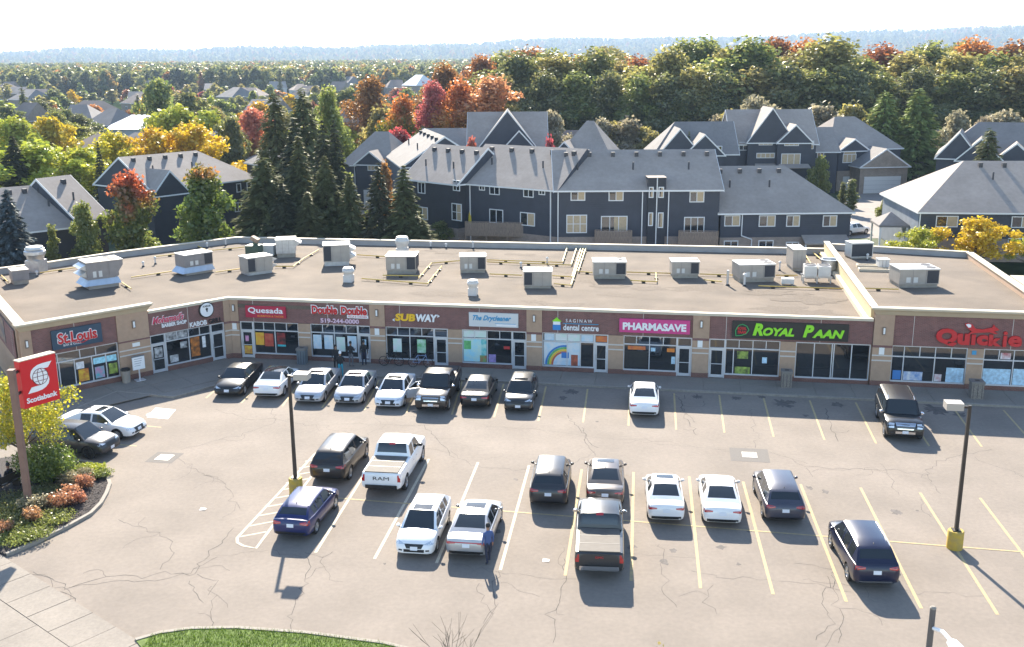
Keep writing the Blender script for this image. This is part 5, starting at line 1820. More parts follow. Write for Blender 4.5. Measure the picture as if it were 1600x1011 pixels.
class House:
    def __init__(s, label, P0, P1, d, ez, name='townhouse', cat='house', group=None):
        P0, P1 = Vector(P0).to_2d() if len(P0) > 2 else Vector(P0), Vector(P1).to_2d() if len(P1) > 2 else Vector(P1)
        s.P0, s.w, s.d, s.ez = P0, (P1 - P0).length, d, ez
        s.u = (P1 - P0).normalized()
        s.n = Vector((s.u.y, -s.u.x))
        s.t = thing(name, label, cat, (P0.x, P0.y, 0), math.atan2(s.u.y, s.u.x), group)

    def xz(s, px, py, y=0.0):
        """place on the front plane (pushed back by y) -> local x, z"""
        d = FW + RT * ((px - CX) / F_PX) - UP * ((py - CY) / F_PX)
        b = s.P0 - s.n * y
        k = b.dot(s.n) / (d.x * s.n.x + d.y * s.n.y)
        p = Vector((d.x * k, d.y * k))
        return (p - s.P0).dot(s.u), CAM_H + d.z * k

    def wall(s, m, x0=0, x1=None, y0=0, y1=None, z0=0, z1=None, name='wall'):
        q = MB()
        q.box(x0, s.w if x1 is None else x1, y0, s.d if y1 is None else y1, z0, s.ez if z1 is None else z1)
        return q.build(name, m, s.t)

    def roof(s, rz, hl=0, hr_=0, m=SHING, x0=0, x1=None, y0=0, y1=None, ez=None, oh=.35, axis='x', gm=SLATE, rake=True, vents=0):
        x1 = s.w if x1 is None else x1
        y1 = s.d if y1 is None else y1
        ez = s.ez if ez is None else ez
        X0, X1, Y0, Y1 = x0 - oh, x1 + oh, y0 - oh, y1 + oh
        if axis == 'x':
            ym = (y0 + y1) / 2
            R0, R1 = (X0 + (hl + oh if hl else 0), ym, rz), (X1 - (hr_ + oh if hr_ else 0), ym, rz)
            E = [(X0, Y0, ez), (X1, Y0, ez), (X1, Y1, ez), (X0, Y1, ez)]
            tops = [(0, 1, 5, 4), (2, 3, 4, 5)]
            ends = [((3, 0, 4), hl), ((1, 2, 5), hr_)]
        else:
            xm = (x0 + x1) / 2
            R0, R1 = (xm, Y0 + (hl + oh if hl else 0), rz), (xm, Y1 - (hr_ + oh if hr_ else 0), rz)
            E = [(X0, Y0, ez), (X1, Y0, ez), (X1, Y1, ez), (X0, Y1, ez)]
            tops = [(1, 2, 5, 4), (3, 0, 4, 5)]
            ends = [((0, 1, 4), hl), ((2, 3, 5), hr_)]
        vs = E + [R0, R1] + [(p[0], p[1], ez - .16) for p in E]
        q = MB()
        q.add(vs, tops, 0)
        for f, h in ends:
            q.add(vs, [f], 0 if h else 2)
        q.add(vs, [(6, 7, 1, 0), (7, 8, 2, 1), (8, 9, 3, 2), (9, 6, 0, 3)], 1)
        q.add(vs, [(9, 8, 7, 6)], 1)
        # weld doubles so that the roof is one piece
        o = q.build('roof', [m, TRIM, gm], s.t)
        bm = bmesh.new(); bm.from_mesh(o.data); bmesh.ops.remove_doubles(bm, verts=bm.verts, dist=.001); bm.to_mesh(o.data); bm.free()
        if rake:
            for k, (f, h) in enumerate(ends):
                if h:
                    continue
                a, b, c = (Vector(vs[i]) for i in f)
                out = (b - a).cross(c - a).normalized() * .05
                for p, e in ((a, c), (b, c)):
                    qq = MB()
                    dn = Vector((0, 0, -.24))
                    qq.add([p + out * .1, e + out * .1, e + dn + out * .1, p + dn + out * .1, p + out, e + out, e + dn + out, p + dn + out], [(0, 1, 2, 3), (7, 6, 5, 4), (0, 4, 5, 1), (1, 5, 6, 2), (2, 6, 7, 3), (3, 7, 4, 0)])
                    qq.build('rake_board', TRIM, o)
        if vents:
            ym = Vector(R0).lerp(Vector(R1), .5).y
            for k in range(vents):
                tt = (k + .6) / vents
                p = Vector(R0).lerp(Vector(R1), tt)
                if axis == 'x':
                    p.y -= .9
                    p.z -= .9 * (rz - ez) / (ym - Y0)
                q = MB(); q.box(p.x - .2, p.x + .2, p.y - .2, p.y + .2, p.z - .1, p.z + .38); q.build('roof_vent', mat('vent_dark', (.05, .05, .055), .7), o)
            for k in range(max(1, vents // 2)):
                tt = (k + .45) / max(1, vents // 2)
                p = Vector(R0).lerp(Vector(R1), tt)
                if axis == 'x':
                    p.y -= 2.9
                    p.z -= 2.9 * (rz - ez) / (ym - Y0)
                q = MB(); q.cyl((p.x, p.y, p.z - .1), (p.x, p.y, p.z + .75), .09, .09, 8); q.build('flue', mat('vent_dark', (.05, .05, .055)), o, 40)
        return o

    def win(s, x0, x1, z0, z1, y=0.0, kind='half', arch=False, cols=2, rows=1):
        f = .09
        x0, x1 = min(x0, x1), max(x0, x1)
        z0, z1 = min(z0, z1), max(z0, z1)
        q = MB()
        q.box(x0, x1, y - .07, y - .003, z0, z0 + f)
        q.box(x0, x0 + f, y - .07, y - .003, z0 + f, z1)
        q.box(x1 - f, x1, y - .07, y - .003, z0 + f, z1)
        q.box(x0 + f, x1 - f, y - .07, y - .003, z1 - f, z1)
        for k in range(1, cols):
            xx = x0 + (x1 - x0) * k / cols
            q.box(xx - .035, xx + .035, y - .06, y - .003, z0 + f, z1 - f)
        for k in range(1, rows):
            zz = z0 + (z1 - z0) * k / rows
            q.box(x0 + f, x1 - f, y - .058, y - .003, zz - .03, zz + .03)
        if arch:
            r = (x1 - x0) / 2
            xc = (x0 + x1) / 2
            pts = [(xc + r * .9 * math.cos(t), y - .035, z1 + r * .75 * math.sin(t)) for t in [k * math.pi / 10 for k in range(11)]]
            q.tube(pts, .05, 4)
        w = q.build('window', TRIM, s.t)
        xm = (x0 + x1) / 2
        q = MB(); q.box(x0 + f, xm - .001, y - .03, y - .004, z0 + f, z1 - f); q.build('pane', HGLASS if kind != 'blind' else BLIND, w)
        q = MB(); q.box(xm + .001, x1 - f, y - .03, y - .004, z0 + f, z1 - f); q.build('pane', BLIND if kind in ('half', 'blind') else HGLASS, w)
        if arch:
            q = MB(); q.add([(xc, y - .02, z1)] + [(p[0], y - .02, p[2]) for p in pts], [(0, k, k + 1) for k in range(1, 11)]); q.build('arched_pane', BLIND, w)
        return w

    def pwin(s, px0, px1, py0, py1, kind='half', y=0.0, **k):
        x0, z1 = s.xz(px0, py0, y)
        x1, z0 = s.xz(px1, py1, y)
        return s.win(x0, x1, z0, z1, y, kind, **k)

    def pipe(s, px, z0=0, y=-.08):
        x, _ = s.xz(px, 300)
        q = MB(); q.box(x - .05, x + .05, y - .05, y + .04, z0, s.ez - .17); q.build('downspout', TRIM, s.t)

    def gable(s, xc, hw, ez, rz, proj=.0, back=4.0, z0=0, wm=SLATE, m=SHING, wall=True):
        """front facing cross gable"""
        if wall:
            q = MB(); q.box(xc - hw, xc + hw, -proj, back * .5, z0, ez); q.build('wall', wm, s.t)
        return s.roof(rz, 0, .0, m, xc - hw, xc + hw, -proj, back, ez, .3, 'y', wm)

    def garage(s, x0, x1, z1, y=0.0):
        q = MB(); q.box(x0, x1, y - .08, y - .004, 0.02, z1); g = q.build('garage_door', GARAGE, s.t)
        q = MB()
        for k in range(1, 4):
            q.box(x0 + .03, x1 - .03, y - .092, y - .081, z1 * k / 4 - .015, z1 * k / 4 + .015)
        q.build('panel_groove', mat('groove_grey', (.35, .35, .34), .7), g)


# ---- the long townhouse block behind the shops
TB = 'units of the long slate townhouse block behind the shops'
h = House('long slate townhouse unit with a tall dark dormer bay and patio doors', un(870, 297.5, 7.2), un(1125, 296, 7.2), 11, 7.2, group=TB)
h.wall(SLATE, z0=2.3); h.wall(HBRICK, y0=-.02, z0=0, z1=2.298, name='brick_base')
h.roof(10.9, 0, 0, vents=7, rake=True)
for a in [(891.6, 914.4, 295 + 3, 313.5), (951, 974, 298, 314), (1077.6, 1100, 299, 316)]:
    h.pwin(*a)
h.pwin(885, 917, 335.6, 364, 'blind', cols=3, rows=2)
h.pwin(939, 980, 337.5, 362, 'half', cols=3); h.pwin(1069, 1100, 339, 364, 'dark', cols=3)
x0, _ = h.xz(1012, 300); x1, _ = h.xz(1040, 300); xm = (x0 + x1) / 2
q = MB(); q.box(x0, x1, -.25, 2.3, 0, 8.45); q.build('dormer_bay', SLATE2, h.t)
q = MB(); q.box(x0 - .05, x1 + .05, -.30, 2.2, 8.452, 8.5); q.build('bay_cap', SHING, h.t)
for a in [(1014, 1021, 292, 309), (1029, 1037, 292, 309), (1013, 1020, 332, 353), (1028, 1036, 332, 356)]:
    h.pwin(*a, 'half', y=-.25, cols=1)
q = MB(); q.box(xm - .05, xm + .05, -.36, -.27, .2, 8.45); q.build('downspout', TRIM, h.t)
for px in (862 + 10, 1004, 1045):
    h.pipe(px)
h = House('slate townhouse unit with a timber deck and four upper windows', un(716, 285.5, 7.2), un(870, 297.5, 7.2), 11, 7.2, group=TB)
h.wall(SLATE, z0=2.3, x1=h.w - .02); h.wall(HBRICK, y0=-.02, z0=0, z1=2.298, x1=h.w - .02, name='brick_base')
h.roof(11.1, 0, 0, vents=5, rake=False, oh=.3)
for a in [(748.8, 758, 286, 298), (765, 781, 287, 305), (818, 834, 292, 309), (842, 852, 293, 305)]:
    h.pwin(*a, 'dark')
h.pwin(765, 786.5, 326, 350, 'dark'); h.pwin(813, 836, 331, 354, 'half')
for px in (735, 861):
    h.pipe(px)
h = House('slate end unit stepping back with a steep roof beside the spruces', un(634, 279, 7.2), un(714, 288, 7.2), 9, 7.2, group=TB)
h.wall(SLATE2, z0=2.3); h.wall(HBRICK, y0=-.02, z0=0, z1=2.298, name='brick_base')
h.roof(10.9, 0, 0, vents=4)
h.pwin(653, 665, 284, 303, 'dark'); h.pwin(708, 719, 281, 299, 'dark'); h.pwin(706, 722, 317, 346, 'half', rows=2); h.pwin(652, 669, 322, 344, 'half')
h = House('side unit of the townhouse block with sunlit coloured walls turned towards the driveway', un(606, 244, 7.2), un(629, 261, 7.2), 11, 7.2, group=TB)
h.wall(SLATELIT); h.roof(11.0, 0, 0, m=SHINGL, vents=5)
h = House('lower hipped slate townhouse unit with brick basement at the block end', un(1126, 333, 4.7), un(1330, 331, 4.7), 12, 4.7, group=TB)
h.wall(SLATE, z0=2.1, x0=.02); h.wall(HBRICK, x0=.02, y0=-.02, z0=0, z1=2.098, name='brick_base')
h.roof(9.0, 0, 5.6, vents=4, rake=False)
for a in [(1132, 1156, 336.5, 353.5), (1186, 1211, 336.5, 354), (1229, 1249, 336.5, 354), (1286, 1307, 336.5, 354)]:
    h.pwin(*a)
for a in [(1131, 1153, 376, 386), (1185, 1208, 375.5, 386), (1228, 1248, 378, 387), (1290, 1310, 378, 388)]:
    h.pwin(*a, 'dark', y=-.02)
x0, _ = h.xz(1252, 370); x1, _ = h.xz(1322, 370)
q = MB(); q.add([(x0, -.02, 2.3), (x1, -.02, 2.3), (x1, -1.5, 1.65), (x0, -1.5, 1.65), (x0, -.02, 2.1), (x1, -.02, 2.1), (x1, -1.5, 1.5), (x0, -1.5, 1.5)], [(3, 2, 1, 0), (4, 5, 6, 7), (0, 4, 7, 3), (3, 7, 6, 2), (2, 6, 5, 1)])
q.build('porch_roof', SHING, h.t)
for x in (x0 + .1, (x0 + x1) / 2, x1 - .1):
    q = MB(); q.box(x - .07, x + .07, -1.42, -1.28, 0, 1.5); q.build('porch_post', TRIM, h.t)
x, _ = h.xz(1159, 350)
q = MB(); q.tube([(x, -.1, 4.5), (x, -.1, 2.3), (x + 1.1, -.12, 1.9), (x + 1.1, -.12, .2)], .06, 6); q.build('downspout', TRIM, h.t, 40)

# ---- second row
g2 = 'houses of the second slate row'
h = House('slate house with arched window gable and twin garage doors by the driveway', at(534, 250, 148), at(612, 250, 146), 11, 6.0, 'gabled_house', group=g2)
h.wall(SLATE, z0=3); h.wall(HBEIGE, y0=-.02, z1=2.998, name='brick_base'); h.roof(10.4, 3, 2.5)
xc, _ = h.xz(582, 250); h.gable(xc, 2.2, 6.2, 8.1, .8, 4.5, z0=0, wm=SLATE)
h.pwin(574, 591, 250, 267, 'blind', y=-.8, arch=True, cols=3); h.garage(*(h.xz(571, 280)[0], h.xz(587, 280)[0], 2.6), y=-.8); h.garage(.5, 2.4, 2.5)
h.pipe(556)
h = House('lower slate roof section linking the driveway house and the big gable', at(660, 232, 158), at(738, 232, 158), 9, 7.0, 'gabled_house', group=g2)
h.wall(SLATE); h.roof(10.2, 0, 0, rake=False)
h = House('big slate house with nested front gables edged in white', at(733, 224, 150), at(853, 224, 150), 10, 8.2, 'gabled_house', group=g2)
h.wall(SLATE); h.roof(13.0, 0, 0)
xc, _ = h.xz(793, 200); h.gable(xc, 4.0, 8.2, 13.5, .5, 5); xc2, _ = h.xz(811, 215); h.gable(xc2, 2.2, 8.0, 10.7, 1.2, 4)
h.win(xc2 - .8, xc2 + .8, 6.2, 7.5, -1.2, 'blind', arch=True, cols=3)
h = House('hipped slate house with white edged rakes behind the long roof', at(868, 238, 146), at(956, 240, 144), 10, 6.6, 'gabled_house', group=g2)
h.wall(SLATE); h.roof(11.9, 3.5, 3.5); h.gable(h.xz(884, 230)[0], 2.4, 6.6, 9.4, .9, 5); h.gable(h.xz(915, 230)[0] + .5, 2.0, 6.4, 8.3, 1.4, 5)
h = House('slate house with three pale hips beside the small spruce', at(1024, 226, 150), at(1152, 226, 150), 10, 7.0, 'gabled_house', group=g2)
h.wall(SLATE); h.roof(11.4, 3.5, 0, m=SHINGL); h.gable(h.xz(1060, 220)[0], 2.6, 7.4, 10.8, 1.2, 6, m=SHINGL); h.gable(h.xz(1098, 220)[0], 2.8, 7.0, 10.0, 1.6, 6, m=SHINGL)
h.pwin(1088, 1106, 228, 240, 'blind', y=-1.6, arch=True, cols=3); h.pwin(1118, 1128, 228, 238, 'dark')
h = House('tall two storey slate house with paired gables and bay windows', at(1146, 218, 155), at(1276, 216, 155), 10, 8.0, 'gabled_house', group=g2)
h.wall(SLATE); h.roof(12.9, 0, 0, m=SHING)
xa, _ = h.xz(1203, 214); h.gable(xa, 3.4, 8.3, 13.4, .7, 5); xb, _ = h.xz(1238, 214); h.gable(xb, 2.5, 8.3, 11.0, 1.5, 4.5)
h.pwin(1155, 1168, 222, 235, 'dark'); h.pwin(1186, 1207, 215, 227, 'blind', y=-.7, cols=3); h.pwin(1226, 1248, 215, 228, 'blind', y=-1.5, cols=3, arch=True); h.pwin(1259, 1271, 220, 233, 'blind'); h.pwin(1182, 1210, 239, 247, 'blind', y=-.7, cols=4); h.pwin(1221, 1250, 240, 258, 'blind', y=-1.5, cols=3)
for xx, yy in ((xa, -.7), (xb, -1.5)):
    q = MB(); q.add([(xx - 2.2, yy - .01, 5.2), (xx + 2.2, yy - .01, 5.2), (xx + 2.4, yy - .9, 4.7), (xx - 2.4, yy - .9, 4.7), (xx - 2.4, yy - .9, 4.6), (xx + 2.4, yy - .9, 4.6), (xx + 2.2, yy - .01, 4.6), (xx - 2.2, yy - .01, 4.6)], [(3, 2, 1, 0), (4, 5, 2, 3), (7, 6, 5, 4), (0, 7, 4, 3), (1, 2, 5, 6)]); q.build('bay_roof', SHING, h.t)
h = House('slate link section with a small balcony between the gabled houses', at(1274, 226, 160), at(1310, 226, 160), 9, 6.4, 'gabled_house', group=g2)
h.wall(SLATE); h.roof(9.9, 0, 0, rake=False); h.pwin(1277, 1287, 236, 247, 'dark')
h = House('slate and brick house with arched window gable and single garage', at(1297, 233, 163), at(1408, 228, 166), 12, 6.4, 'gabled_house', group=g2)
h.wall(SLATE, z0=3.2); h.wall(HBEIGE, y0=-.02, z1=3.198, name='brick_base'); h.roof(11.2, 4.0, 5.0, m=SHING)
xc, _ = h.xz(1327, 235); h.gable(xc, 2.6, 6.3, 8.2, 1.2, 5, z0=3.2); h.wall(HBEIGE, xc - 2.6, xc + 2.6, -1.22, 0.02, 0, 3.198, 'brick_base')
h.pwin(1317, 1337, 241, 254, 'blind', y=-1.2, cols=3, arch=True); h.garage(h.xz(1311, 270)[0], h.xz(1338, 270)[0], 2.3, y=-1.22)
h = House('brick garage wing with a wide white door and white edged gable', at(1345, 257, 159), at(1419, 257, 160), 7, 4.1, 'garage_wing', group=g2)
h.wall(HBEIGE); h.roof(6.9, 0, 0, m=SHINGL, axis='y', gm=HBEIGE); h.pwin(1374, 1391, 242, 255, 'blind', cols=2); h.garage(h.xz(1351, 270)[0], h.xz(1408, 270)[0], 2.6)
h = House('slate house with bright sloping roofs behind the bushy pine', at(1466, 232, 150), at(1640, 236, 144), 12, 6.6, 'gabled_house', group=g2)
h.wall(SLATE); h.roof(11.2, 5, 0, m=SHINGL); h.gable(h.xz(1498, 235)[0], 2.8, 6.4, 10.2, 1.6, 6, m=SHINGL); h.gable(h.xz(1532, 235)[0], 3.0, 6.2, 9.4, 2.2, 6, m=SHINGL); h.gable(h.xz(1588, 235)[0], 2.6, 6.3, 8.8, 1.5, 5)
h.pwin(1576, 1596, 239, 257, 'blind', y=-1.5, cols=3, arch=True); h.pwin(1470, 1479, 237, 250, 'blind'); h.pwin(1474, 1481, 258, 272, 'blind')
# front right hipped house
c = un(1438, 331, 5.1)
h = House('hipped slate house with side wall coloured sunlit pale behind the yellow trees', c, (c.x + 22, c.y - 2.2), 15, 5.1, 'hipped_house')
h.wall(SLATE, z0=2.4); h.wall(HBRICK, y0=-.02, z1=2.398, name='brick_base'); h.roof(9.6, 6.2, 6.2, m=SHING, vents=4)
q = MB(); q.box(-.03, -.002, .3, 14.7, 0, 4.9); q.build('sunlit_side_panel', siding_mat('sunlit_side_siding', (.22, .25, .29)), h.t)  # paler sheet over the slate side wall, sunlight put into its colour
h.pwin(1463, 1496, 337, 355, 'half'); h.pwin(1581, 1612, 338, 356, 'half'); h.pwin(1575, 1600, 372, 398, 'dark', cols=3); h.pipe(1441)
q = MB(); q.add([(-3.2, 3, 3.2), (-.05, 3, 3.2), (-.05, 7, 3.2), (-3.2, 7, 3.2), (-1.6, 5, 4.4), (-3.2, 3, 3.0), (-.05, 3, 3.0), (-.05, 7, 3.0), (-3.2, 7, 3.0)], [(0, 1, 4), (1, 2, 4), (2, 3, 4), (3, 0, 4), (5, 6, 1, 0), (6, 7, 2, 1), (7, 8, 3, 2), (8, 5, 0, 3), (8, 7, 6, 5)]); q.build('porch_roof', SHINGL, h.t)
for x, y in ((-3.0, 3.2), (-.25, 3.2), (-3.0, 6.8)):
    q = MB(); q.box(x - .09, x + .09, y - .09, y + .09, 0, 3.0); q.build('porch_post', TRIM, h.t)

# ---- left side houses
h = House('dark slate townhouse block with long grey roof behind the red topped maple', un(238, 297, 6.2), un(400, 278, 6.2), 11, 6.2, 'townhouse')
h.wall(SLATE2, z0=0); h.roof(9.7, 0, 4.5, m=SHING, vents=5)
h.pwin(368.7, 377, 287, 300, 'dark', cols=1); h.pwin(385, 393, 285, 298, 'dark', cols=1); h.pwin(253, 263, 303, 316, 'dark', cols=1); h.pwin(366, 378, 317, 330, 'dark')
h.gable(1.6, 2.4, 5.6, 8.4, 1.0, 5, wm=SLATE2)
h = House('grey roofed wing turned behind the slate townhouse block', at(385, 250, 150), at(432, 262, 142), 10, 6.2, 'townhouse')
h.wall(SLATE2); h.roof(9.4, 3, 3, m=SHINGL, vents=2)
h = House('low dark slate house with long grey roof and four vents beside the blue spruce', un(14, 365, 4.9), un(122, 353, 4.9), 11, 4.9, 'townhouse')
h.wall(SLATE2); h.roof(8.6, 0, 0, m=SHING, vents=5)
h = House('dark slate house section stepping up behind the lime maple', un(122, 345, 5.4), un(165, 338, 5.4), 10, 5.4, 'townhouse')
h.wall(SLATE2); h.roof(9.3, 0, 0, m=SHING, vents=1)
h = House('large hall with a bright white metal roof among the trees', at(165, 183, 262), at(250, 183, 262), 26, 4.2, 'hall', 'hall')
h.wall(mat('hall_white', (.55, .56, .57), .7)); h.roof(7.2, 0, 0, m=mat('white_metal_roof', (.72, .73, .74), .4), gm=TRIM)
for lab, x0, x1, py, Y, d, ez, rz, m in [('dark slate roofed house with white edged rake behind the golden trees', 158, 222, 216, 178, 10, 5.5, 8.6, SHING), ('long brown grey roofed house over the golden trees', 222, 312, 214, 182, 11, 5.2, 8.6, SHING), ('brown hipped roof house behind the yellow tree', 94, 142, 222, 185, 11, 4.8, 8.0, SHINGB), ('small brown hipped roof house beside the narrow spruce', 76, 120, 236, 165, 10, 4.6, 7.6, SHINGB),
                                         ('far brown roofed house with solar dark panels among trees', 98, 152, 170, 330, 12, 5, 9, SHINGB), ('far purple brown roofed house beside a red tree', 188, 214, 150, 420, 12, 5, 9, SHINGB), ('far grey roofed house by the white hall', 130, 170, 186, 270, 12, 5, 9, SHINGL), ('far beige roofed bungalow on the lawn beyond the conifers', 385, 412, 215, 180, 12, 4, 6.6, SHINGB),
                                         ('far pale roofed house peeping over the treetops left of the pines', 338, 362, 145, 460, 14, 6, 10, SHINGL), ('far brown roofed house behind the conifers', 395, 425, 165, 350, 14, 5, 9, SHINGB), ('far grey house between the lime tree and the rusty tree', 545, 572, 168, 300, 12, 5, 9, SHINGL), ('far brown house right of the lime tree', 556, 580, 186, 230, 11, 5, 8.5, SHINGB),
                                         ('far white gabled house beyond the rusty tree', 628, 650, 122, 620, 16, 7, 13, TRIM), ('far pale house at the wood edge', 520, 540, 126, 640, 16, 7, 12, SHINGL), ('far pale house on the left wood edge', 12, 40, 150, 440, 14, 6, 10, SHINGL)]:
    h = House(lab, at(x0, py, Y), at(x1, py, Y * .985), d, ez, 'far_house' if Y > 200 else 'garden_house')
    h.wall(HBRICK if Y < 250 else HBEIGE); h.roof(rz, 3, 3 if Y > 200 else 0, m=m)
    for k in range(2):
        x = h.w * (k + .8) / 2.7
        h.win(x - .6, x + .6, ez * .45, ez * .75, 0, 'dark')
fh = random.Random(21)
for k in range(24):
    Y = fh.uniform(240, 720)
    px = fh.uniform(-20, 690 if Y > 320 else 560)
    if 120 < px < 275 and Y < 330:
        continue
    a = at(px, 150, Y)
    kind = fh.choice(['pale grey', 'brown', 'grey', 'brown'])
    w = fh.uniform(7, 12)
    h = House(kind + ' roofed house half hidden among the trees of the wooded neighbourhood', (a.x, Y), (a.x + w, Y + fh.uniform(-4, 4)), fh.uniform(9, 13), 5.8, 'neighbourhood_house', group=kind + ' roofed houses of the wooded neighbourhood')
    h.wall(fh.choice([HBRICK, HBEIGE, mat('render_white', (.5, .49, .47), .8)]))
    h.roof(fh.uniform(9, 11), fh.choice([0, 3.5]), fh.choice([0, 3.5]), m={'pale grey': SHINGL, 'brown': SHINGB, 'grey': SHING, 'white': mat('white_metal_roof', (.72, .73, .74), .4)}[kind], gm=HBEIGE, rake=False)
    for q_ in (.25, .7):
        h.win(w * q_ - .6, w * q_ + .6, 3.6, 5.0, 0, 'dark')
BG = 'brown roofed bungalows before the wood'
for lab, x0, x1, py, Y in [('dark brown roofed bungalow at the foot of the wood behind the big gable', 868, 958, 190, 181), ('brown roofed bungalow between tan bushes behind the pale hips', 996, 1030, 192, 178), ('dark brown roofed bungalow behind the small spruce', 1062, 1118, 190, 178), ('brown roofed bungalow right of the airy pines', 1458, 1490, 192, 178), ('pale brown roofed bungalow beside the tan bush at the wood', 1507, 1565, 190, 178)]:
    h = House(lab, at(x0, py, Y), at(x1, py, Y), 9, 4.6, 'bungalow', group=BG)
    h.wall(HBRICK); h.roof(8.3, 0, 0, m=SHINGB, gm=HBRICK); h.win(h.w * .3, h.w * .45, 2.6, 4.0, 0, 'dark')

# ---- decks and fences behind the shops
def deck(px0, px1, py, zt, label, Y=None):
    a, b = un(px0, py, zt), un(px1, py + (px1 - px0) * .02, zt)
    t = thing('deck_fence', label, 'fence', (a.x, a.y, 0), math.atan2(b.y - a.y, b.x - a.x))
    w = (b - a).length
    q = MB(); q.box(0, w, 0, 2.2, zt - 1.35, zt - 1.2); q.build('deck_floor', WOOD, t)
    q = MB()
    n = int(w / .15)
    for k in range(n):
        q.box(k * .15, k * .15 + .135, -.03, 0.0, zt - 1.5, zt + hr.uniform(-.02, .02))
    tag(q.build('boards', WOOD, t), kind='stuff')
    n = max(2, int(w / 2) + 1)
    for k in range(n):
        x = w * k / (n - 1)
        q = MB(); q.box(x - .06, x + .06, .002, .12, 0, zt + .05); q.build('post', WOOD, t)
    q = MB(); q.box(0, w, -.05, .13, zt + .055, zt + .09); q.build('top_rail', WOOD, t)


deck(727, 858, 347, 3.4, 'long weathered timber deck fence behind the slate unit')
deck(930, 987, 360, 3.1, 'short timber deck fence under the yellow patio umbrella')
deck(1061, 1122, 361, 3.1, 'timber deck fence with shrubs by the lower townhouse')


def umbrella(px, py, zt, m, label):
    p = un(px, py, zt)
    t = thing('closed_patio_umbrella', label, 'umbrella', (p.x, p.y, zt - 2.3))
    q = MB(); q.cyl((0, 0, 0), (0, 0, 2.3), .03, .03, 6); q.build('pole', STEEL, t)
    q = MB(); q.lathe([(.0, .75), (.17, .8), (.2, 1.2), (.12, 1.8), (.02, 2.28)], 8); q.build('canopy', m, t, 40)


umbrella(956, 336, 4.4, mat('umbrella_yellow', (.65, .48, .03), .8), 'furled yellow patio umbrella before the patio doors')
umbrella(734, 328, 4.3, mat('umbrella_yellow', (.65, .48, .03)), 'furled yellow umbrella at the deck corner of the slate unit')
umbrella(1112, 340, 4.2, mat('umbrella_red', (.35, .02, .04), .8), 'furled dark red patio umbrella by the deck')

# ---- lane and lawns between the houses
mb = MB(); mb.sheet([tuple(un(*p).xy) for p in [(1318, 372), (1398, 372), (1425, 330), (1425, 296), (1345, 292), (1300, 330)]], -.02)
struct(mb.build('townhouse_lane', mat('lane_concrete', (.24, .21, .185), .9, var=.1, vscale=.6)))
mb = MB(); mb.sheet([tuple(un(*p).xy) for p in [(560, 380), (600, 380), (605, 300), (560, 292), (530, 300)]], -.02)
struct(mb.build('driveway', mat('lane_concrete', (.34, .31, .28))))
mb = MB(); mb.sheet([(-120, 108), (140, 104), (150, 176), (-130, 176)], -.04)
struct(mb.build('garden_lawn', mat('garden_grass', (.055, .075, .025), .95, var=.4, vscale=.25)))
# ================================================================== VEGETATION
BARK = mat('bark', (0.085, 0.065, 0.05), 0.95, var=.3, vscale=5, bump=.6, bscale=12)
LM = {
    'bushgreen': leaf_mat('leaves_bush_green', (.09, .15, .025), (.18, .25, .04)),
    'mat': leaf_mat('leaves_mat', (.15, .18, .04), (.27, .28, .07)),
    'islandyellow': leaf_mat('leaves_island_yellow', (.24, .27, .03), (.62, .47, .03), trans=.5),
    'green': leaf_mat('leaves_green', (.13, .17, .04), (.33, .32, .09)),
    'deep': leaf_mat('leaves_deep_green', (.10, .125, .04), (.24, .24, .08)),
    'olive': leaf_mat('leaves_olive', (.20, .185, .055), (.42, .35, .11)),
    'lime': leaf_mat('leaves_lime', (.17, .21, .045), (.27, .29, .07)),
    'yellow': leaf_mat('leaves_yellow', (.44, .38, .03), (.66, .52, .04), trans=.42),
    'gold': leaf_mat('leaves_gold', (.55, .33, .02), (.74, .48, .03), trans=.42),
    'orange': leaf_mat('leaves_orange', (.46, .26, .05), (.56, .32, .05), (.52, .20, .05), .5),
    'rust': leaf_mat('leaves_rust', (.26, .11, .035), (.42, .18, .05)),
    'coral': leaf_mat('leaves_coral', (.50, .27, .07), (.58, .34, .08), (.58, .24, .12), .4),
    'red': leaf_mat('leaves_red', (.36, .06, .05), (.48, .12, .09)),
    'pink': leaf_mat('leaves_pink', (.44, .13, .10), (.52, .20, .14)),
    'mapletip': leaf_mat('leaves_green_red_top', (.10, .15, .03), (.21, .24, .05), (0.448, 0.134, 0.045), .62),
    'greentip': leaf_mat('leaves_green_orange_top', (.11, .17, .03), (.21, .26, .05), (0.403, 0.134, 0.034), .88),
    'limetip': leaf_mat('leaves_lime_orange_top', (0.120, 0.225, 0.022), (0.190, 0.246, 0.022), (0.504, 0.190, 0.034), .55),
    'spruce': leaf_mat('needles_spruce', (.11, .12, .055), (.20, .20, .085), trans=.3),
    'dark': leaf_mat('needles_dark', (.062, .068, .04), (.115, .118, .066), trans=.1),
    'blue': leaf_mat('needles_blue', (0.068, 0.090, 0.093), (0.128, 0.158, 0.165), trans=.1),
    'pine': leaf_mat('needles_pine', (.19, .24, .07), (.30, .34, .10), trans=.2),
    'tan': leaf_mat('leaves_tan', (.24, .21, .13), (.38, .33, .21)),
    'ruddy': leaf_mat('leaves_ruddy', (0.381, 0.179, 0.090), (0.538, 0.280, 0.146)),
    'brownred': leaf_mat('leaves_brown_red', (0.150, 0.053, 0.045), (0.255, 0.105, 0.075)),
    'yellowgreen': leaf_mat('leaves_yellow_green', (.33, .36, .04), (.52, .50, .06), trans=.4),
}


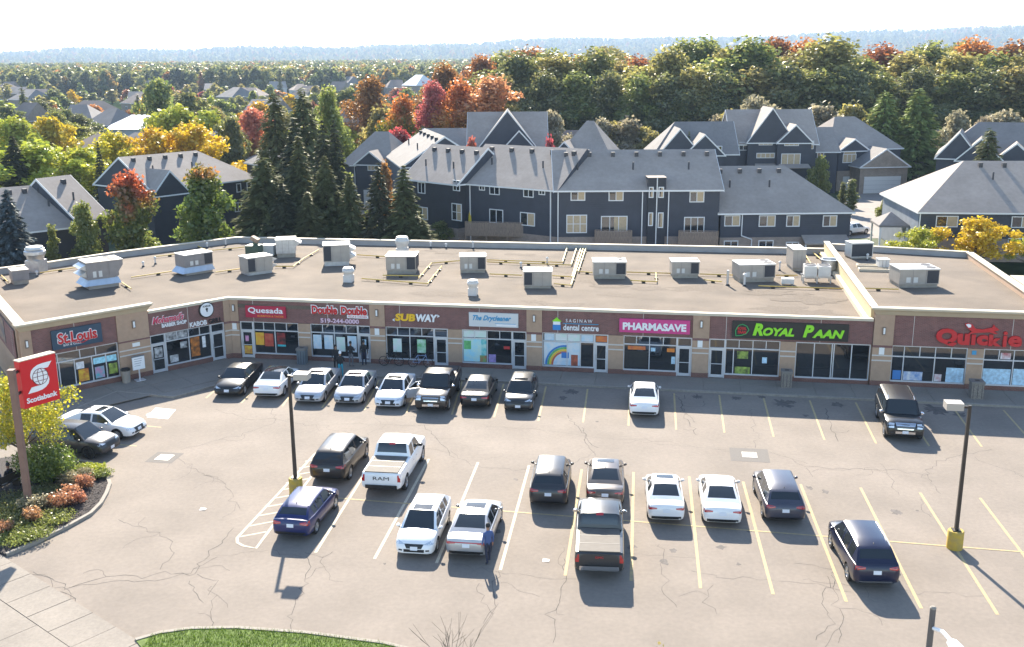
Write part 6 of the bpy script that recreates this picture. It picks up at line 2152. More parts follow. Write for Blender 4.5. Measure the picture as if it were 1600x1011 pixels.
def quads_mesh(name, co):
    """co: (n, 4, 3) corner array -> mesh of separate quads"""
    n = len(co)
    me = bpy.data.meshes.new(name)
    me.vertices.add(n * 4)
    me.vertices.foreach_set('co', co.reshape(-1).astype(np.float32))
    me.loops.add(n * 4)
    me.loops.foreach_set('vertex_index', np.arange(n * 4, dtype=np.int32))
    me.polygons.add(n)
    me.polygons.foreach_set('loop_start', np.arange(0, n * 4, 4, dtype=np.int32))
    me.polygons.foreach_set('loop_total', np.full(n, 4, dtype=np.int32))
    me.materials.append(LM['green'])
    me.update(calc_edges=True)
    return me


def leaf_quads(c, nrm, size, g, asp=.65):
    n = len(c)
    r = g.normal(size=(n, 3))
    t = np.cross(nrm, r)
    t /= np.linalg.norm(t, axis=1, keepdims=True) + 1e-9
    b = np.cross(nrm, t)
    s = (size * g.uniform(.6, 1.35, (n, 1)))
    fold = nrm * s * .18
    return np.stack([c - t * s, c - b * s * asp + fold, c + t * s, c + b * s * asp + fold], 1) * 1.0


def crown_lobes(g, lobes, n, size, shell=.6, up=.25, flat=0.0):
    lob = np.array(lobes, float)
    area = lob[:, 3] * lob[:, 4] + lob[:, 4] * lob[:, 5]
    k = g.choice(len(lob), n, p=area / area.sum())
    d = g.normal(size=(n, 3))
    d /= np.linalg.norm(d, axis=1, keepdims=True)
    r = 1 - shell * g.random((n, 1)) ** 1.6 + g.normal(0, .13, (n, 1))
    c = lob[k, :3] + d * lob[k, 3:] * r
    nr = d * .5 + g.normal(size=(n, 3)) * .75 + np.array([0, 0, up])
    nr /= np.linalg.norm(nr, axis=1, keepdims=True)
    return leaf_quads(c, nr, size, g)


def broad_proto(seed, H, cr, z0, nl, n, size, conic=0.0, droop=0.0, spread=.62, lobe=.42):
    g = np.random.default_rng(seed)
    nl, lobe, spread = int(nl * 1.7), lobe * .72, spread * 1.15
    lobes = []
    hc = H - z0
    for i in range(nl):
        u = (i + .5) / nl
        z = z0 + hc * (.10 + .80 * u)
        env = math.sin(math.pi * min(1, (.18 + .82 * u) ** .85)) ** .6 if conic == 0 else (1 - u * conic) * min(1, .45 + 2.2 * u)
        a = i * 2.4 + g.uniform(-.5, .5)
        rad = cr * spread * env * (g.uniform(.3, 1.12) if i % 3 else g.uniform(0, .3))
        rr = cr * lobe * (.65 + .5 * env) * g.uniform(.75, 1.15)
        lobes.append((rad * math.cos(a), rad * math.sin(a), min(z, H - rr * .7), rr, rr, rr * g.uniform(.65, .95)))
    lobes.append((0, 0, H - cr * .36, cr * .33, cr * .33, cr * .36))
    q = crown_lobes(g, lobes, n, size)
    crown = quads_mesh('crown', q)
    m = MB()
    m.cyl((0, 0, -.1), (0, 0, z0 + hc * .45), H * .018 + .06, H * .008 + .03, 8, caps=False)
    for lb in lobes[:8]:
        zb = z0 * .7 + .25 * (lb[2] - z0)
        m.cyl((0, 0, max(.5, zb)), lb[:3], H * .007 + .02, .02, 5, caps=False)
    return crown, m.mesh('trunk', BARK, 60)


def conifer_proto(seed, H, R, n, size, open_=0.0, z0=.4, power=.85):
    g = np.random.default_rng(seed)
    nw = int(H * 2.0)
    u = 1 - np.sqrt(g.random(n))
    k = np.floor(u * nw)
    nb = 9
    br = g.integers(0, nb, n)
    jit = np.sin(k * 12.9898 + br * 78.233 + seed) * 43758.5453
    jit = jit - np.floor(jit)
    ang = (br + .5 * (k % 2)) * 2 * np.pi / nb + (jit - .5) * .6
    z = z0 + (H - z0) * (k + .5) / nw
    Rz = R * (1 - (z - z0) / (H - z0)) ** power * (.72 + .5 * jit)
    Rz = np.maximum(Rz, .12)
    t = g.random(n) ** .6
    rr = Rz * (.12 + .88 * t)
    side = g.normal(0, .10, n) * (Rz * (1.15 - t * .8)) + g.normal(0, .06, n)
    dz = -rr * (.30 - .12 * open_) + .10 * Rz * t * t + g.normal(0, .07, n) * (1 + open_)
    x = rr * np.cos(ang) - side * np.sin(ang)
    y = rr * np.sin(ang) + side * np.cos(ang)
    c = np.stack([x, y, z + dz], 1)
    d = np.stack([np.cos(ang + g.normal(0, .35, n)), np.sin(ang + g.normal(0, .35, n)), -.35 + g.normal(0, .25, n)], 1)
    d /= np.linalg.norm(d, axis=1, keepdims=True)
    up = np.stack([g.normal(0, .35, n), g.normal(0, .35, n), np.ones(n)], 1)
    b = np.cross(d, up)
    b /= np.linalg.norm(b, axis=1, keepdims=True)
    s = size * g.uniform(.6, 1.3, (n, 1))
    q = np.stack([c - d * s, c - b * s * .33, c + d * s, c + b * s * .33], 1)
    crown = quads_mesh('crown', q)
    m = MB()
    m.cyl((0, 0, -.1), (0, 0, H * .96), .05 + H * .012, .02, 8, caps=False)
    return crown, m.mesh('trunk', BARK, 60)


PROTO = {
    'broad0': (broad_proto(1, 20, 6.5, 4.0, 17, 9500, .27), 20, 6.5), 'broad1': (broad_proto(2, 20, 6.0, 3.5, 19, 9500, .27), 20, 6.0), 'broad2': (broad_proto(3, 20, 7.0, 5.0, 15, 9500, .27), 20, 7.0), 'broad3': (broad_proto(14, 20, 5.6, 3.0, 21, 9500, .27), 20, 5.6),
    'maple0': (broad_proto(4, 9, 3.3, 1.2, 18, 6500, .17, conic=.62, spread=.6, lobe=.40), 9, 3.3), 'maple1': (broad_proto(5, 9, 3.4, 1.0, 20, 6500, .17, conic=.55, spread=.62, lobe=.38), 9, 3.4),
    'round0': (broad_proto(6, 8, 3.6, 1.5, 13, 4200, .22), 8, 3.6), 'round1': (broad_proto(7, 8, 3.4, 1.2, 15, 4200, .22), 8, 3.4),
    'column': (broad_proto(8, 7, 1.5, .3, 14, 3000, .13, conic=.7, spread=.5, lobe=.5), 7, 1.5),
    'locust': (broad_proto(9, 8, 4.2, 2.2, 22, 6000, .17, spread=.85, lobe=.26), 8, 4.2),
    'spruce0': (conifer_proto(1, 14, 3.2, 11000, .34), 14, 3.2), 'spruce1': (conifer_proto(2, 14, 3.0, 11000, .34), 14, 3.0), 'spruce2': (conifer_proto(3, 14, 3.4, 11000, .36, .4), 14, 3.4),
    'pine0': (conifer_proto(4, 14, 3.3, 7000, .42, 1.0, 2.0, .6), 14, 3.3), 'pine1': (conifer_proto(5, 14, 3.0, 7000, .42, 1.0, 1.5, .55), 14, 3.0),
    'island': (broad_proto(31, 5.3, 3.3, 1.6, 26, 8500, .08, spread=.8, lobe=.27), 5.3, 3.3),
    'far0': (broad_proto(21, 12, 5, 1.0, 8, 520, .75), 12, 5), 'far1': (broad_proto(22, 12, 5.5, .8, 9, 520, .78), 12, 5.5), 'far2': (broad_proto(23, 12, 4.6, 1.0, 7, 520, .72), 12, 4.6),
    'farcone': (conifer_proto(24, 13, 3.2, 900, .8), 13, 3.2),
}
trng = random.Random(11)


def tree(proto, x, y, height, width, leaf, label, name='tree', cat='tree', group=None, z=0.0):
    (crown, trunk), h, r = PROTO[proto]
    sz = height / h
    sx = width / (2 * r) if width else sz
    t = thing(name, label, cat, (x, y, z), trng.uniform(0, 6.28), group)
    t.scale = (sx, sx, sz)
    c = link_mesh('crown', crown, t)
    c.material_slots[0].link = 'OBJECT'
    c.material_slots[0].material = LM[leaf]
    link_mesh('trunk', trunk, t)
    return t


def ptree(proto, px, Y, top, wpx, leaf, label, name='tree', group=None):
    p = at(px, top, Y)
    depth = (Vector((p.x, Y, 0)) - Vector((0, 0, CAM_H))).dot(FW)
    return tree(proto, p.x, Y, p.z, wpx * depth / F_PX * 1.08, leaf, label, name, group=group)


# behind the building, left
ptree('spruce2', 8, 89, 296, 105, 'blue', 'blue grey spruce at the back corner of the shop roof', 'spruce_tree')
ptree('column', 79, 95, 349, 36, 'lime', 'slim lime green columnar tree behind the roof parapet', 'columnar_tree')
ptree('maple0', 127, 97, 314, 66, 'lime', 'young lime green maple between the columnar tree and the red topped one', 'maple_tree')
ptree('maple1', 198, 99, 264, 122, 'mapletip', 'green maple with a reddish top behind the angled wing', 'maple_tree')
ptree('maple0', 316, 100, 257, 126, 'greentip', 'full green maple with a few orange tips behind the angled parapet', 'maple_tree')
# conifers behind the bend of the roof
CG = 'conifers behind the bend of the shop roof'
for a in [('pine0', 426, 126, 141, 62, 'spruce', 'tall slim pine rising behind the dark spruces, beside its twin'), ('pine1', 471, 127, 139, 66, 'spruce', 'tall slim pine twin rising over the dark spruces'),
          ('spruce0', 457, 113, 182, 78, 'dark', 'dark pointed spruce in front of the tall pines'), ('spruce1', 465, 106, 211, 74, 'spruce', 'green spruce in the middle of the conifer group'),
          ('spruce1', 503, 111, 186, 56, 'dark', 'dark narrow spruce, one of a touching pair'), ('spruce0', 521, 112, 185, 56, 'dark', 'dark narrow spruce, the other of the touching pair'),
          ('spruce2', 506, 103, 243, 78, 'spruce', 'broad spruce just behind the parapet below the dark pair'), ('pine0', 411, 103, 246, 84, 'spruce', 'bushy pine behind the roof bend beside the green maple'),
          ('spruce2', 545, 102, 270, 66, 'spruce', 'lower spruce next to the gap with the driveway'), ('spruce0', 590, 102, 253, 66, 'dark', 'dark spruce before the slate townhouse gable'),
          ('spruce1', 630, 101, 257, 74, 'spruce', 'spruce touching the end townhouse wall'), ('pine1', 652, 100, 338, 60, 'spruce', 'low pine bush at the foot of the end townhouse'), ('spruce2', 440, 101, 285, 80, 'dark', 'low dark spruce filling the front of the conifer group'), ('spruce2', 480, 100, 300, 80, 'spruce', 'low green spruce filling the front of the conifer group')]:
    ptree(a[0], a[1], a[2], a[3], a[4] * 1.25, *a[5:], name='conifer_tree', group=CG)
ptree('broad1', 512, 138, 132, 74, 'lime', 'sunlit lime tree rising behind the touching dark spruces', 'broadleaf_tree')
ptree('round0', 575, 108, 330, 40, 'lime', 'small lime bush glowing in the driveway gap', 'shrub')
# autumn trees in the middle distance
for a in [('broad0', 580, 205, 117, 72, 'rust', 'orange brown tree with dark green side beyond the conifers'), ('round1', 593, 178, 164, 70, 'olive', 'brownish olive low tree before the orange brown one'), ('broad0', 630, 172, 146, 60, 'limetip', 'green maple with an orange yellow top'),
          ('broad1', 675, 176, 124, 58, 'pink', 'pinkish red tree between the green maple and orange trees'), ('broad0', 717, 176, 122, 74, 'orange', 'orange tree next to the pinkish red tree'), ('broad1', 768, 174, 116, 98, 'coral', 'large coral tipped orange tree beside the forest edge'),
          ('broad2', 693, 235, 97, 74, 'rust', 'dark rust tree rising behind the pink tree'), ('broad1', 752, 240, 84, 66, 'rust', 'rust orange tree at the forest corner'),
          ('round0', 623, 156, 199, 50, 'red', 'small round bright red tree by the stepped townhouse roof'), ('round1', 600, 129, 250, 30, 'rust', 'small rusty tree at the driveway house'), ('round0', 737, 134, 214, 34, 'red', 'small red tree peeping over the long roof, left of its twin by the big gable'),
          ('round1', 858, 134, 211, 36, 'red', 'small red tree peeping over the long roof beside the hipped roof'), ('round1', 800, 172, 158, 50, 'olive', 'olive bush under the coral tree')]:
    ptree(a[0], a[1], a[2], a[3], a[4] * (1.45 if a[4] > 40 else 1.1), *a[5:], name='autumn_tree')
# the tall wood on the right
FG = 'tall trees of the wood behind the townhouses'
FL = {'deep': 'tall dark green tree of the wood behind the townhouses', 'green': 'tall green tree of the wood behind the townhouses', 'olive': 'tall olive green tree of the wood behind the townhouses', 'rust': 'tall rusty red tree of the wood behind the townhouses', 'orange': 'tall orange tree of the wood behind the townhouses', 'lime': 'sunlit lime tree at the foot of the wood', 'coral': 'tall coral tree of the wood behind the townhouses'}
fl = [(807, 200, 79, 84, 'deep'), (838, 215, 86, 60, 'green'), (871, 200, 79, 88, 'olive'), (905, 215, 88, 60, 'rust'), (931, 200, 76, 92, 'green'), (970, 212, 92, 60, 'olive'), (995, 230, 84, 70, 'rust'), (1012, 205, 100, 60, 'green'), (1045, 198, 76, 84, 'olive'), (1072, 215, 56, 62, 'green'),
      (1103, 212, 53, 78, 'green'), (1135, 200, 78, 70, 'olive'), (1172, 198, 54, 108, 'green'), (1213, 225, 60, 70, 'rust'), (1235, 205, 78, 74, 'olive'), (1262, 225, 63, 60, 'orange'), (1300, 200, 58, 118, 'olive'), (1345, 208, 84, 78, 'green'), (1382, 222, 68, 84, 'rust'), (1420, 205, 84, 80, 'olive'),
      (1460, 215, 68, 80, 'green'), (1500, 200, 84, 84, 'olive'), (1522, 225, 61, 80, 'orange'), (1556, 203, 76, 84, 'green'), (1590, 215, 64, 80, 'rust'), (1612, 200, 80, 80, 'olive'), (1650, 205, 75, 90, 'green'),
      (790, 186, 120, 50, 'deep'), (850, 184, 112, 60, 'deep'), (900, 184, 108, 64, 'deep'), (952, 183, 112, 60, 'deep'), (1000, 183, 118, 56, 'lime'), (1040, 182, 116, 62, 'deep'), (1085, 183, 104, 70, 'olive'), (1130, 182, 108, 70, 'deep'), (1180, 182, 104, 84, 'deep'), (1232, 183, 100, 80, 'deep'),
      (1280, 184, 104, 84, 'deep'), (1330, 183, 108, 76, 'deep'), (1378, 186, 110, 70, 'green'), (1440, 186, 106, 76, 'deep'), (1490, 186, 108, 76, 'deep'), (1540, 185, 106, 84, 'deep'), (1590, 185, 104, 84, 'deep'), (1640, 185, 100, 84, 'deep'), (975, 181, 150, 30, 'lime'), (1060, 180, 150, 34, 'lime'), (1120, 180, 150, 36, 'green')]
for i, (px, Y, top, w, lf) in enumerate(fl):
    if lf == 'deep' and i % 2:
        lf = 'green' if i % 4 == 1 else 'olive'
    Y += 16 if Y < 190 else 10
    ptree('broad%d' % (i % 4), px, Y, top + trng.uniform(-5, 4), w * 1.9, lf, FL[lf], 'forest_tree', FG)
for k in range(34):
    px = trng.uniform(760, 1660)
    lf = trng.choice(['green', 'olive', 'deep', 'green', 'rust', 'orange', 'olive'])
    ptree('broad%d' % (k % 4), px, trng.uniform(235, 330), trng.uniform(72, 92) - (px - 760) * .012, trng.uniform(110, 160), lf, FL[lf], 'forest_tree', FG)
# single trees around the townhouses
for a in [('pine0', 1385, 173, 141, 84, 'pine', 'airy light green pine left of its neighbour behind the garage house'), ('pine1', 1438, 172, 139, 84, 'pine', 'airy light green pine beside the brown roofed bungalow'), ('pine0', 1548, 133, 200, 62, 'spruce', 'bushy pine standing before the gabled house'),
          ('spruce0', 1077, 152, 204, 24, 'spruce', 'small pointed spruce over the long townhouse roof')]:
    ptree(*a, name='conifer_tree')
TANL = 'pale tan seeded bushy tree behind the second townhouse row'
for px, Y, top, w in [(985, 176, 182, 66), (960, 177, 190, 44), (1008, 175, 198, 44), (1180, 177, 150, 70), (1140, 176, 172, 44), (1285, 177, 160, 74), (1335, 178, 158, 64), (862, 174, 172, 44), (1020, 173, 205, 50), (1498, 175, 172, 50), (1574, 175, 172, 66), (1540, 175, 182, 40), (940, 176, 184, 40), (1120, 176, 180, 40)]:
    ptree('round%d' % (px % 2), px, Y, top, w * 1.6, 'tan' if px % 3 else 'olive', TANL if px % 3 else 'olive bushy tree behind the second townhouse row', 'bushy_tree', 'bushy trees behind the second townhouse row')
for px, py, r, hh, lf, lab in [(1020, 378, 1.6, 2.2, 'deep', 'dark shrub below the tall dormer bay'), (1045, 379, 1.5, 2.0, 'deep', 'dark shrub beside the deck fence of the long unit'), (1088, 380, 1.3, 2.0, 'ruddy', 'reddish shrub against the timber deck by the lower unit'), (990, 379, 1.2, 1.6, 'green', 'green shrub between the two short decks'), (690, 376, 1.5, 1.8, 'green', 'green shrub below the stepped end unit'), (880, 377, 1.2, 1.4, 'deep', 'low dark shrub under the big grid window')]:
    pp = un(px, py, 1.0)
    tree('round0', pp.x, pp.y + 1.5, hh + 1.2, r * 2.4, lf, lab, 'garden_shrub', 'shrub')
ptree('column', 1318, 138, 284, 22, 'deep', 'dark cedar column by the townhouse lane, slimmer of two', 'cedar')
ptree('column', 1333, 137, 280, 34, 'deep', 'dark cedar column by the townhouse lane, wider of two', 'cedar')
ptree('round0', 1283, 150, 243, 44, 'lime', 'yellow green small tree at the two storey house', 'shrub')
ptree('round1', 1161, 160, 236, 22, 'lime', 'small lime bush at the two storey house wall', 'shrub')
ptree('round1', 1384, 128, 312, 40, 'green', 'round green shrub beside the lane and gate', 'shrub')
ptree('locust', 1440, 99, 354, 92, 'yellowgreen', 'yellow tree behind the end roof parapet, smaller of two', 'locust_tree')
ptree('locust', 1530, 98, 338, 124, 'gold', 'golden tree behind the end roof parapet, larger of two', 'locust_tree')
ptree('locust', 1612, 98, 362, 60, 'yellowgreen', 'yellow tree cut by the picture edge behind the end roof', 'locust_tree')
# left middle distance
for a in [('locust', 55, 131, 224, 150, 'yellowgreen', 'wide yellow green tree behind the dark roofed houses'), ('locust', 120, 134, 232, 90, 'yellowgreen', 'yellow green tree beside the narrow dark spruce'), ('locust', 172, 150, 208, 92, 'yellow', 'bright yellow tree left of the golden ones'),
          ('locust', 238, 152, 202, 90, 'gold', 'golden tree over the townhouse ridge'), ('locust', 300, 154, 194, 108, 'gold', 'larger golden tree over the townhouse ridge'), ('round0', 275, 190, 164, 84, 'yellowgreen', 'yellow green round tree by the white roofed hall'), ('round1', 325, 192, 168, 70, 'yellowgreen', 'second yellow green round tree by the white roofed hall'),
          ('spruce0', 152, 130, 220, 34, 'dark', 'narrow dark spruce among the yellow trees'), ('spruce2', 18, 128, 212, 60, 'dark', 'dark spruce mass at the edge beside the yellow tree'), ('round1', 360, 170, 178, 50, 'deep', 'dark round tree by the reddish bush'), ('round0', 392, 190, 168, 54, 'coral', 'pinkish autumn bush beyond the townhouse'),
          ('round0', 20, 175, 182, 70, 'yellowgreen', 'yellow green tree before the far brown roofs'), ('round1', 75, 180, 178, 70, 'yellow', 'yellow tree before the far brown roofs'), ('pine0', 428, 180, 200, 40, 'spruce', 'far pine behind the left conifers'),
          ('round0', 245, 240, 122, 60, 'green', 'green round tree standing alone above the white roofed hall'), ('round1', 292, 230, 140, 60, 'deep', 'dark round tree above the yellow ones'), ('round0', 545, 260, 138, 60, 'deep', 'dark round tree beyond the lime tree')]:
    ptree(a[0], a[1], a[2], a[3] - (5 if a[0] == 'locust' else 0), a[4] * (1.45 if a[0] != 'spruce0' else 1.0), *a[5:], name='garden_tree')

# wooded neighbourhood further away: separate trees
NL = {'green': 'green rounded tree', 'deep': 'dark green rounded tree', 'olive': 'olive green rounded tree', 'lime': 'light green rounded tree', 'yellowgreen': 'yellow green rounded tree', 'gold': 'golden rounded tree', 'rust': 'rust coloured rounded tree', 'orange': 'orange rounded tree', 'red': 'red rounded tree', 'spruce': 'pointed dark conifer'}
NW = ['green'] * 8 + ['deep'] * 7 + ['olive'] * 7 + ['lime'] * 4 + ['yellowgreen'] * 3 + ['gold'] * 2 + ['rust'] * 3 + ['orange'] * 2 + ['red'] + ['spruce'] * 4
FAR_HOUSES = []
cnt = 0
while cnt < 255:
    Y = 195 + 560 * trng.random() ** 1.35
    px = trng.uniform(-40, 800 if Y > 260 else 640)
    if 140 < px < 270 and Y < 285:
        continue
    x = at(px, 120, Y).x
    lf = trng.choice(NW)
    if lf == 'spruce':
        tree('farcone', x, Y, trng.uniform(9, 15), trng.uniform(5, 7), lf, NL[lf] + ' in the wooded neighbourhood behind', 'neighbourhood_tree', 'tree', 'trees of the wooded neighbourhood')
    else:
        tree(trng.choice(['far0', 'far1', 'far2']) if Y > 330 else trng.choice(['round0', 'round1', 'broad1']), x, Y, trng.uniform(5.5, 10.5), trng.uniform(8, 14), lf, NL[lf] + ' in the wooded neighbourhood behind', 'neighbourhood_tree', 'tree', 'trees of the wooded neighbourhood')
    cnt += 1

# the far woods that read as one mass: crowns scattered over the land
def far_woods():
    pts, sc, rot, idx = [], [], [], []
    g = random.Random(5)
    for k in range(34000):
        u = g.random()
        Y = 640 * (10.5 ** u)
        a = g.uniform(-.52, .52)
        x = Y * math.tan(a)
        if g.random() < .12 + .2 * math.sin(x * .004 + Y * .003) * math.sin(Y * .0041):
            continue
        pts.append((x, Y, ridge_height(x, Y) - .6))
        sc.append(g.uniform(.75, 1.25) * min(2.1, 1 + Y / 2800))
        rot.append(g.uniform(0, 6.28))
        idx.append(3 if g.random() < .1 else g.randint(0, 2))
    me = bpy.data.meshes.new('far_woods')
    me.from_pydata(pts, [], [])
    for nme, dat, ty in (('sc', sc, 'FLOAT'), ('rot', rot, 'FLOAT'), ('idx', idx, 'INT')):
        at_ = me.attributes.new(nme, ty, 'POINT')
        at_.data.foreach_set('value', dat)
    o = bpy.data.objects.new('far_woods', me)
    C.objects.link(o)
    tag(o, 'distant mixed woods and autumn treetops covering the land to the hills', 'woods', kind='stuff')
    # leaf colour differs from crown to crown
    m = leaf_mat('leaves_far', (.06, .09, .03), (.10, .13, .045), trans=.55)
    nt = m.node_tree
    mixn = [n for n in nt.nodes if n.type == 'MIX'][0]
    oi = [n for n in nt.nodes if n.type == 'OBJECT_INFO'][0]
    ramp = nt.nodes.new('ShaderNodeValToRGB')
    ramp.color_ramp.interpolation = 'CONSTANT'
    cols = [(0, (.11, .13, .05)), (.22, (.15, .18, .06)), (.45, (.21, .21, .075)), (.66, (.28, .27, .09)), (.78, (.32, .29, .07)), (.85, (.36, .21, .06)), (.91, (.36, .14, .06)), (.94, (.08, .09, .05))]
    el = ramp.color_ramp.elements
    while len(el) < len(cols):
        el.new(.5)
    for e, (p, c) in zip(el, cols):
        e.position = p
        e.color = (*c, 1)
    nt.links.new(oi.outputs['Random'], ramp.inputs[0])
    hs = [n for n in nt.nodes if n.type == 'HUE_SAT'][0]
    nt.links.new(ramp.outputs[0], hs.inputs['Color'])
    # crown shapes used by the scatter, kept inside the node group as meshes
    kinds = []
    for nm in ('far0', 'far1', 'far2', 'farcone'):
        cm = PROTO[nm][0][0].copy()
        cm.materials.clear()
        cm.materials.append(m)
        kinds.append(cm)
    ng = bpy.data.node_groups.new('woods_scatter', 'GeometryNodeTree')
    ng.interface.new_socket('Geometry', in_out='INPUT', socket_type='NodeSocketGeometry')
    ng.interface.new_socket('Geometry', in_out='OUTPUT', socket_type='NodeSocketGeometry')
    N = ng.nodes.new
    gi, go = N('NodeGroupInput'), N('NodeGroupOutput')
    join = N('GeometryNodeJoinGeometry')

    def attr(nm, ty):
        n = N('GeometryNodeInputNamedAttribute')
        n.data_type = ty
        n.inputs[0].default_value = nm
        return n.outputs[0]
    col = bpy.data.collections.new('crown_shapes')
    for k, cm in enumerate(kinds):
        ob = bpy.data.objects.new('crown_shape', cm)
        oin = N('GeometryNodeObjectInfo')
        oin.inputs['Object'].default_value = ob
        oin.inputs['As Instance'].default_value = True
        io = N('GeometryNodeInstanceOnPoints')
        cmp_ = N('FunctionNodeCompare')
        cmp_.data_type = 'INT'
        cmp_.operation = 'EQUAL'
        ng.links.new(attr('idx', 'INT'), cmp_.inputs[2])
        cmp_.inputs[3].default_value = k
        ng.links.new(gi.outputs[0], io.inputs['Points'])
        ng.links.new(cmp_.outputs[0], io.inputs['Selection'])
        ng.links.new(oin.outputs['Geometry'], io.inputs['Instance'])
        cx = N('ShaderNodeCombineXYZ')
        ng.links.new(attr('rot', 'FLOAT'), cx.inputs[2])
        ng.links.new(cx.outputs[0], io.inputs['Rotation'])
        ng.links.new(attr('sc', 'FLOAT'), io.inputs['Scale'])
        ng.links.new(io.outputs[0], join.inputs[0])
    ng.links.new(join.outputs[0], go.inputs[0])
    md = o.modifiers.new('scatter', 'NODES')
    md.node_group = ng


far_woods()

# ---- planted island: tree, shrubs, ground cover
p = un(46, 745, 0)
tr = tree('island', -25.0, 48.9, 5.3, 5.9, 'islandyellow', 'small yellow leaved tree beside the red bank sign', 'locust_tree')
g0 = np.random.default_rng(3)


def shrub(px, py, r, h, leaf, label, n=1400, size=.06, group=None, z=.1, name='shrub', kind=None):
    p = un(px, py, z)
    lobes = []
    for i in range(7):
        a = i * 2.4
        lobes.append((r * .5 * math.cos(a) * (i > 0), r * .5 * math.sin(a) * (i > 0), h * (.35 + .3 * (i % 3) / 2), r * .55, r * .55, h * .42))
    me = quads_mesh('foliage', crown_lobes(g0, lobes, n, size))
    me.materials.clear()
    me.materials.append(LM[leaf])
    t = thing(name, label, 'shrub', (p.x, p.y, z - .02), 0, group)
    link_mesh('foliage', me, t)
    m = MB()
    for i in range(5):
        a = i * 1.26
        m.cyl((0, 0, 0), (r * .4 * math.cos(a), r * .4 * math.sin(a), h * .5), .025, .012, 5, caps=False)
    m.build('stem', BARK, t, 60)
    return t


shrub(74, 752, 1.5, 2.0, 'bushgreen', 'big rounded weeping green shrub behind the bank sign post', 13000, .06)
for px, py, r, h, lf, lab in [(98, 792, .62, .85, 'ruddy', 'ruddy pink shrub on the mulch edge, largest of the group'), (112, 778, .5, .75, 'ruddy', 'ruddy pink shrub just behind the largest one'), (122, 786, .45, .65, 'ruddy', 'ruddy orange shrub close to the island kerb'), (133, 762, .5, .75, 'ruddy', 'ruddy tan shrub in the middle of the mulch bed'),
                              (134, 748, .45, .65, 'tan', 'tan leaved shrub near the head of the island'), (108, 758, .6, .8, 'tan', 'tan shrub under the big weeping shrub'), (52, 815, .5, .75, 'ruddy', 'ruddy shrub at the foot of the sign post'), (50, 800, .65, .9, 'tan', 'tan dry shrub behind the sign post foot'), (66, 793, .5, .7, 'tan', 'tan dry shrub on the far side of the sign post'), (8, 832, .5, .6, 'ruddy', 'ruddy shrub half cut off at the island corner')]:
    shrub(px, py, r, h, lf, lab, 900, .055)
for px, py, r, h, lf, lab in [(28, 842, 1.1, .38, 'mat', 'low lime ground cover mat at the island corner'), (52, 836, 1.0, .36, 'mat', 'low lime ground cover mat in front of the sign post'), (84, 812, 1.0, .36, 'mat', 'low lime ground cover mat by the ruddy shrubs'), (140, 737, .9, .34, 'yellowgreen', 'low yellow green ground cover at the island head'), (155, 743, .7, .32, 'mat', 'low lime ground cover against the curved kerb'),
                              (20, 812, 1.3, .45, 'green', 'low green juniper mat behind the lime mats'), (22, 790, 1.4, .5, 'deep', 'dark juniper mat left of the sign post'), (10, 822, 1.0, .45, 'deep', 'dark juniper mat at the outer island corner'), (70, 775, 1.0, .5, 'deep', 'dark ground cover under the weeping shrub'), (120, 742, .8, .4, 'green', 'green ground cover beside the weeping shrub')]:
    shrub(px, py, r, h, lf, lab, 2200, .05, name='ground_cover')

# mulch chips along the bed edge
m = MB()
for k in range(2600):
    a = trng.random()
    seg = trng.randrange(1, len(ip) - 2)
    p = ip[seg].lerp(ip[seg + 1], a)
    c = Vector((-22.2, 45.5))
    p = p.lerp(c, trng.uniform(.04, .55))
    an = trng.uniform(0, 6.28)
    l, w = trng.uniform(.03, .08), trng.uniform(.012, .025)
    dx, dy = math.cos(an), math.sin(an)
    z = .105 + trng.random() * .03
    m.add([(p.x - dx * l, p.y - dy * l, z), (p.x + dy * w, p.y - dx * w, z + .012), (p.x + dx * l, p.y + dy * l, z + trng.uniform(-.01, .03)), (p.x - dy * w, p.y + dx * w, z + .01)], [(0, 1, 2, 3)])
tag(m.build('mulch_chips', mat('mulch_chip', (.075, .06, .055), .95, var=.5, vscale=9)), 'dark bark mulch chips covering the planted island bed', 'mulch', kind='stuff')

# grass blades on the near island
m = MB()
LAWNB = leaf_mat('grass_blades', (.09, .16, .02), (.20, .26, .04), trans=.3)
k = 0
while k < 14000:
    x, y = trng.uniform(-13.2, -2.5), trng.uniform(31.0, 33.7)
    # inside the kerb line?
    inside = False
    n_ = len(gpoly)
    for i in range(n_):
        x1, y1 = gpoly[i]
        x2, y2 = gpoly[(i + 1) % n_]
        if (y1 > y) != (y2 > y) and x < (x2 - x1) * (y - y1) / (y2 - y1) + x1:
            inside = not inside
    k += 1
    if not inside:
        continue
    a = trng.uniform(0, 6.28)
    h = trng.uniform(.05, .12)
    dx, dy = math.cos(a) * .012, math.sin(a) * .012
    lx, ly = trng.gauss(0, .04), trng.gauss(0, .04)
    m.add([(x - dx, y - dy, .085), (x + dx, y + dy, .085), (x + lx, y + ly, .09 + h)], [(0, 1, 2)])
tag(m.build('grass', LAWNB), 'short green lawn grass on the near kerbed island', 'grass', kind='stuff')

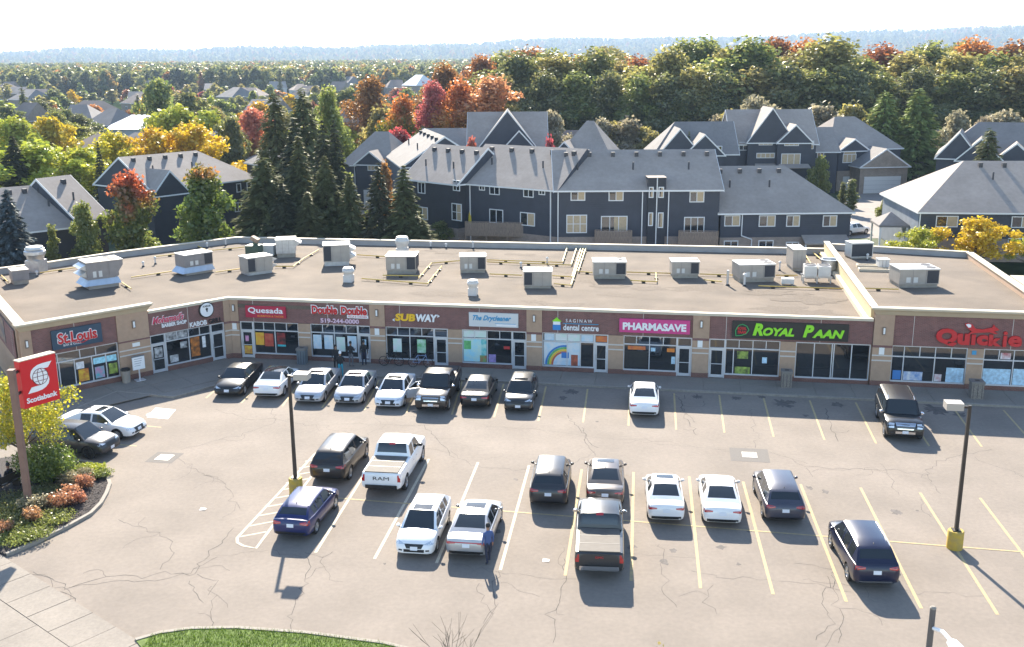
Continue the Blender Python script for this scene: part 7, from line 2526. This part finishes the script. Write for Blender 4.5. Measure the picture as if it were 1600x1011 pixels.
# ---- bare sapling and a twig with last leaves at the near edge
def bare(x, y, H, seed, label, leaves=0, lean=0):
    g = random.Random(seed)
    t = thing('bare_tree', label, 'tree', (x, y, 0))
    m = MB()
    tips = []

    def grow(p, d, l, r, lev):
        q = p + d * l
        m.cyl(p, q, r, r * .7, 5 if lev < 2 else 3, caps=False)
        if lev >= 3 or r < .004:
            tips.append(q)
            return
        for _ in range(3 if lev else 4):
            nd = (d + Vector((g.gauss(0, .42), g.gauss(0, .42), g.gauss(.18, .25)))).normalized()
            grow(p.lerp(q, g.uniform(.55, 1)), nd, l * g.uniform(.55, .8), r * .62, lev + 1)
    grow(Vector((0, 0, 0)), Vector((lean, 0, 1)).normalized(), H * .38, .024, 0)
    m.build('trunk', BARK, t, 60)
    if leaves:
        c = np.array([tips[g.randrange(len(tips))][:] for _ in range(leaves)]) + g0.normal(0, .06, (leaves, 3))
        me = quads_mesh('foliage', leaf_quads(c, g0.normal(size=(leaves, 3)), .06, g0))
        me.materials.clear(); me.materials.append(LM['olive'])
        link_mesh('foliage', me, t)


pb = at(722, 925, 27.5)
bare(pb.x, 27.5, pb.z, 5, 'bare branching sapling at the near edge of the lot')
pb = at(1012, 972, 27)
bare(pb.x - .3, 27, pb.z, 8, 'thin twig tree with a few last olive leaves at the near edge', 60, .1)
# ================================================================== STREET FURNITURE
POLE = mat('bronze_pole', (.045, .036, .03), .5, .3, var=.15, vscale=3)
BASEY = mat('yellow_base_paint', (.52, .34, .03), .8, var=.25, vscale=4, col2=(.38, .27, .08))


def lot_lamp(px, py, h, side, label):
    p = un(px, py)
    t = thing('parking_lot_lamp', label, 'lamp post', (p.x, p.y, 0), math.radians(-8))
    q = MB(); q.lathe([(.33, -.05), (.33, .78), (.30, .82), (0, .82)], 20); q.build('concrete_base', BASEY, t, 40)
    q = MB(); q.box(-.17, .17, -.17, .17, .822, .86); q.build('foot_plate', POLE, t)
    q = MB(); q.add([(-.075, -.075, .862), (.075, -.075, .862), (.075, .075, .862), (-.075, .075, .862), (-.06, -.06, h), (.06, -.06, h), (.06, .06, h), (-.06, .06, h)], [(0, 1, 5, 4), (1, 2, 6, 5), (2, 3, 7, 6), (3, 0, 4, 7), (4, 5, 6, 7)]); q.build('pole', POLE, t)
    q = MB(); q.box(min(0, side * .35), max(0, side * .35), -.05, .05, h - .12, h - .03); q.build('arm', POLE, t)
    x0, x1 = sorted((side * .3, side * .98))
    q = MB(); q.box(x0, x1, -.28, .28, h - .17, h + .13); hd = q.build('lamp_head', mat('lamp_head_tan', (.40, .36, .31), .5), t)
    q = MB(); q.box(x0 + .05, x1 - .05, -.22, .22, h - .19, h - .171); q.build('lens', SWHITE, hd)


lot_lamp(1491, 856, 6.4, -1, 'brown lamp post on a yellow base standing among the yellow lined bays')
lot_lamp(463, 771, 6.0, 1, 'brown lamp post on a yellow base in the hatched island')
# pole top at the near edge
pt = un(1458, 951, 8.0)
t = thing('street_light_pole', 'grey street light pole with a white lamp head rising at the near edge', 'street light', (pt.x, pt.y, 0))
q = MB(); q.cyl((0, 0, 0), (0, 0, 8.0), .085, .068, 14); q.build('pole', mat('grey_pole', (.11, .10, .095), .6, var=.1), t, 40)
q = MB(); q.lathe([(.072, 8.001), (.072, 8.03), (.04, 8.06), (0, 8.06)], 14); q.build('pole_cap', KERB, t, 40)
q = MB(); q.tube([(0.02, -.1, 7.55), (0.03, -.5, 7.72), (.04, -.9, 7.75)], .045, 8); q.build('bracket_arm', SWHITE, t, 40)
q = MB()
prof = [(-.9, .05, .05), (-1.0, .13, .09), (-1.3, .17, .11), (-1.6, .15, .08), (-1.7, .05, .04)]
vs = []
for y, w, hh in prof:
    for k in range(8):
        a = k * math.pi / 4
        vs.append((.045 + w * math.cos(a), y, 7.75 + hh * math.sin(a)))
q.add(vs, [(i * 8 + k, i * 8 + (k + 1) % 8, (i + 1) * 8 + (k + 1) % 8, (i + 1) * 8 + k) for i in range(4) for k in range(8)] + [tuple(range(8)), tuple(range(32, 40))[::-1]])
q.build('lamp_head', mat('lamp_white', (.62, .64, .66), .4), t, 50)

# ---- bank pylon sign
bp_ = un(47, 801)
t = thing('bank_pylon_sign', 'red bank sign board with white S and globe emblem on a brown post', 'sign', (bp_.x, bp_.y, 0))
q = MB(); q.box(-.13, .13, -.13, .13, 0, 6.9); q.build('post', mat('brown_post', (.20, .115, .085), .6, var=.12, vscale=2), t)
q = MB(); q.box(-.15, .15, -.15, .15, 6.902, 6.95); q.build('post_cap', mat('brown_post', (.2, .11, .09)), t)
ZT = 7.12
tl, tr_ = un(29.8, 566.3, ZT), un(85.8, 551.8, ZT)
ang = math.atan2(tr_.y - tl.y, tr_.x - tl.x)
sw = (tr_ - tl).length
best = min([k * .02 for k in range(60, 180)], key=lambda hh: abs((lambda v: CY - F_PX * v.dot(UP) / v.dot(FW))(Vector((tl.x, tl.y, ZT - hh)) - Vector((0, 0, CAM_H))) - 639.7))
sh = best
o = Vector((tl.x - bp_.x, tl.y - bp_.y, ZT))
TM = Matrix.Translation(o) @ Matrix.Rotation(ang, 4, 'Z')
BRED = mat('bank_red', (.62, .006, .012), .4)
q = MB(); q.box(0, sw, 0, .42, -sh, 0, T=TM); brd = q.build('board', BRED, t)
q = MB(); q.box(-.02, sw + .02, -.015, .43, .002, .05, T=TM); q.build('board_cap', CREAM, brd)
for zz in (-.45, -1.45):
    p0 = TM @ Vector((0, .2, zz))
    q = MB(); q.cyl((0, 0, p0.z), tuple(p0), .07, .07, 8); q.build('bracket', POLE, t, 40)


def bpt(a, b, y=-.012):
    return TM @ Vector((a * sw, y, -b * sh))


def flat(poly, name, m, y=-.012, parent=None):
    q = MB()
    n = len(poly)
    q.add([bpt(a, b, y) for a, b in poly], [tuple(range(n))])
    return q.build(name, m, parent or brd)


up_ = [(.872, .135), (.60, .137), (.46, .15), (.36, .185), (.28, .24), (.245, .32), (.25, .39), (.285, .44), (.31, .36), (.36, .30), (.43, .265), (.52, .252), (.755, .253)]
flat(up_, 'ribbon', SWHITE)
lo_ = [(1 - (a - .0), .838 - b) for a, b in up_]
flat(lo_, 'ribbon', SWHITE)
gc, gr_ = (.514, .404), .215
asp = sw / sh
flat([(gc[0] + gr_ * math.cos(k * .2618), gc[1] + gr_ * asp * math.sin(k * .2618)) for k in range(24)], 'globe', SWHITE, -.016)
GL = mat('globe_line', (.12, .01, .015), .5)
for rx in (1.0, .38):
    q = MB(); q.tube([bpt(gc[0] + gr_ * rx * math.cos(k * .2618), gc[1] + gr_ * asp * math.sin(k * .2618), -.02) for k in range(25)], .014, 4); q.build('globe_line', GL, brd)
for dy in (-.55, -.05, .5):
    hwid = gr_ * math.sqrt(max(0, 1 - dy * dy))
    q = MB(); q.tube([bpt(gc[0] - hwid, gc[1] + gr_ * asp * dy, -.02), bpt(gc[0] + hwid, gc[1] + gr_ * asp * dy, -.02)], .014, 4); q.build('globe_line', GL, brd)
lo2 = link_mesh('lettering', text_mesh('Scotiabank', sw * .86, sh * .115, .015, bold=.03, m=SWHITE), brd)
pz = bpt(.5, .845, -.006)
lo2.location = pz
lo2.rotation_euler = (0, 0, ang)

# ---- bins, menu stand
def bin_square(px, py, label, m=None, w=.62, h=.95):
    p = un(px, py, .11)
    t = thing('litter_bin', label, 'litter bin', (p.x, p.y, .11), RZ)
    q = MB(); q.box(-w / 2, w / 2, -w / 2, w / 2, 0, h); q.build('body', m or mat('pebble_concrete', (.23, .20, .17), .95, var=.35, vscale=22), t)
    q = MB(); q.box(-w / 2 - .04, w / 2 + .04, -w / 2 - .04, w / 2 + .04, h + .002, h + .14); ld = q.build('lid', mat('bin_lid', (.20, .18, .16), .7), t)
    q = MB(); q.box(-.13, .13, -.13, .13, h + .141, h + .15); q.build('opening', BLACK, ld)
    q = MB()
    for x in (-w / 2 + .1, 0, w / 2 - .1):
        q.box(x - .012, x + .012, -w / 2 - .008, -w / 2 - .001, .06, h - .06)
    q.build('groove', BLACK, t)


bin_square(473, 568, 'grey litter bin beside the taco shop window', mat('bin_grey', (.16, .18, .19), .7, var=.1), .58, 1.0)
bin_square(1228, 604, 'brown pebbled litter bin between the two Royal Paan windows')
bin_square(1524, 621, 'pebbled concrete litter bin before the end shop pier', None, .7, .95)
p = un(198, 597, .11)
t = thing('litter_bin', 'round tan litter bin with dark rim by the menu stand', 'litter bin', (p.x, p.y, .11))
q = MB(); q.lathe([(.25, 0), (.29, .8), (0, .8)], 18); q.build('body', mat('bin_tan', (.30, .26, .22), .85, var=.15), t, 40)
q = MB(); q.lathe([(.31, .802), (.31, .9), (.24, .93), (.22, .86), (0, .84)], 18); q.build('rim', BLACK, t, 40)
p = un(219, 594, .11)
t = thing('menu_stand', 'white menu board on a single leg outside the wing', 'menu stand', (p.x, p.y, .11), WRZ)
q = MB(); q.box(-.3, .3, -.25, .25, 0, .05); q.build('foot', ALU, t)
q = MB(); q.cyl((0, 0, .05), (0, 0, .75), .05, .05, 10); q.build('leg', ALU, t, 40)
q = MB(); q.box(-.4, .4, -.05, .05, .75, 1.6); bd = q.build('board', SWHITE, t)
q = MB(); q.box(-.42, .42, -.06, .07, 1.602, 1.66); q.build('board_top', mat('bin_grey', (.16, .18, .19)), bd)
q = MB()
for k in range(4):
    q.box(-.3, .25 - .05 * k, -.056, -.051, 1.45 - k * .15, 1.49 - k * .15)
q.build('printed_lines', mat('print_grey', (.4, .4, .42), .7), bd)


def bicycle(s, y, lean, fm, label):
    x, yy, _ = fpos(s, y, 0)
    t = thing('bicycle', label, 'bicycle', (x, yy, .115), RZ, 'bicycles before the sandwich shop')
    for k, cx in enumerate((-.53, .53)):
        pts = [(cx + .33 * math.cos(a), 0, .34 + .33 * math.sin(a)) for a in [i * .3307 for i in range(20)]]
        q = MB(); q.tube(pts, .022, 5); w = q.build('wheel', TYRE, t, 40)
        q = MB()
        for i in range(8):
            a = i * .785
            q.tube([(cx, 0, .34), (cx + .31 * math.cos(a), 0, .34 + .31 * math.sin(a))], .005, 3)
        q.build('spokes', STEEL, w)
    q = MB()
    for a, b in [((-.53, 0, .34), (-.1, 0, .30)), ((-.1, 0, .30), (-.2, 0, .86)), ((-.2, 0, .82), (-.53, 0, .34)), ((-.1, 0, .30), (.36, 0, .78)), ((-.2, 0, .80), (.36, 0, .82)), ((.34, 0, .92), (.53, 0, .34))]:
        q.tube([a, b], .02, 6)
    q.build('frame', fm, t, 40)
    q = MB(); q.tube([(.30, -.28, 1.0), (.36, -.1, .96), (.34, 0, .94), (.36, .1, .96), (.30, .28, 1.0)], .014, 5); q.build('handlebar', BLACK, t, 40)
    q = MB(); q.lathe([(0, .85), (.10, .86), (.12, .90), (.0, .93)], 10, (-.24, 0, 0)); q.build('saddle', BLACK, t, 40)
    q = MB(); q.tube([(-.1, -.09, .22), (-.1, -.09, .30), (-.1, .09, .30), (-.1, .09, .38)], .012, 4); q.build('crank', STEEL, t)
    t.rotation_euler = (lean, 0, RZ + .05)


bicycle(10.15, -.45, .08, BLACK, 'black bicycle leaning below the sandwich shop window')
bicycle(12.2, -.5, -.08, mat('bike_blue', (.25, .33, .5), .4), 'blue framed bicycle leaning beside the black one')
# utility cabinet group behind the wing
p = un(263, 372, 1.6)
t = thing('pipe_stand', 'pale green stand of upright utility pipes behind the parapet', 'utility stand', (p.x + .4, p.y + 6, 0))
for k in range(4):
    q = MB(); q.cyl((k * .28, 0, 0), (k * .28, 0, 4.9 - .3 * (k % 2)), .06, .06, 8); q.build('pipe', mat('pale_green_metal', (.18, .30, .27), .5), t, 40)
q = MB(); q.box(-.1, .95, -.05, .05, 4.2, 4.3); q.build('crossbar', mat('pale_green_metal', (.18, .3, .27)), t)
# raised timber beams of the restaurant patio at the wing end
t = thing('patio_fence', 'grey timber patio fence rails at the end of the wing', 'fence', (W0.x - 1.2, W0.y - .6, 0), math.atan2(dS.y, dS.x))
for k in range(4):
    q = MB(); q.box(k * 2.6 - .07, k * 2.6 + .07, -.07, .07, 0, 2.2); q.build('post', mat('grey_timber', (.22, .21, .2), .8), t)
for z in (.6, 1.2, 1.8):
    q = MB(); q.box(-.1, 7.9, -.11, -.072, z, z + .16); q.build('rail', mat('grey_timber', (.22, .21, .2)), t)

# ================================================================== PEOPLE
SKIN = mat('skin', (.32, .18, .12), .6)


def person(label, x, y, rz, top, legs, hair, pose='stand', hat=None, z=.11, hold=False, skin=SKIN):
    t = thing('person', label, 'person', (x, y, z), rz)
    V, E, Rr = [], [], []

    def add(p, r, par=None):
        V.append(p); Rr.append(r)
        if par is not None:
            E.append((par, len(V) - 1))
        return len(V) - 1
    sit = pose == 'sit'
    hz = .93 if not sit else .50
    pel = add((0, 0, hz), (.15, .115))
    sp_ = add((0, .01, hz + .20), (.145, .105), pel)
    ch = add((0, 0, hz + .40), (.165, .115), sp_)
    ns = add((0, .0, hz + .53), (.075, .07), ch)
    nk = add((0, .01, hz + .60), (.055, .055), ns)
    h1 = add((0, .025, hz + .68), (.085, .095), nk)
    h2 = add((0, .02, hz + .78), (.078, .092), h1)
    h3 = add((0, .01, hz + .83), (.045, .05), h2)
    hands = []
    for s in (-1, 1):
        sh_ = add((s * .18, -.01, hz + .46), (.068, .065), ch)
        if hold:
            el = add((s * .25, .03, hz + .20), (.046, .046), sh_); wr = add((s * .17, .24, hz + .24), (.033, .033), el); hd = add((s * .14, .31, hz + .27), (.035, .022), wr); fd = Vector((-.15 * s, .9, .25))
        elif sit:
            el = add((s * .25, .06, hz + .18), (.046, .046), sh_); wr = add((s * .18, .26, hz + .10), (.033, .033), el); hd = add((s * .15, .34, hz + .09), (.035, .022), wr); fd = Vector((-.1 * s, .95, -.1))
        else:
            el = add((s * .24, -.02, hz + .19), (.046, .046), sh_); wr = add((s * .25, .05, hz - .05), (.033, .033), el); hd = add((s * .25, .065, hz - .13), (.028, .036), wr); fd = Vector((0, .12, -.95))
        hands.append(hd)
        side = Vector((0, 1, 0)) if abs(fd.z) > .5 else Vector((1, 0, 0))
        for k, ln in enumerate((.07, .08, .075, .06)):
            o_ = Vector(V[hd]) + side * (k - 1.5) * .017
            a = add(tuple(o_ + fd * .045), (.0085, .0085), hd)
            add(tuple(o_ + fd * (.045 + ln * .6) + Vector((-s * .012, 0, 0))), (.0075, .0075), a)
        add(tuple(Vector(V[hd]) + fd * .02 + side * .045), (.009, .009), hd)
        hp = add((s * .095, 0, hz - .07), (.092, .092), pel)
        if sit:
            kn = add((s * .12, .42, hz - .03), (.062, .062), hp); an = add((s * .12, .44, .09), (.042, .042), kn)
        else:
            dy = .06 * s if pose == 'walk' else .015 * s
            kn = add((s * .105, .03 + dy, .50), (.06, .062), hp); an = add((s * .11, dy * 2 - .02, .085), (.04, .044), kn)
        add((V[an][0] * 1.08, V[an][1] + .15, .035), (.042, .032), an)
    me = bpy.data.meshes.new('body')
    me.from_pydata(V, E, [])
    ob = bpy.data.objects.new('body', me)
    C.objects.link(ob)
    md = ob.modifiers.new('skin', 'SKIN')
    md.use_smooth_shade = True
    for i, sv in enumerate(me.skin_vertices[0].data):
        sv.radius = Rr[i]
        sv.use_root = i == 0
    sub = ob.modifiers.new('sub', 'SUBSURF')
    sub.levels = sub.render_levels = 1
    nm = bpy.data.meshes.new_from_object(ob.evaluated_get(bpy.context.evaluated_depsgraph_get()))
    ob.modifiers.clear()
    ob.data = nm
    nm.materials.clear()
    for m_ in (skin, top, legs, BLACK):
        nm.materials.append(m_)
    hv = [Vector(V[i]) for i in hands]
    for f in nm.polygons:
        c = f.center
        k = 0
        if min((c - q_).length for q_ in hv) < .12:
            k = 0
        elif c.z > hz + .575:
            k = 0
        elif (c.z > hz + .02 and (not sit or c.y < .2 or abs(c.x) > .15)) or (abs(c.x) > .2 and c.z > hz - .06):
            k = 1
        elif c.z > .08:
            k = 2
        else:
            k = 3
        f.material_index = k
    ob.parent = t
    q = MB()
    q.lathe([(.0, hz + .895), (.05, hz + .885), (.088, hz + .84), (.098, hz + .77), (.09, hz + .72)], 12, (0, -.005, 0))
    q.build('cap' if hat else 'hair', hat or hair, t, 60)
    if hat:
        q = MB(); q.add([(-.07, .07, hz + .79), (.07, .07, hz + .79), (.055, .19, hz + .775), (-.055, .19, hz + .775)], [(0, 1, 2, 3)]); q.build('cap_peak', hat, t)
    q = MB()
    for s in (-1, 1):
        q.lathe([(0, hz + .755), (.012, hz + .75), (0, hz + .74)], 6, (s * .032, .118, 0))
    q.build('eyes', BLACK, t)
    q = MB(); q.add([(-.014, .11, hz + .705), (.014, .11, hz + .705), (0, .14, hz + .705), (0, .112, hz + .75)], [(0, 1, 2), (0, 2, 3), (2, 1, 3)]); q.build('nose', skin, t)
    return t


CL = {'black': mat('cloth_black', (.018, .018, .02), .9), 'grey': mat('cloth_grey', (.16, .16, .17), .9), 'teal': mat('cloth_turquoise', (.05, .38, .48), .85), 'blue': mat('cloth_blue', (.06, .10, .24), .85), 'navy': mat('cloth_navy', (.02, .025, .05), .9), 'coat': mat('cloth_slate', (.15, .17, .20), .9)}
HAIR = mat('dark_hair', (.012, .01, .009), .7)
SK2 = mat('skin_tan', (.24, .13, .08), .6)
p = un(526, 579, .11); person('person in black standing with back to the pizza window', p.x, p.y, .3 + math.pi, CL['black'], CL['black'], HAIR)
p = un(533, 590, .11); person('person in black top, turquoise trousers and white cap on the pavement', p.x, p.y, .1, CL['black'], CL['teal'], HAIR, hat=SWHITE, hold=True)
p = un(549, 573, .11); person('person in dark top and grey trousers at the pizza shop window', p.x, p.y, -.4, CL['black'], CL['grey'], HAIR, hold=True, skin=SK2)
p = un(569.5, 571, .11); person('person in black clothes standing at the pizza shop door', p.x, p.y, .2, CL['black'], CL['navy'], HAIR)
p = un(763, 880, 0); person('person in blue shirt walking beside the silver fastback sedan', p.x, p.y, .5, CL['blue'], CL['navy'], HAIR, 'walk', z=0.0)
# bench and two people behind the planted island
p = un(8, 768, .06)
t = thing('bench', 'dark bench on the forecourt behind the planted island', 'bench', (p.x, p.y, .06), 1.2)
q = MB()
q.box(-.8, .8, -.22, .22, .40, .46); q.build('seat', POLE, t)
q = MB(); q.box(-.8, .8, -.27, -.225, .55, .9); q.build('backrest', POLE, t)
for x in (-.7, .7):
    q = MB(); q.box(x - .04, x + .04, -.26, .2, 0, .399); q.build('leg', POLE, t)
for k, (lab, m1, m2) in enumerate([('seated person in slate grey jacket on the forecourt bench', CL['coat'], CL['blue']), ('seated person in black on the forecourt bench', CL['black'], CL['navy'])]):
    d = Vector((math.cos(1.2), math.sin(1.2))) * (-.35 + .7 * k)
    person(lab, p.x + d.x, p.y + d.y, 1.2, m1, m2, HAIR, 'sit', z=.06, skin=SK2)

# ================================================================== AIR
q = MB()
q.box(-9800, 9800, -400, 9900, -25, 330)
m = bpy.data.materials.new('haze_air')
m.use_nodes = True
nt = m.node_tree
nt.nodes.clear()
out = nt.nodes.new('ShaderNodeOutputMaterial')
pv = nt.nodes.new('ShaderNodeVolumePrincipled')
pv.inputs['Color'].default_value = (.50, .66, .88, 1)
pv.inputs['Density'].default_value = 1.25e-4
pv.inputs['Anisotropy'].default_value = 0.2
nt.links.new(pv.outputs[0], out.inputs['Volume'])
hz_ = q.build('haze', m)
tag(hz_, 'thin blue haze in the air towards the hills', 'haze', kind='stuff')
